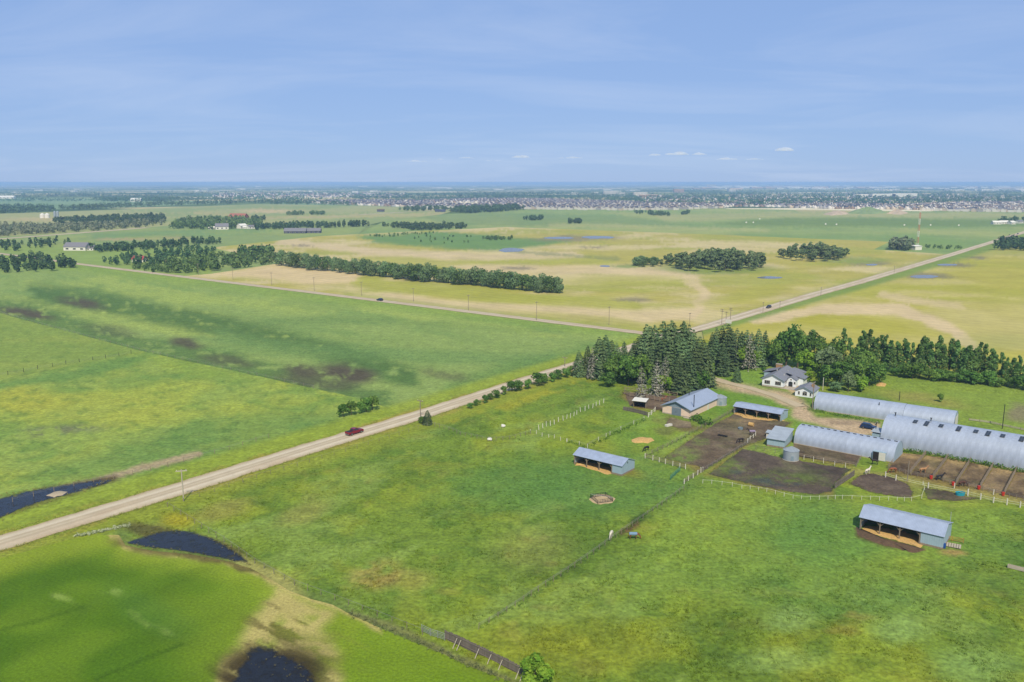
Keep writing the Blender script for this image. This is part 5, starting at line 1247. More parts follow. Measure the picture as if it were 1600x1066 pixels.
# ---- power poles
M_pole = solid('pole_wood', '#a2978a', .9, k=.85, var=.15, scale=2)
M_ins = solid('insulator', '#d8dcdc', .3, var=.03)
def power_pole(px, py, h, label, group=None, arm=1, rz=A1 + math.pi / 2, mat=M_pole, r=.15):
    o = thing('power_pole', label, 'power pole', V(px, py), rz, group)
    ut('pole', mat, o, (0, 0, -.1), (0, 0, h), r)
    for k in range(arm):
        z = h - .35 - k * .9
        a = ub('crossarm', mat, o, (0, 0, z), (2.6, .17, .20))
        for x in (-1.05, 0, 1.05):
            i = ut('insulator', M_ins, o, (x, 0, z + .07), (x, 0, z + .35), .06)
    return o
power_pole(287, 783, 7.9, 'nearest wooden power pole, between the gravel road and the pond', rz=R(12), mat=solid('pale_pole_wood', '#c6bfb2', .85, var=.1))
power_pole(657, 652.5, hpx(652.5, 625), 'wooden power pole behind the road at the young spruce', 'poles along the gravel road')
power_pole(882.5, 573, hpx(573, 558), 'wooden power pole where the gravel road meets the spruce stand', 'poles along the gravel road')
G_pp = 'thin poles along the crossing road'
ordn = ['first', 'second', 'third', 'fourth', 'fifth', 'sixth', 'seventh', 'eighth', 'ninth', 'tenth', 'eleventh']
for i, (x, yb, yt) in enumerate(((1077.5, 508, 489), (951.5, 508, 479), (838.5, 501, 471.5), (732, 485.5, 461), (646, 471, 450.5), (564.8, 462, 440.5), (491, 455, 433.5), (424.5, 446, 426), (364, 437, 419.5), (310, 430, 412), (260, 420, 406))):
    power_pole(x, yb, hpx(yb, yt), '%s slim pole of the crossing road, counted from the road junction' % ordn[i], G_pp, arm=1 if i % 2 == 0 else 0 or 1, rz=A1, r=.13)
for (x, yb, yt, lb, a) in ((1127.5, 508, 483, 'left tall pole of the trio beside the junction, with two crossarms', 2), (1134, 508, 487, 'middle pole of the trio beside the junction', 1), (1141, 504, 481, 'right tall pole of the trio beside the junction', 2)):
    power_pole(x, yb, hpx(yb, yt), lb, 'trio of poles at the junction', arm=a, rz=A1 + R(70))
for (x, yb, yt, lb) in ((1192, 489, 472, 'slim pole on the near side of the far road, left of the dark car'), (1218.5, 481.5, 470, 'slim pole right of the dark car on the far road'), (1282.5, 462.5, 449, 'slim pole halfway up the far road'), (1397, 428, 416, 'slim pole where the far road passes the slough')):
    power_pole(x, yb, hpx(yb, yt), lb, 'poles along the far road', rz=A1, r=.12)
power_pole(1417.6, 752, hpx(752, 721), 'wooden yard pole in front of the first horse pen', rz=A1, arm=0, r=.13)
power_pole(1269, 640, hpx(640, 597), 'wooden yard pole at the left end of the long back quonset', rz=A1, arm=1, r=.16)
power_pole(1285.5, 610, hpx(610, 590), 'pale pole beside the garage', rz=A1, arm=0, mat=M_postw, r=.12)
power_pole(1405, 626, hpx(626, 612), 'dark pole on the grass behind the long quonset', rz=A1, arm=0, mat=M_dkmetal, r=.12)
power_pole(1566, 670, hpx(670, 632), 'tall dark yard pole behind the tallest quonset', rz=A1, arm=0, mat=M_dkmetal, r=.12)
power_pole(1367, 688, hpx(688, 660), 'yard pole at the left end of the tallest quonset', rz=A1, arm=1, mat=M_dkmetal, r=.13)
power_pole(1083.5, 650, hpx(650, 617), 'dark pole at the right corner of the barn front', rz=A1, arm=0, mat=M_dkmetal, r=.14)
sg = thing('road_sign', 'white sign board on posts by the road junction', 'sign', V(1138, 510), RZ)
ub('board', M_white, sg, (0, 0, 2.6), (3.4, .08, 2.0))
for x in (-1.2, 1.2): ub('post', M_pole, sg, (x, .06, 1.3), (.12, .1, 2.6))
# ================================================================== TREES
L_spruce = leaf_mat('spruce_needles', '#48634a', '#758c5e', .32, .12, 1.0)
L_dead = leaf_mat('bare_grey_twigs', '#74756c', '#9d9f94', .12, .0, 1.0)
L_broad = leaf_mat('dark_leaves', '#4c7036', '#76994c', .22, .28, 1.08)
L_bright = leaf_mat('bright_leaves', '#6d9434', '#a0bd48', .15, .3, 1.0)
L_grey = leaf_mat('grey_green_leaves', '#66835a', '#8aa477', .16, .25, 1.0)
L_poplar = leaf_mat('poplar_leaves', '#4c703c', '#7c9c5c', .2, .28, 1.12)
L_aspen = leaf_mat('aspen_leaves', '#5b704e', '#869a6c', .15, .2, 1.0)
L_wood = leaf_mat('far_leaves', '#4a683f', '#728c55', .15, .2, 1.0)
M_bark = solid('bark', '#75685a', .9, k=.8, var=.25, scale=3)
M_pale_bark = solid('pale_bark', '#b5ab9a', .9, k=.8, var=.25, scale=3)

def quads_from(c, nrm, size, asp=1.0, roll=None):
    n = len(c)
    nrm = nrm / (np.linalg.norm(nrm, axis=1, keepdims=True) + 1e-9)
    r = rng.normal(size=(n, 3)) if roll is None else roll
    u = np.cross(nrm, r); u /= np.linalg.norm(u, axis=1, keepdims=True) + 1e-9
    w = np.cross(nrm, u)
    s = (size * np.ones(n))[:, None] * .5
    sa = s * asp
    v = np.stack([c - u * s - w * sa * .35, c + u * s * .2 - w * sa, c + u * s + w * sa * .3, c - u * s * .15 + w * sa], 1)
    return v.reshape(-1, 3), np.arange(4 * n).reshape(n, 4)
def rdir(n, up=0.0):
    d = rng.normal(size=(n, 3)); d[:, 2] += up
    return d / np.linalg.norm(d, axis=1, keepdims=True)
def broad_crown(rx, h0, h1, lobes, n, size, mat, name='crown', squash=1.0, open_=0.0):
    """unit tree of height 1: lobes of leaf clumps between h0 and h1"""
    cs, ns, vs = [], [], []
    hc, hr = (h0 + h1) / 2, (h1 - h0) / 2
    for k in range(lobes):
        d = rdir(1, .25)[0]
        q = rng.uniform(.45, .82)
        ctr = np.array([d[0] * rx * q, d[1] * rx * q, hc + d[2] * hr * q])
        r = rng.uniform(.30, .46) * (rx if squash == 1 else rx * squash)
        m = int(n / lobes)
        dd = rdir(m, .35)
        p = ctr + dd * r * rng.uniform(.72, 1.08, (m, 1)) * np.array([1, 1, .85])
        cs.append(p); ns.append(dd + rng.normal(size=(m, 3)) * .45); vs.append(np.full(m, rng.uniform(.15, .85)) + rng.normal(size=m) * .2)
    c, nn, vv = np.concatenate(cs), np.concatenate(ns), np.concatenate(vs)
    k = c[:, 2] > h0 * .8
    c, nn, vv = c[k], nn[k], vv[k]
    v, f = quads_from(c, nn, size * rng.uniform(.6, 1.35, len(c)))
    return np_mesh(name, v, f, mat, {'v': np.repeat(np.clip(vv, 0, 1), 4)})
def spruce_crown(r, n, size, mat, h0=.06, shag=.18, dead=0.0, name='crown'):
    t = rng.random(n) ** .72
    z = h0 + (1 - h0) * (1 - t)
    whorl = np.round(z * 15) / 15
    z = z * .45 + whorl * .55 + rng.normal(size=n) * .008
    az = rng.uniform(0, 2 * np.pi, n)
    lump = .62 + .55 * vnoise(az * 1.7 + 40, z * 9, 5) + rng.normal(size=n) * .06
    rad = r * np.clip((1 - z) / (1 - h0), 0.02, 1) ** .56 * lump
    q = rng.uniform(.45, 1.0, n) ** .6
    rr = rad * q
    zz = z - .10 * rr * q / r * .5
    c = np.stack([rr * np.cos(az), rr * np.sin(az), zz], 1)
    nn = np.stack([np.cos(az) * .65, np.sin(az) * .65, np.full(n, .75)], 1) + rng.normal(size=(n, 3)) * .35
    roll = np.stack([-np.sin(az), np.cos(az), np.zeros(n)], 1) + rng.normal(size=(n, 3)) * .25
    v, f = quads_from(c, nn, size * rng.uniform(.6, 1.25, n) * (.55 + .6 * (1 - z)), .6, roll)
    tip = np.array([[0, 0, 1.0]])
    vv = np.clip(vnoise(az * 2, z * 14, 9) * .8 + rng.random(n) * .3, 0, 1)
    return np_mesh(name, v, f, mat, {'v': np.repeat(vv, 4)})
def trunk_mesh(mat, r0=.018, h=.8, limbs=5, spread=.16, z0=.25):
    mb = MB()
    mb.tube((0, 0, -.02), (.004, .002, h * .5), r0, r0 * .7, 7); mb.tube((.004, .002, h * .5), (-.003, .004, h), r0 * .7, r0 * .2, 6)
    for k in range(limbs):
        a = k * 2.4 + .4; z = z0 + (h - z0) * k / max(1, limbs) * .9
        mb.tube((0, 0, z), (math.cos(a) * spread, math.sin(a) * spread, z + spread * 1.0), r0 * .45, r0 * .12, 5, caps=False)
    return mb.mesh('trunk', mat)
def poplar_crown(r, h0, n, size, mat, name='crown'):
    cs, ns, vs = [], [], []
    L = 15
    for k in range(L):
        t = k / (L - 1); z = h0 + .1 + (1 - h0 - .14) * t
        a = rng.uniform(0, 6.283); q = r * .75 * (1 - .55 * t) * rng.uniform(.2, 1.1)
        rr = r * rng.uniform(.42, .78) * (1 - .45 * t)
        m = n // L; dd = rdir(m, .3)
        cs.append(np.array([q * math.cos(a), q * math.sin(a), z]) + dd * rng.uniform(.6, 1.1, (m, 1)) * np.array([rr, rr, rr * 1.5])); ns.append(dd + rng.normal(size=(m, 3)) * .5); vs.append(np.full(m, rng.uniform(.1, .9)) + rng.normal(size=m) * .2)
    c, nn, vv = np.concatenate(cs), np.concatenate(ns), np.concatenate(vs)
    v, f = quads_from(c, nn, size * rng.uniform(.6, 1.35, len(c)))
    return np_mesh(name, v, f, mat, {'v': np.repeat(np.clip(vv, 0, 1), 4)})
TREES = {
    'spruce_tree': ([spruce_crown(.19 + .02 * i, 2300, .058, L_spruce) for i in range(4)], trunk_mesh(M_bark, .013, .9, 0)),
    'dead_spruce_tree': ([spruce_crown(.21, 620, .05, L_dead) for i in range(2)], trunk_mesh(M_pale_bark, .013, .97, 0)),
    'broadleaf_tree': ([broad_crown(.36 + .03 * i, .14, .98, 20, 1700, .062, L_broad) for i in range(4)], trunk_mesh(M_bark, .022, .7)),
    'bright_tree': ([broad_crown(.38, .08, .98, 18, 1500, .07, L_bright) for i in range(3)], trunk_mesh(M_bark, .022, .65)),
    'grey_green_tree': ([broad_crown(.40, .08, .98, 18, 1500, .07, L_grey) for i in range(3)], trunk_mesh(M_bark, .022, .65)),
    'poplar_tree': ([poplar_crown(.115 + .012 * i, .16, 850, .045, L_poplar) for i in range(5)], trunk_mesh(M_pale_bark, .011, .9, 7, .09, .3)),
    'willow_bush': ([broad_crown(.52, .02, .98, 14, 800, .10, L_broad, squash=1.05) for i in range(3)], trunk_mesh(M_bark, .02, .5, 4, .25, .08)),
    'hedgerow_tree': ([broad_crown(.56, -.06, 1.02, 20, 1500, .075, L_grey if i < 3 else L_wood) for i in range(4)], trunk_mesh(M_bark, .022, .55)),
    'aspen_tree': ([broad_crown(.22, .0, 1.04, 14, 800, .062, L_aspen, squash=1.15) for i in range(4)], trunk_mesh(M_pale_bark, .012, .85, 4, .1, .3)),
}
TREES = {k: (v, t) for k, (v, t) in TREES.items()}
def nth(n):
    return '%d%s' % (n, 'th' if 10 <= n % 100 <= 20 else {1: 'st', 2: 'nd', 3: 'rd'}.get(n % 10, 'th'))
_tc = [0]
def tree(kind, x, y, h, label, cat='tree', group=None, world=False, wide=1.0):
    X, Y = (x, y) if world else (float(P(x, y)[0]), float(P(x, y)[1]))
    crowns, tr = TREES[kind]
    _tc[0] += 1
    o = thing(kind, label, cat, (X, Y, 0), random.uniform(0, 6.28), group)
    w = h * wide * random.uniform(.82, 1.18)
    o.rotation_euler = (random.uniform(-.03, .03), random.uniform(-.03, .03), o.rotation_euler.z)
    add('trunk', tr, o, scale=(h, h, h))
    add('crown', crowns[_tc[0] % len(crowns)], o, scale=(w, w, h))
    return o
# ---- tall spruce stand beside the road, behind the tan barn (foot x, foot y, top y)
G_sp = 'tall spruces of the stand behind the tan barn'
stand = [
    (905, 588, 548, 'low dark spruce at the left tip of the stand, touching the gravel road'),
    (918, 587, 540, 'second spruce in from the road end of the stand'),
    (936, 590, 527, 'blue green spruce with a forked top standing out left of the stand'),
    (947, 588, 524, 'spruce with a sharp top, right partner of the forked blue green spruce'),
    (962, 585, 536, None), (975, 582, 534, None), (990, 580, 533, None), (985, 592, 545, None), (1003, 585, 528, None),
    (1009, 588, 507, 'leftmost of the tall sharp spruce tops that overlap the crossing road'),
    (1014, 582, 510, None),
    (1032, 585, 502, 'broad full spruce top reaching across the crossing road'),
    (1047, 588, 501, 'slim pointed spruce right of the broad spruce top'),
    (1062, 590, 503, 'tallest slim spruce near the right end of the front stand'), (1068, 586, 502, None), (1056, 600, 520, None), (1044, 602, 528, None), (1066, 604, 530, None), (1078, 600, 523, None),
    (1026, 596, 530, None), (940, 584, 536, None), (955, 580, 532, None), (998, 578, 526, None), (1022, 580, 508, None), (1040, 582, 508, None), (1052, 582, 505, None), (1082, 590, 516, None), (1074, 588, 508, None), (1036, 598, 524, None), (1112, 570, 520, None), (1140, 570, 514, None), (1014, 598, 540, None), (1074, 612, 548, None), (1060, 614, 552, None), (1084, 606, 535, None),
    (1090, 598, 527, 'rounded dark spruce at the right edge of the front stand, left of the lane gap'), (1097, 602, 531, None),
    (1118, 575, 512, 'slender spruce just right of the gap in the trees'), (1126, 574, 510, None), (1134, 578, 508, 'tall spruce left of the grey dead spruce'), (1116, 582, 528, None), (1128, 586, 536, None),
    (1148, 570, 513, None), (1158, 572, 518, None), (1163, 574, 516, None), (1183, 572, 514, 'dark pointed spruce between dead spruces behind the lawn'), (1192, 570, 517, None), (1172, 568, 520, None),
]
stand.sort(key=lambda q: q[0])
for k, (x, y, t, lb) in enumerate(stand, 1):
    tree('spruce_tree', x, y, hpx(y, t), lb or 'dark green spruce of the stand by the gravel road, %s counted from its road end' % nth(k), group=G_sp, wide=1.35)
for (x, y, t, lb) in ((1144, 578, 528, 'grey dead spruce standing on the edge of the lawn'), (924, 592, 542, 'thin grey dead spruce at the road end of the stand'), (1025, 618, 560, 'grey dying spruce in front of the stand above the corral'),
                      (1003, 622, 572, 'bare twiggy grey tree left of the bright tree by the corral'), (1037, 612, 556, 'brownish dying spruce beside the bright tree'), (1170, 578, 522, 'greyish half dead spruce behind the lawn')):
    tree('dead_spruce_tree', x, y, hpx(y, t), lb, wide=1.15)
for (x, y, t, k, w, lb) in (
        (962, 598, 553, 'broadleaf_tree', 1.0, 'wide rounded olive tree at the front left of the spruce stand'), (982, 602, 550, 'broadleaf_tree', 1.1, 'large domed olive tree in the middle of the stand front'),
        (1000, 600, 552, 'broadleaf_tree', .9, 'dark rounded tree beside the large domed olive tree'), (1022, 592, 548, 'bright_tree', .6, 'narrow yellow green tree rising among the spruces'),
        (1026, 614, 584, 'bright_tree', 1.2, 'low yellow green tree leaning over the corral rails'), (1045, 613, 580, 'bright_tree', .9, 'bright green tree between the corral and the barn roof'),
        (1062, 612, 576, 'broadleaf_tree', .7, 'slim green tree behind the barn ridge'), (1076, 612, 578, 'bright_tree', .8, 'light green tree at the far gable of the tan barn'), (1092, 608, 576, 'broadleaf_tree', 1.1, 'bushy dark tree right of the barn by the lane'),
        (1103, 590, 560, 'bright_tree', .9, 'small green tree at the mouth of the farm lane'), (950, 604, 580, 'willow_bush', 1.0, 'low green bush at the foot of the blue green spruces'),
        (1152, 597, 572, 'spruce_tree', 1.5, 'small round ornamental spruce alone on the lawn')):
    tree(k, x, y, hpx(y, t), lb, wide=w)
# ---- trees round the house
for (x, y, t, k, w, lb) in (
        (1165, 576, 540, 'bright_tree', 1.0, 'bright green tree beside the grey dead spruce at the lawn edge'), (1178, 574, 545, 'bright_tree', 1.1, 'second bright green tree at the back of the lawn'),
        (1190, 572, 540, 'broadleaf_tree', .9, 'green tree behind the lawn left of the house roof'), (1205, 570, 535, 'broadleaf_tree', 1.0, 'dark broad tree behind the chimney of the house'),
        (1228, 572, 508, 'broadleaf_tree', .85, 'tallest rounded broadleaf tree, behind the house'), (1246, 574, 512, 'broadleaf_tree', .8, 'big dark tree right of the tallest rounded tree'), (1215, 574, 530, 'broadleaf_tree', .8, 'dark tree left of the tallest rounded tree'),
        (1262, 575, 518, 'poplar_tree', 1.5, 'tall open topped tree right of the big dark trees'), (1276, 576, 522, 'broadleaf_tree', .8, 'mid green tree behind the garage'), (1258, 584, 546, 'bright_tree', 1.2, 'sunny green tree beside the rear wing of the house'),
        (1272, 586, 548, 'bright_tree', 1.1, 'yellow green tree above the garage roof'), (1290, 588, 540, 'grey_green_tree', .9, 'grey green tree behind the round crowned thicket'), (1300, 580, 528, 'broadleaf_tree', .8, 'dark tree under the tall thin poplar'),
        (1316, 582, 514, 'poplar_tree', 1.0, 'tallest thin poplar with a pale bare trunk'), (1326, 582, 530, 'poplar_tree', 1.0, 'leaning poplar right of the tallest thin poplar'), (1342, 578, 526, 'poplar_tree', 1.3, 'broad poplar at the left start of the poplar row'),
        (1350, 588, 546, 'broadleaf_tree', 1.0, 'rounded tree in front of the first poplars'),
        (1292, 604, 566, 'broadleaf_tree', 1.0, 'left front tree of the round crowned thicket behind the long quonset'), (1312, 606, 562, 'broadleaf_tree', 1.15, 'widest tree of the round crowned thicket behind the long quonset'),
        (1334, 606, 564, 'broadleaf_tree', 1.1, 'middle tree of the round crowned thicket behind the long quonset'), (1358, 602, 562, 'broadleaf_tree', 1.15, 'right tree of the round crowned thicket above the straw heap'), (1374, 598, 566, 'broadleaf_tree', .9, 'outermost right tree of the round crowned thicket'),
        (1325, 612, 580, 'grey_green_tree', 1.0, 'bluish shrub low in front of the round crowned thicket'), (1345, 612, 586, 'bright_tree', 1.0, 'olive shrub right of the bluish shrub'), (1305, 612, 592, 'grey_green_tree', 1.1, 'silvery shrub against the back of the long quonset'),
        (1262, 598, 578, 'bright_tree', 1.2, 'green bush between the house and the garage'), (1282, 600, 580, 'bright_tree', 1.1, 'green bush behind the pole at the garage'), (1192, 585, 573, 'willow_bush', 1.0, 'dark shrub at the left wall of the house')):
    tree(k, x, y, hpx(y, t), lb, wide=w)
# ---- poplar row along the field edge to the right
for i in range(38):
    x = 1346 + i * 7.0 + random.uniform(-2, 2)
    y = 574 + (x - 1346) * .122 + random.uniform(-2.5, 2.5)
    h = hpx(y, y - 54) * random.uniform(.82, 1.14) * (1 if i < 29 else .8)
    where = ('left half' if i < 13 else 'middle' if i < 26 else 'lower right end')
    tree('poplar_tree', x, y, h, 'slim poplar of the row along the yellow field, %s from the thicket end' % nth(i + 1), group='poplars in the row along the yellow field, ' + where, wide=1.05)
for i in range(22):
    x = 1395 + i * 10.5 + random.uniform(-3, 3)
    y = 588 + (x - 1395) * .095 + random.uniform(-1.5, 2)
    tree('willow_bush', x, y, hpx(y, y - random.uniform(13, 24)), 'dark bush at the feet of the poplar row, %s from the thicket end' % nth(i + 1), 'bush', 'bushes under the poplar row', wide=1.1)
# ---- roadside bushes
for i, (x, y, h) in enumerate(((735, 638, 9), (745, 634, 10), (757, 630, 13), (766, 625, 11), (776, 622, 13), (786, 617, 14), (800, 612, 18), (808, 611, 17), (826, 608, 15), (842, 603, 22), (850, 599, 16), (862, 597, 15), (872, 593, 16), (884, 590, 15), (892, 586, 14))):
    tree('willow_bush', x, y, hpx(y, y - h), 'rounded ditch bush on the farm side of the gravel road, %s from the young spruce' % nth(i + 1), 'bush', 'bushes in the ditch on the farm side of the gravel road', wide=1.1)
for (x, y, t, lb) in ((536, 652, 630, 'left bush of the thicket across the road from the red pickup'), (549, 649, 626, 'pointed shrub in the thicket across the road from the red pickup'), (562, 646, 628, 'middle bush of the thicket across the road from the red pickup'), (572, 644, 620, 'tall shrub in the thicket across the road from the red pickup'), (582, 641, 618, 'right bush of the thicket across the road from the red pickup')):
    tree('willow_bush', x, y, hpx(y, t), lb, 'bush', wide=.75)
tree('spruce_tree', 668, 663, hpx(663, 641), 'young spruce at the corner post beside the gravel road', wide=1.5)
tree('willow_bush', 660, 662, hpx(662, 650), 'low bush left of the young roadside spruce', 'bush')
tree('bright_tree', 838, 1078, hpx(1078, 1026), 'yellow green bush at the end of the grey plank fence', 'bush', wide=1.15)
tree('willow_bush', 1468, 628, hpx(628, 615), 'single small bush on the grass behind the long quonset', 'bush')
# ---- hedgerow in the grain field
for i in range(50):
    t = i / 49
    x = 432 + t * 436 + random.uniform(-3, 3)
    y = np.interp(x, [432, 500, 657, 797, 870], [413, 424, 440, 452, 460]) + random.uniform(-2.5, 1.0)
    hh = random.uniform(20, 25) if x < 640 else random.uniform(23, 28)
    if i in (43, 46): hh -= 5
    where = 'far left end' if t < .33 else 'middle' if t < .7 else 'near right end'
    tree('hedgerow_tree', x, y, hpx(y, y - hh), 'round grey green hedgerow tree in the grain field, %s from the near right end' % nth(50 - i), group='hedgerow trees, ' + where, wide=.92 if x > 600 else .8)
# ---- groves in the grain field
def grove(cx, cy, rx, ry, n, h, lb, gp, kind='aspen_tree', wide=1.0):
    for i in range(n):
        a, r = random.uniform(0, 6.283), math.sqrt(random.random())
        x, y = cx + rx * r * math.cos(a), cy + ry * r * math.sin(a)
        hh = h * (1 - .3 * r * r) * random.uniform(.88, 1.1)
        tree(kind, x, y, hpx(y, y - hh), lb, group=gp, wide=wide)
grove(1120, 418, 76, 8, 62, 31, 'dark aspen in the larger oval grove of the grain field', 'aspens of the larger oval grove', wide=1.45)
grove(1010, 415, 22, 2.5, 9, 15, 'small willow left of the larger oval grove', 'willows beside the larger oval grove', 'hedgerow_tree')
grove(1048, 415, 18, 3, 9, 20, 'aspen at the left edge of the larger oval grove', 'aspens at the left edge of the larger grove', wide=1.3)
grove(1270, 403, 56, 6.5, 50, 23, 'dark aspen in the smaller oval grove of the grain field', 'aspens of the smaller oval grove', wide=1.4)

# ---- woods far off that read as masses: real crowns, one object for each wood
def wood_mesh(name, pts, hs, mat, q=40, wide=.30):
    """pts (n,2) feet in metres, hs heights; each tree a lumpy crown of leaf clumps"""
    n = len(pts)
    d = rdir(n * q, .2).reshape(n, q, 3)
    lump = rng.uniform(.62, 1.1, (n, q, 1))
    hs = np.asarray(hs)
    c = np.stack([pts[:, 0], pts[:, 1], hs * .54], 1)[:, None, :] + d * lump * np.stack([hs * wide, hs * wide, hs * .46], 1)[:, None, :]
    sz = np.repeat(hs * (.30 if q < 25 else .22), q) * rng.uniform(.7, 1.3, n * q)
    v, f = quads_from(c.reshape(-1, 3), d.reshape(-1, 3) + rng.normal(size=(n * q, 3)) * .35, sz)
    vv = np.clip(np.repeat(rng.uniform(.05, .95, n), q) + rng.normal(size=n * q) * .15, 0, 1)
    return np_mesh(name, v, f, mat, {'v': np.repeat(vv, 4)})
def scatter_poly(poly, n):
    xs, ys = [p[0] for p in poly], [p[1] for p in poly]
    out = np.zeros((0, 2))
    while len(out) < n:
        x, y = rng.uniform(min(xs), max(xs), 4 * n), rng.uniform(min(ys), max(ys), 4 * n)
        k = inside(x, y, poly); out = np.concatenate([out, np.stack([x[k], y[k]], 1)])
    return out[:n]
def wood(name, label, poly, n, h, z=-.3, q=44, mat=None, wide=.32):
    p = scatter_poly(poly, n)
    X, Y = P(p[:, 0], p[:, 1])
    me = wood_mesh(name, np.stack([X, Y], 1), rng.uniform(.65, 1.15, n) * h, mat or L_wood, q, wide)
    o = add(name, me, loc=(0, 0, z))
    return tag(o, label, kind='stuff')
L_woodB = leaf_mat('far_dark_leaves', '#425f44', '#617d56', .15, .2, .9)
L_woodG = leaf_mat('far_grey_leaves', '#5f7058', '#8d9478', .15, .2, 1.0)
# left distance, from near to far
wood('roadside_wood', 'dark trees on the near side of the crossing road at the far left', [(-120, 424), (-120, 406), (0, 408), (60, 404), (112, 411), (122, 417), (100, 425), (0, 428)], 170, 8.5, mat=L_woodB)
wood('yard_trees', 'conifers and bushes round the white house at the far left', [(-120, 396), (-120, 383), (0, 382), (60, 380), (112, 378), (112, 384), (40, 393), (0, 394)], 75, 9, mat=L_woodB, wide=.24)
wood('shelterbelt', 'dark spruce shelterbelt right of the white house', [(136, 392), (150, 390), (240, 383), (330, 378), (350, 381), (260, 388), (150, 396)], 150, 8.5, mat=L_woodB, wide=.24)
wood('yard_trees', 'dense trees round the small red roofed house', [(160, 412), (175, 405), (220, 398), (300, 390), (340, 392), (330, 401), (270, 411), (252, 417), (176, 416)], 115, 7.5, mat=L_woodB)
wood('thicket', 'green thicket at the left end of the hedgerow', [(250, 424), (262, 412), (330, 402), (430, 401), (445, 408), (420, 414), (330, 425), (300, 429), (262, 427)], 180, 8, mat=L_wood)
wood('shelterbelt', 'row of trees above the left tip of the grain field', [(370, 399), (380, 396), (425, 396), (428, 400), (400, 403)], 40, 10)
wood('bush_clump', 'low bushes along the ditch of the crossing road', [(208, 421), (225, 416), (252, 421), (262, 427), (240, 426)], 30, 5)
wood('forest', 'broad belt of mixed forest behind the far road on the left', [(-200, 376), (-200, 357), (0, 354), (60, 356), (150, 352), (250, 347), (264, 350), (235, 355), (150, 361), (60, 366), (0, 370)], 900, 10, mat=L_woodG)
wood('forest', 'darker back part of the forest belt round the white bins', [(85, 347), (180, 341), (250, 340), (262, 345), (250, 349), (150, 354), (90, 352)], 420, 11, mat=L_woodB)
wood('forest', 'trees round the white farmhouses beyond the green field', [(262, 358), (275, 350), (300, 345), (370, 343), (410, 350), (408, 356), (380, 358), (330, 359)], 330, 11)
wood('shelterbelt', 'dark shelterbelt leading right from the white farmhouses', [(395, 357), (440, 353), (510, 352), (514, 356), (470, 358), (400, 360)], 150, 9, mat=L_woodB)
wood('grove', 'small grove behind the red roofed building', [(390, 343), (412, 342), (420, 344), (400, 346)], 30, 9)
wood('grove', 'two small bluish groves on the pale field', [(447, 335), (475, 334), (474, 336), (450, 337)], 36, 9); wood('grove', 'right one of the bluish groves on the pale field', [(484, 334.5), (508, 334), (506, 336), (486, 336.5)], 30, 9)
wood('shelterbelt', 'conifer row along the top of the green field', [(508, 355), (575, 353), (576, 354), (510, 356.5)], 40, 11, mat=L_woodB, wide=.2)
wood('shelterbelt', 'dark trees along the far boundary of the grain field', [(586, 353.5), (640, 353), (730, 355), (720, 358.5), (650, 361), (610, 356)], 190, 9, mat=L_woodB)
wood('bush_clump', 'bushes along the top of the rushy slough', [(570, 369), (640, 365), (690, 363), (680, 366), (600, 371)], 40, 4); wood('bush_clump', 'bushes at the right end of the rushy slough', [(752, 373), (800, 373), (804, 375), (760, 376)], 40, 5)
wood('bush_clump', 'scattered bushes inside the rushy slough', [(640, 370), (740, 369), (730, 382), (660, 380)], 22, 4)
wood('grove', 'dark grove in front of the left end of the town', [(702, 332), (712, 328), (760, 326), (806, 325), (818, 328), (790, 331), (730, 334)], 300, 14, mat=L_woodB)
wood('shelterbelt', 'row of trees before the dark roofed houses', [(624, 329), (650, 326), (705, 327), (700, 329), (640, 331)], 90, 12, mat=L_woodB)
wood('grove', 'low grove in the green field below the town, left', [(818, 343.5), (848, 342), (846, 345), (822, 345)], 46, 9, mat=L_woodB); wood('grove', 'low grove in the green field below the town, right', [(886, 348.5), (909, 347), (908, 349.5), (890, 350)], 36, 9, mat=L_woodB)
wood('grove', 'flat dark grove at the right of the green field', [(988, 333), (1010, 332), (1048, 335), (1046, 338), (1010, 337)], 70, 9, mat=L_woodB); wood('grove', 'small round grove near the bare ground', [(1063, 335), (1076, 333), (1077, 335), (1066, 336)], 26, 9, mat=L_woodB)
wood('grove', 'leafy grove left of the radio mast', [(1388, 391), (1396, 384), (1424, 385), (1428, 391), (1410, 393)], 60, 11, mat=L_woodG)
wood('grove', 'dark wood beside the far stretch of the gravel road', [(1556, 392), (1562, 382), (1600, 380), (1750, 384), (1750, 396), (1600, 392)], 190, 11, mat=L_woodB)
wood('grove', 'trees behind the white farm buildings at the right edge', [(1556, 349), (1570, 344), (1620, 342), (1760, 345), (1760, 350), (1600, 349)], 150, 11, mat=L_woodB)
wood('bush_clump', 'thin line of bushes right of the radio mast', [(1440, 386), (1500, 387), (1505, 390), (1445, 388.5)], 26, 4)
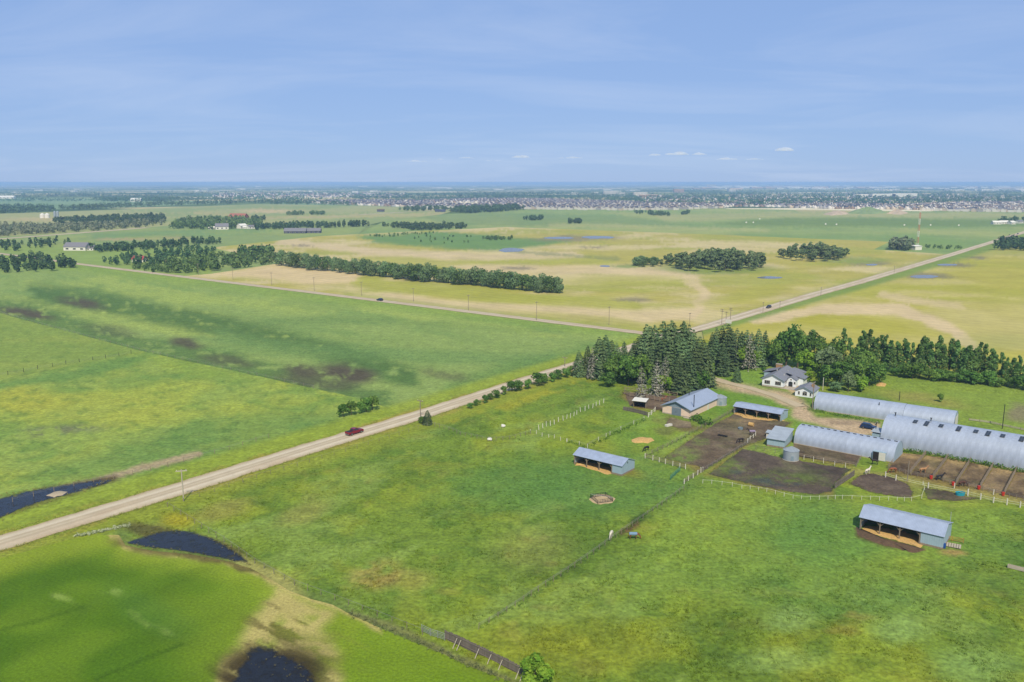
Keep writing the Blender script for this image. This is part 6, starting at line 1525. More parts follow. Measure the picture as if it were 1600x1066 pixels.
# ================================================================== VEHICLES
M_tyre = solid('tyre', '#1f1f21', .85, k=1, var=.1)
M_rim = solid('rim', '#a7abb0', .3, .7, var=.05)
M_lamp = solid('headlamp', '#e6eaee', .15, var=.02)
M_tail = solid('tail_lamp', '#b01818', .2, var=.02)
M_trim = solid('black_trim', '#26272a', .5, var=.1)
def car(name, label, cat, px, py, rz, paint, kind='suv', z=.14, group=None):
    o = thing(name, label, cat, V(px, py, z), rz, group)
    L, W = (5.8, 1.98) if kind == 'pickup' else (4.7, 1.88)
    wb = 3.6 if kind == 'pickup' else 2.75
    r = .40 if kind == 'pickup' else .35
    def sect(prof, w0, w1, nm, mat):           # side outline pushed across, narrowed towards the top
        zs = [p[1] for p in prof]; z0, z1 = min(zs), max(zs)
        mb = MB(); n = len(prof)
        for s in (-1, 1):
            for (x, z) in prof:
                t = (z - z0) / (z1 - z0); mb.v.append((x, s * (w0 + (w1 - w0) * t) / 2, z))
        for k in range(n): mb.f.append((k, (k + 1) % n, n + (k + 1) % n, n + k)); mb.m.append(0)
        mb.f.append(tuple(reversed(range(n)))); mb.f.append(tuple(range(n, 2 * n))); mb.m += [0, 0]
        ob = mb.add(nm, mat, o)
        bv = ob.modifiers.new('round', 'BEVEL'); bv.width = .06; bv.segments = 2; bv.limit_method = 'ANGLE'
        return ob
    h = L / 2
    if kind == 'pickup':
        body = sect([(-h, .55), (-h + .1, .42), (h - .1, .42), (h, .6), (h - .03, .95), (h - .25, 1.08), (1.25, 1.18), (-1.0, 1.18), (-1.0, .82), (-h + .08, .82), (-h, .78)], W, W * .96, 'body', paint)
        for s in (-1, 1): ub('bed_side', paint, o, (-1.93, s * (W / 2 - .07), .98), (1.9, .12, .44))
        ub('tailgate', paint, o, (-h + .06, 0, .93), (.09, W - .12, .5))
        ub('bed_cover', M_trim, o, (-1.95, 0, 1.12), (1.75, W - .28, .05))
        cab = sect([(-1.02, 1.16), (-.88, 1.80), (-.72, 1.86), (.35, 1.86), (.52, 1.80), (1.28, 1.16)], W * .93, W * .78, 'cab', paint)
        x0, x1, cz, ct = -1.0, 1.27, 1.2, 1.78
    else:
        body = sect([(-h, .5), (-h + .1, .36), (h - .12, .36), (h, .55), (h - .04, .8), (h - .3, .92), (1.0, 1.02), (-h + .25, 1.02), (-h + .02, .9)], W, W * .95, 'body', paint)
        cab = sect([(-h + .12, 1.0), (-h + .5, 1.58), (-h + .75, 1.66), (.05, 1.66), (.25, 1.60), (1.12, 1.0)], W * .93, W * .76, 'cab', paint)
        x0, x1, cz, ct = -h + .15, 1.1, 1.05, 1.58
    def gl(p, nm):
        mb = MB(); mb.quad(*p); mb.add(nm, M_glass, o)
    tw, lw = W * .78 / 2, W * .93 / 2
    if kind == 'pickup':
        fw = ((1.22, lw - .1, 1.23), (1.22, -lw + .1, 1.23), (.60, -tw + .06, 1.78), (.60, tw - .06, 1.78)); bwd = ((-1.025, -lw + .15, 1.26), (-1.025, lw - .15, 1.26), (-.915, tw - .08, 1.74), (-.915, -tw + .08, 1.74))
        sides = ((-.85, .22, -.72, .25), (.30, 1.05, .32, .45))
    else:
        fw = ((1.09, lw - .1, 1.05), (1.09, -lw + .1, 1.05), (.31, -tw + .06, 1.58), (.31, tw - .06, 1.58)); bwd = ((-h + .135, -lw + .15, 1.06), (-h + .135, lw - .15, 1.06), (-h + .46, tw - .08, 1.55), (-h + .46, -tw + .08, 1.55))
        sides = ((-1.95, -.75, -1.65, -.72), (-.68, .15, -.66, .16), (.22, .92, .22, .30))
    nrm = Vector((.02, 0, .02))
    gl([Vector(p) + nrm for p in fw], 'windscreen'); gl([Vector(p) - Vector((.02, 0, -.02)) for p in bwd], 'rear_window')
    for (a0, a1, b0, b1) in sides:
        for s in (-1, 1):
            yb, yt = s * (lw + (tw - lw) * .12 + .012), s * (lw + (tw - lw) * .88 + .012)
            zb, zt = cz + .08, ct - .02
            gl([(a0, yb, zb), (a1, yb, zb), (b1, yt, zt), (b0, yt, zt)], 'side_window')
    for x in (-wb / 2, wb / 2):
        for s in (-1, 1):
            mb = MB(); mb.tube((x, s * (W / 2 - .22), r), (x, s * (W / 2 + .015), r), r, n=16); t = mb.add('wheel', M_tyre, o)
            mb = MB(); mb.tube((x, s * (W / 2 + .0), r), (x, s * (W / 2 + .03), r), r * .6, n=12); mb.add('rim', M_rim, t)
    for s in (-1, 1):
        ub('headlight', M_lamp, o, (h - .06, s * (W / 2 - .28), .78), (.14, .38, .2)); ub('tail_light', M_tail, o, (-h + .05, s * (W / 2 - .12), .88), (.12, .2, .32))
    ub('front_bumper', M_trim, o, (h - .02, 0, .5), (.16, W * .86, .2)); ub('rear_bumper', M_rim if kind == 'pickup' else M_trim, o, (-h - .02, 0, .52), (.16, W * .86, .18))
    return o
P_red = solid('dark_red_paint', '#8c1230', .25, .1, spec=.6, var=.03)
P_blue = solid('dark_blue_paint', '#173a6e', .25, .1, spec=.6, var=.03)
P_black = solid('black_paint', '#2b2e36', .25, .1, spec=.6, var=.03)
P_silver = solid('silver_paint', '#c2c6cc', .25, .4, spec=.6, var=.03)
car('pickup_truck', 'dark red pickup truck driving on the gravel road', 'pickup truck', 554, 678.5, A1, P_red, 'pickup', .16)
car('parked_car', 'dark blue car parked on the gravel yard by the tallest quonset', 'car', 1357, 670, RZ + R(2), P_blue, z=.08)
car('moving_car', 'dark car on the crossing road beside the left crop field', 'car', 593.5, 470.5, A1 + R(90), P_blue, z=.25)
car('moving_car', 'dark car on the far stretch of road right of the pole trio', 'car', 1201, 481.8, A1 + math.pi, P_black, z=.25)
car('moving_car', 'tiny dark car near the far end of the road, lower one of two', 'car', 1563, 374.5, A1, P_black, z=.25); car('moving_car', 'tiny dark car at the far end of the road, upper one of two', 'car', 1590, 366.5, A1 + math.pi, P_black, z=.25)

# ================================================================== HORSES
def skin_mesh(name, chains, mat):
    """one continuous body: chains of (x, y, z, radius) grown with a skin and smoothed"""
    bm = bmesh.new(); idx = {}; rad = []
    def vert(p):
        k = tuple(round(c, 3) for c in p[:3])
        if k not in idx:
            idx[k] = bm.verts.new(p[:3]); rad.append(p[3] if len(p) > 3 else .1)
        return idx[k]
    for ch in chains:
        vs = [vert(p) for p in ch]
        for a, b in zip(vs, vs[1:]):
            if bm.edges.get((a, b)) is None: bm.edges.new((a, b))
    me = bpy.data.meshes.new(name); bm.to_mesh(me); bm.free()
    o = bpy.data.objects.new(name, me); COL.objects.link(o)
    sk = o.modifiers.new('skin', 'SKIN'); sk.use_smooth_shade = True
    for i, r_ in enumerate(rad):
        q = r_ if isinstance(r_, tuple) else (r_, r_); me.skin_vertices[0].data[i].radius = q
    me.skin_vertices[0].data[0].use_root = True
    sb = o.modifiers.new('sub', 'SUBSURF'); sb.levels = sb.render_levels = 1
    dg = bpy.context.evaluated_depsgraph_get(); ev = o.evaluated_get(dg)
    out = bpy.data.meshes.new_from_object(ev); out.name = name
    bpy.data.objects.remove(o)
    out.materials.clear(); out.materials.append(mat)
    out.polygons.foreach_set('use_smooth', [True] * len(out.polygons))
    return out
def horse_mesh(name, graze, mat):
    sp = [(0.0, 0, 1.18, .31), (.42, 0, 1.20, .30), (.72, 0, 1.28, .25)]
    back = [(0.0, 0, 1.18, .31), (-.40, 0, 1.22, .29), (-.70, 0, 1.25, .27), (-.92, 0, 1.16, .16)]
    if graze:
        neck = [(.72, 0, 1.28, .25), (1.0, 0, 1.12, .18), (1.28, 0, .82, .13), (1.48, 0, .50, .13), (1.52, 0, .28, .10), (1.56, 0, .08, .075)]
        ear = (1.48, 0, .50)
    else:
        neck = [(.72, 0, 1.28, .25), (.95, 0, 1.52, .17), (1.15, 0, 1.80, .13), (1.30, 0, 1.93, .13), (1.52, 0, 1.78, .10), (1.72, 0, 1.64, .075)]
        ear = (1.30, 0, 1.93)
    ch = [sp, back, neck, [(-.92, 0, 1.16, .16), (-1.06, 0, 1.10, .055), (-1.14, 0, .85, .07), (-1.12, 0, .55, .04)]]
    for s in (-1, 1):
        ch.append([(.42, 0, 1.20, .30), (.48, s * .17, .98, .14), (.50, s * .18, .72, .085), (.50, s * .18, .46, .062), (.50, s * .18, .14, .05), (.55, s * .18, .02, .065)])
        ch.append([(-.70, 0, 1.25, .27), (-.66, s * .18, .98, .17), (-.60, s * .18, .76, .11), (-.78, s * .18, .50, .065), (-.76, s * .18, .16, .05), (-.70, s * .18, .02, .065)])
        d = .14
        ch.append([(ear[0], 0, ear[2], .13), (ear[0] - .04, s * .08, ear[2] + .17, .03)])
    return skin_mesh(name, ch, mat)
COATS = {k: solid('coat_' + k, c, .7, k=1.0, var=.10, scale=2) for k, c in (('white', '#e6e0d6'), ('chestnut', '#9a5b3a'), ('bay', '#5a3a2c'), ('dark', '#332a28'), ('black', '#26242a'), ('dun', '#b98c62'))}
HM = {g: horse_mesh('body', g, COATS['bay']) for g in (True, False)}
M_bl = {'blue': solid('blue_rug', '#7f9fc2', .8, var=.06), 'purple': solid('purple_rug', '#9c8fb0', .8, var=.06)}
def rug_mesh():
    mb = MB(); n = 9
    xs = [-.98, -.6, 0, .45, .72]; rs = [.32, .34, .36, .35, .31]; zc = [1.20, 1.22, 1.18, 1.20, 1.22]
    for x, r_, z in zip(xs, rs, zc):
        for k in range(n): t = R(-48) + R(276) * k / (n - 1); mb.v.append((x, r_ * 1.03 * math.cos(t), z + r_ * 1.06 * math.sin(t)))
    for j in range(len(xs) - 1):
        for k in range(n - 1): mb.f.append((j * n + k, j * n + k + 1, (j + 1) * n + k + 1, (j + 1) * n + k)); mb.m.append(0)
    return mb
RUG = rug_mesh()
def horse(px, py, face, coat, graze, label, rug=None, group=None):
    o = thing('horse', label, 'horse', V(px, py, .02), R(face), group)
    b = add('body', HM[graze], o); b.material_slots[0].link = 'OBJECT'; b.material_slots[0].material = COATS[coat]
    mb = MB()                                       # mane along the crest
    pts = [(.78, 1.50), (.98, 1.68), (1.16, 1.92), (1.26, 2.05)] if not graze else [(.80, 1.48), (1.05, 1.28), (1.33, .95), (1.50, .66)]
    for (x, z), (x2, z2) in zip(pts, pts[1:]): mb.tube((x, 0, z), (x2, 0, z2), .05, n=5)
    mb.add('mane', COATS['black'] if coat != 'white' else COATS['white'], o)
    if rug: RUG.add('rug', M_bl[rug], o)
    return o
horse(955, 840, 250, 'white', True, 'white horse grazing by the weathered fence, left of the blue rugged horse')
horse(990, 842.5, 0, 'chestnut', True, 'horse in a pale blue rug grazing in the middle of the pasture', 'blue')
horse(1010, 705, 220, 'black', True, 'black horse grazing behind the shelter by the bale feeder')
horse(1037, 627.5, 30, 'chestnut', False, 'chestnut and white horse standing in the corral under the spruces')
horse(1174.5, 680, 175, 'dark', False, 'dark horse in a faded purple rug in the brown paddock', 'purple')
horse(1157.5, 692, 200, 'dark', True, 'dark horse nosing the ground near the short row of white posts')
horse(1355.5, 741, 35, 'white', False, 'white horse standing at the top of the ploughed paddock')
horse(1366, 726, 165, 'dark', False, 'dark horse in front of the open quonset door')
horse(1395, 739, 190, 'chestnut', True, 'red chestnut horse in the first pen beside the low quonset')
horse(1442, 739.5, 8, 'dun', False, 'light chestnut horse standing in the second pen')
horse(1468, 750.5, 8, 'black', False, 'black horse at the front of the third pen')
horse(1503, 760.5, 8, 'bay', True, 'dark brown horse at the front of the fourth pen')

# ================================================================== GRASS
def grass_tufts():
    n = 52000
    px, py = rng.uniform(-60, 1660, n), 700 + 400 * rng.random(n) ** .9
    extra = 9000
    px = np.concatenate([px, rng.uniform(640, 1640, extra)]); py = np.concatenate([py, rng.uniform(590, 710, extra)])
    k = inside(px, py, PAST) & (bare(px, py) < .2)
    px, py = px[k], py[k]
    X, Y = P(px, py); n = len(X)
    clump = fbm(X / 5, Y / 5, 3, 401)
    keep = rng.random(n) < ss(clump, .36, .6) * .9 + .08
    px, py, X, Y, clump = px[keep], py[keep], X[keep], Y[keep], clump[keep]; n = len(X)
    c = pasture_col(X, Y, px, py) * GREEN * rng.uniform(.95, 1.3, (n, 1))
    c[:, 1] *= rng.uniform(.96, 1.06, n)
    z0 = pasture_disp(X, Y, px, py)
    q = 5
    h = (.10 + .28 * clump * rng.random(n))[:, None] * np.ones((1, q))
    a = rng.uniform(0, 2 * np.pi, (n, q)); lean = rng.uniform(.3, 1.1, (n, q)) * h
    ox, oy = rng.normal(size=(n, q)) * .20, rng.normal(size=(n, q)) * .20
    bx, by = X[:, None] + ox, Y[:, None] + oy
    wx, wy = -np.sin(a) * h * .45, np.cos(a) * h * .45
    z = np.repeat(z0[:, None], q, 1) - .04
    v = np.stack([np.stack([bx - wx, by - wy, z], -1), np.stack([bx + wx, by + wy, z], -1), np.stack([bx + np.cos(a) * lean, by + np.sin(a) * lean, z + h], -1)], 2).reshape(-1, 3)
    cc = np.repeat(c, q * 3, 0)
    m, nt, nn, l, b = new_mat('grass_blades')
    at = nn.new('ShaderNodeAttribute'); at.attribute_name = 'col'
    df = nn.new('ShaderNodeBsdfDiffuse'); tr = nn.new('ShaderNodeBsdfTranslucent'); ms = nn.new('ShaderNodeMixShader'); ms.inputs[0].default_value = .35
    l.new(at.outputs['Color'], df.inputs[0]); l.new(at.outputs['Color'], tr.inputs[0]); l.new(df.outputs[0], ms.inputs[1]); l.new(tr.outputs[0], ms.inputs[2]); nn.remove(b); l.new(ms.outputs[0], nn['Material Output'].inputs[0])
    o = add('grass', np_mesh('grass', v, np.arange(len(v)).reshape(-1, 3), m, {'col': np.clip(cc, .004, .9)}))
    tag(o, 'rough tufts of pasture grass', kind='stuff')
grass_tufts()
def tall_weeds(name, label, line, n, h, spread, hx):
    q = along(line, n); q = np.array(q) + rng.normal(size=(n, 2)) * np.array([spread, spread * .6])
    X, Y = P(q[:, 0], q[:, 1])
    me = wood_mesh(name, np.stack([X, Y], 1), rng.uniform(.5, 1.2, n) * h, leaf_mat(name + '_leaves', hx[0], hx[1], .1, .3), 14, .7)
    tag(add(name, me), label, kind='stuff')
tall_weeds('weeds', 'dark weeds along the fence down to the grazing horses', [(1066, 768), (1010, 808), (966, 838), (890, 892), (810, 946), (748, 984)], 110, .55, 3.0, ('#5c7d38', '#7f9a48'))
tall_weeds('weeds', 'weeds along the front of the tallest quonset', [(1408, 705), (1450, 711), (1500, 720), (1550, 729), (1620, 743)], 130, 1.1, 2.0, ('#44692c', '#6b8c3c'))
tall_weeds('weeds', 'grey weeds along the edge of the wheat', [(540, 955), (600, 982), (660, 1006), (720, 1034), (790, 1064)], 160, .55, 3.5, ('#6f7f55', '#98986e'))
tall_weeds('weeds', 'weeds along the fence behind the shelter and up the barn paddock', [(888, 692), (918, 701), (940, 690), (970, 674), (1006, 657)], 90, .7, 2.2, ('#466a2c', '#6a8d3e'))
tall_weeds('weeds', 'weeds on the fence between barn paddock and brown paddock', [(1010, 714), (1062, 688), (1108, 664)], 60, .6, 1.8, ('#58743a', '#86934e'))
tall_weeds('weeds', 'bushy weeds at the right barn corner', [(1082, 655), (1096, 661), (1108, 664)], 40, 1.6, 2.5, ('#466a2c', '#6a8d3e'))
tall_weeds('weeds', 'white flowering weeds between road and wheat', [(118, 839), (150, 833), (178, 827), (203, 822)], 120, .6, 1.6, ('#a8b98c', '#e4e8d0'))
tall_weeds('reeds', 'reeds and dead stalks round the shore of the pond by the road', [(200, 846), (250, 831), (300, 830), (352, 852), (390, 881), (350, 876), (290, 864), (230, 858), (203, 850)], 130, .4, 3.0, ('#6d6a3e', '#a59a62'))
tall_weeds('reeds', 'broken wheat standing in the flooded hollow', [(375, 1030), (405, 1005), (440, 1015), (470, 1050), (480, 1080), (440, 1040), (400, 1020), (370, 1060)], 60, .3, 16, ('#5d5a38', '#8f8656'))
tall_weeds('reeds', 'reeds along the ditch water left of the road', [(0, 776), (60, 764), (130, 752), (178, 748), (120, 772), (60, 790), (0, 812)], 110, .45, 2.2, ('#77793f', '#a3995f'))
tall_weeds('weeds', 'green strip along the front of the long back quonset', [(1258, 640), (1300, 648), (1375, 662)], 90, .8, 1.5, ('#4d7a30', '#74993f'))

for i, k in enumerate((0, 1, 3, 4)):
    pl = SOIL[k][0]
    tall_weeds('weeds', ['tufts round the edge of the brown paddock', 'tufts round the edge of the muddy paddock', 'tufts round the ploughed paddock', 'tufts round the soil by the turquoise tub'][i], pl + pl[:1], (200, 240, 110, 60)[i], .35, 1.6, ('#587a34', '#8a9c48'))
def scraps(name, label, poly, n, h, hx):
    p = scatter_poly(poly, n); X, Y = P(p[:, 0], p[:, 1])
    tag(add(name, wood_mesh(name, np.stack([X, Y], 1), rng.uniform(.4, 1.4, n) * h, leaf_mat(name + '_bits', hx[0], hx[1], .1, .0), 9, 1.6), loc=(0, 0, .03)), label, kind='stuff')
scraps('straw_scraps', 'scraps of hay trodden into the brown paddock', SOIL[0][0], 130, .16, ('#8f7a52', '#c2a873'))
scraps('dirt_clods', 'dark clods and droppings on the brown paddock', SOIL[0][0], 240, .16, ('#4a3c30', '#5d4c3c'))
scraps('dirt_clods', 'dark clods on the muddy paddock', SOIL[1][0], 260, .16, ('#40362e', '#5a4b3e'))
scraps('paddock_weeds', 'low weeds sprouting on the muddy paddock', [(1115, 735), (1160, 728), (1230, 742), (1300, 752), (1280, 766), (1220, 762), (1150, 748)], 420, .22, ('#66793a', '#87964c'))
scraps('straw_scraps', 'hay scraps on the floors of the horse pens', [(1392, 735), (1412, 712), (1640, 748), (1640, 786)], 160, .15, ('#927d56', '#c4ab78'))
scraps('dirt_clods', 'droppings on the floors of the horse pens', [(1392, 735), (1412, 712), (1640, 748), (1640, 786)], 200, .15, ('#463a2f', '#5a4a3b'))
def verge_grass():
    n = 2600
    t = rng.uniform(-40, 930, n); y = np.interp(t, [p[0] for p in C1], [p[1] for p in C1]); X, Y = P(t, y)
    off = np.where(rng.random(n) < .5, -1, 1) * (4.3 + np.abs(rng.normal(size=n)) * 1.1)
    X, Y = X + E2.x * off, Y + E2.y * off
    tag(add('verge_grass', wood_mesh('verge_grass', np.stack([X, Y], 1), rng.uniform(.4, 1.3, n) * .38, leaf_mat('verge_blades', '#7f9240', '#b0ad5e', .1, .3), 10, .9)), 'ragged grass along both edges of the gravel road', kind='stuff')
verge_grass()
# ================================================================== FAR FARMS AND THE TOWN
M_farwhite = solid('far_white_wall', '#f2f1ee', .7, k=1.05, var=.03)
M_farroof = solid('far_grey_roof', '#8d8d98', .8, k=.9, var=.1)
M_farred = solid('far_red_roof', '#b0705c', .8, var=.1)
M_farnavy = solid('far_dark_wall', '#4b5068', .7, var=.1)
def box_house(name, label, cat, px, py, L, W, e, r, wall, roof, rz=RZ, group=None, windows=3):
    o = thing(name, label, cat, V(px, py, -.3), rz, group)
    mb = MB(); mb.box((0, 0, e / 2), (L, W, e)); mb.prism([(-W / 2 + .05, e), (W / 2 - .05, e), (0, r - .05)], -L / 2 + .02, L / 2 - .02, ax='x'); w = mb.add('wall', wall, o)
    for s in (-1, 1):
        slab('roof', roof, o, ((-L / 2 - .5, s * (W / 2 + .5), e - .2), (L / 2 + .5, s * (W / 2 + .5), e - .2), (L / 2 + .5, s * .01, r), (-L / 2 - .5, s * .01, r)), .15)
    for k in range(windows):
        x = -L / 2 + L * (k + .5) / windows
        f = MB(); f.box((x, -W / 2 - .02, e * .5), (L / windows * .45, .08, e * .4)); f = f.add('window', M_white, o)
        g = MB(); g.box((x, -W / 2 - .07, e * .5), (L / windows * .38, .04, e * .34)); g.add('pane', M_glass, f)
    return o
box_house('house', 'large white house with grey roof among conifers at the far left', 'house', 122, 391, 26, 13, 4.5, 9, M_farwhite, M_farroof, rz=R(-6)); box_house('house', 'low annex at the right of the large white house', 'house', 142, 391, 12, 10, 3.2, 6, M_farwhite, M_farroof, rz=R(-6))
box_house('house', 'small red roofed white house hidden in the trees by the crossing road', 'house', 219, 409, 12, 8, 3, 6, M_farwhite, solid('far_pink_roof', '#b8505a', .8), rz=R(-10))
box_house('house', 'white farmhouse with grey roof beyond the green field', 'house', 347, 358.5, 20, 12, 5, 10, M_farwhite, M_farroof, rz=R(20)); box_house('barn', 'small white barn left of the white farmhouse', 'barn', 331, 358.5, 9, 7, 3, 5, M_farwhite, M_farwhite, rz=R(10))
box_house('barn', 'white barn right of the white farmhouse', 'barn', 378, 357, 14, 10, 5, 8, M_farwhite, M_farwhite, rz=R(60)); box_house('barn', 'low white shed between the white barns', 'shed', 385, 357.5, 10, 6, 3, 4.5, M_farwhite, M_farwhite, rz=R(10)); box_house('barn', 'grey roofed shed at the right of the white barns', 'shed', 394, 357.5, 14, 8, 4, 6.5, M_farwhite, M_farroof, rz=R(40))
box_house('house', 'long low dark house with grey roof standing alone on the lawn', 'house', 462, 364.5, 32, 14, 3.6, 8, M_farnavy, M_farroof, rz=R(4), windows=5); box_house('house', 'right wing of the long low dark house', 'house', 491, 364, 20, 13, 3.6, 7.5, M_farnavy, M_farroof, rz=R(4))
box_house('barn', 'large barn with a reddish roof beyond the shelterbelt', 'barn', 373, 342.5, 36, 22, 5, 12, solid('far_red_wall', '#9a5348', .8), M_farred, rz=R(-12))
for x, lb in ((66.5, 'left white round bin at the edge of the forest'), (74, 'right white round bin at the edge of the forest')):
    o = thing('grain_bin', lb, 'grain bin', V(x, 341, -.3)); mb = MB(); mb.tube((0, 0, 0), (0, 0, 8), 5, n=16); mb.add('wall', M_farwhite, o); mb = MB(); mb.tube((0, 0, 8), (0, 0, 11), 5.2, .4, 16); mb.add('roof', M_farwhite, o)
for x, lb in ((86, 'slim grey silo left, in front of the dark trees'), (90.5, 'slim grey silo right, in front of the dark trees')):
    o = thing('silo', lb, 'silo', V(x, 340.5, -.3)); mb = MB(); mb.tube((0, 0, 0), (0, 0, 13), 2.6, n=14); mb.add('wall', M_bin, o); mb = MB(); mb.tube((0, 0, 13), (0, 0, 15), 2.7, .3, 14); mb.add('roof', M_bin, o)
box_house('barn', 'long white barn far off at the left edge', 'barn', 12, 310.5, 70, 25, 8, 14, M_farwhite, M_farwhite, rz=R(0), windows=4); box_house('barn', 'white barn in the distant dark grove', 'barn', 213, 315, 40, 20, 8, 14, M_farwhite, M_farwhite, rz=R(5))
box_house('barn', 'white roofed barn before the left end of the town', 'barn', 671, 327, 30, 14, 5, 8, M_farwhite, M_farwhite, rz=R(-8)); box_house('barn', 'dark shed beside the curving far road', 'shed', 688, 331.5, 26, 12, 4, 7, M_farnavy, M_farnavy, rz=R(0)); box_house('barn', 'brown shed left of the dark shed', 'shed', 595, 331, 18, 10, 5, 7, M_farnavy, solid('far_brown_roof', '#6e5648', .8), rz=R(0))
for i, (x, y, L, lb) in enumerate(((1556, 350.5, 14, 'left white building of the farm at the right edge'), (1568, 350, 16, 'second white building of the farm at the right edge'), (1580, 350.5, 10, 'small white shed of the farm at the right edge'), (1592, 349, 14, 'grey roofed house of the farm at the right edge'))):
    box_house('barn', lb, 'barn', x, y, L, 10, 4, 6.5, M_farwhite, M_farwhite if i < 3 else M_farroof, rz=R(10 * i))
# heaps of bare earth before the town
def mound(name, pts, hgt, mat):
    q = blob_poly(pts, seed=len(pts), amp=.6, f=.2); c = np.mean(np.array(q), 0); n = len(q); vs = []; fs = []
    rings = (1.0, .85, .65, .45, .2)
    for i, k in enumerate(rings):
        for (x, y) in q:
            X, Y = P(c[0] + (x - c[0]) * k, c[1] + (y - c[1]) * k); vs.append((float(X), float(Y), -.5 + hgt * (1 - k) ** .8 * random.uniform(.7, 1.15)))
    for i in range(len(rings) - 1):
        for j in range(n): fs.append((i * n + j, i * n + (j + 1) % n, (i + 1) * n + (j + 1) % n, (i + 1) * n + j))
    fs.append(tuple((len(rings) - 1) * n + j for j in range(n)))
    me = bpy.data.meshes.new(name); me.from_pydata(vs, [], fs); me.materials.append(mat)
    me.polygons.foreach_set('use_smooth', [True] * len(fs))
    return tag(add(name, me), kind='structure')
M_earth = solid('bare_earth', '#cbb79e', .95, var=.15, scale=.05); M_greenhill = solid('grassy_mound', '#8ba26a', .95, var=.15, scale=.05)
mound('hill', [(1322, 334), (1328, 331), (1350, 329), (1378, 330), (1388, 333), (1360, 335)], 16, M_greenhill); mound('hill', [(1384, 334.5), (1392, 331.5), (1410, 330.5), (1420, 333), (1408, 335.5)], 12, M_earth); mound('hill', [(1285, 335.5), (1300, 331.5), (1322, 331), (1330, 335), (1300, 337)], 9, M_earth)
# radio mast
ms_ = thing('radio_mast', 'tall red and white lattice radio mast with a small white base building', 'radio mast', V(1433, 389, -.3), .3)
M_mr = solid('mast_red', '#d98474', .6); M_mw = solid('mast_white', '#f4f4f2', .6, k=1.05)
mh = hpx(389, 322); secs = 7
for k in range(secs):
    z0, z1 = mh * k / secs, mh * (k + 1) / secs; mt = M_mw if k % 2 == 0 else M_mr; mb = MB(); w0, w1 = 1.3 - .6 * k / secs, 1.3 - .6 * (k + 1) / secs
    for a in range(3):
        t, t2 = a * 2.094, (a + 1) * 2.094
        mb.tube((w0 * math.cos(t), w0 * math.sin(t), z0), (w1 * math.cos(t), w1 * math.sin(t), z1), .13, n=5)
        for j in range(3):
            f0, f1 = j / 3, (j + 1) / 3; wa, wb_ = w0 + (w1 - w0) * f0, w0 + (w1 - w0) * f1
            mb.tube((wa * math.cos(t), wa * math.sin(t), z0 + (z1 - z0) * f0), (wb_ * math.cos(t2), wb_ * math.sin(t2), z0 + (z1 - z0) * f1), .07, n=4)
    mb.add('lattice_section', mt, ms_)
mb = MB(); mb.box((0, 0, mh + .6), (2.6, 2.6, 1.2)); mb.add('antenna', M_mw, ms_)
bh = thing('mast_hut', 'white hut at the foot of the radio mast', 'hut', V(1432, 390.5, -.3), .3); mb = MB(); mb.box((0, 0, 2.2), (9, 6, 4.4)); mb.add('wall', M_farwhite, bh); slab('roof', M_farwhite, bh, ((-5, -3.5, 4.4), (5, -3.5, 4.4), (5, 3.5, 5.2), (-5, 3.5, 5.2)), .2)

# ---- the town: the 300 houses that show largest are things, the rest one mass
def house_np(w, d, h, r):
    v = np.array([(-w/2,-d/2,0),(w/2,-d/2,0),(w/2,d/2,0),(-w/2,d/2,0),(-w/2,-d/2,h),(w/2,-d/2,h),(w/2,d/2,h),(-w/2,d/2,h),(-w/2,0,r),(w/2,0,r)], float)
    tri = np.array([(0,1,5),(0,5,4),(1,2,6),(1,6,5),(2,3,7),(2,7,6),(3,0,4),(3,4,7),(5,6,9),(7,4,8),(4,5,9),(4,9,8),(6,7,8),(6,8,9)])
    mats = np.array([0]*10 + [1]*4)
    return v, tri, mats
TW = [solid('town_wall_' + n, c, .8, k=1.0, var=.05) for n, c in (('white', '#efeae6'), ('beige', '#d9c9b8'), ('grey', '#b3b2b8'), ('brown', '#a08a7c'))]
TR = [solid('town_roof_' + n, c, .85, k=.9, var=.08) for n, c in (('dark', '#5f5d6c'), ('brown', '#84736c'), ('grey', '#8d8c98'), ('black', '#4c4b58'))]
zone = [(600, 322.5), (660, 324), (720, 325.5), (830, 327.5), (960, 329), (1060, 328.5), (1120, 325.5), (1160, 323), (1300, 326.5), (1420, 328), (1480, 330.5), (1620, 333), (1700, 333), (1700, 318), (1500, 318), (1420, 321), (1310, 318), (1170, 318.5), (1130, 318), (1000, 317.5), (860, 312.5), (760, 311.5), (640, 314.5), (520, 314.5), (470, 317.5)]
def town_spots():
    """plots along streets that follow the section grid"""
    xs, ys = [p[0] for p in zone], [p[1] for p in zone]
    u0, u1, v0, v1 = 1e9, -1e9, 1e9, -1e9
    for (x, y) in zone:
        X, Y = P(x, y); u, v = uv(X, Y); u0, u1, v0, v1 = min(u0, u), max(u1, u), min(v0, v), max(v1, v)
    U, W = np.meshgrid(np.arange(u0, u1, 31), np.arange(v0, v1, 17.5)); U, W = U.ravel(), W.ravel()
    U = U + np.where((np.round(U / 31).astype(int) % 2) == 0, 3.5, -3.5) + rng.normal(size=U.size) * 1.4; W = W + rng.normal(size=W.size) * 1.2
    X, Y = U * E1.x + W * E2.x, U * E1.y + W * E2.y
    px, py = PX(X, Y); k = inside(px, py, zone) & (rng.random(px.size) < .9)
    hole = (fbm(X / 160, Y / 160, 3, 501) > .62) & (py < 322)
    return X[k & ~hole], Y[k & ~hole], py[k & ~hole], px[k & ~hole]
tX, tY, tpy, tpx = town_spots()
vis = (tpx > -10) & (tpx < 1610); tX, tY, tpy, tpx = tX[vis], tY[vis], tpy[vis], tpx[vis]
order = np.argsort(np.hypot(tX, tY))
near = order[:290]; rest = order[290:]
variants = []
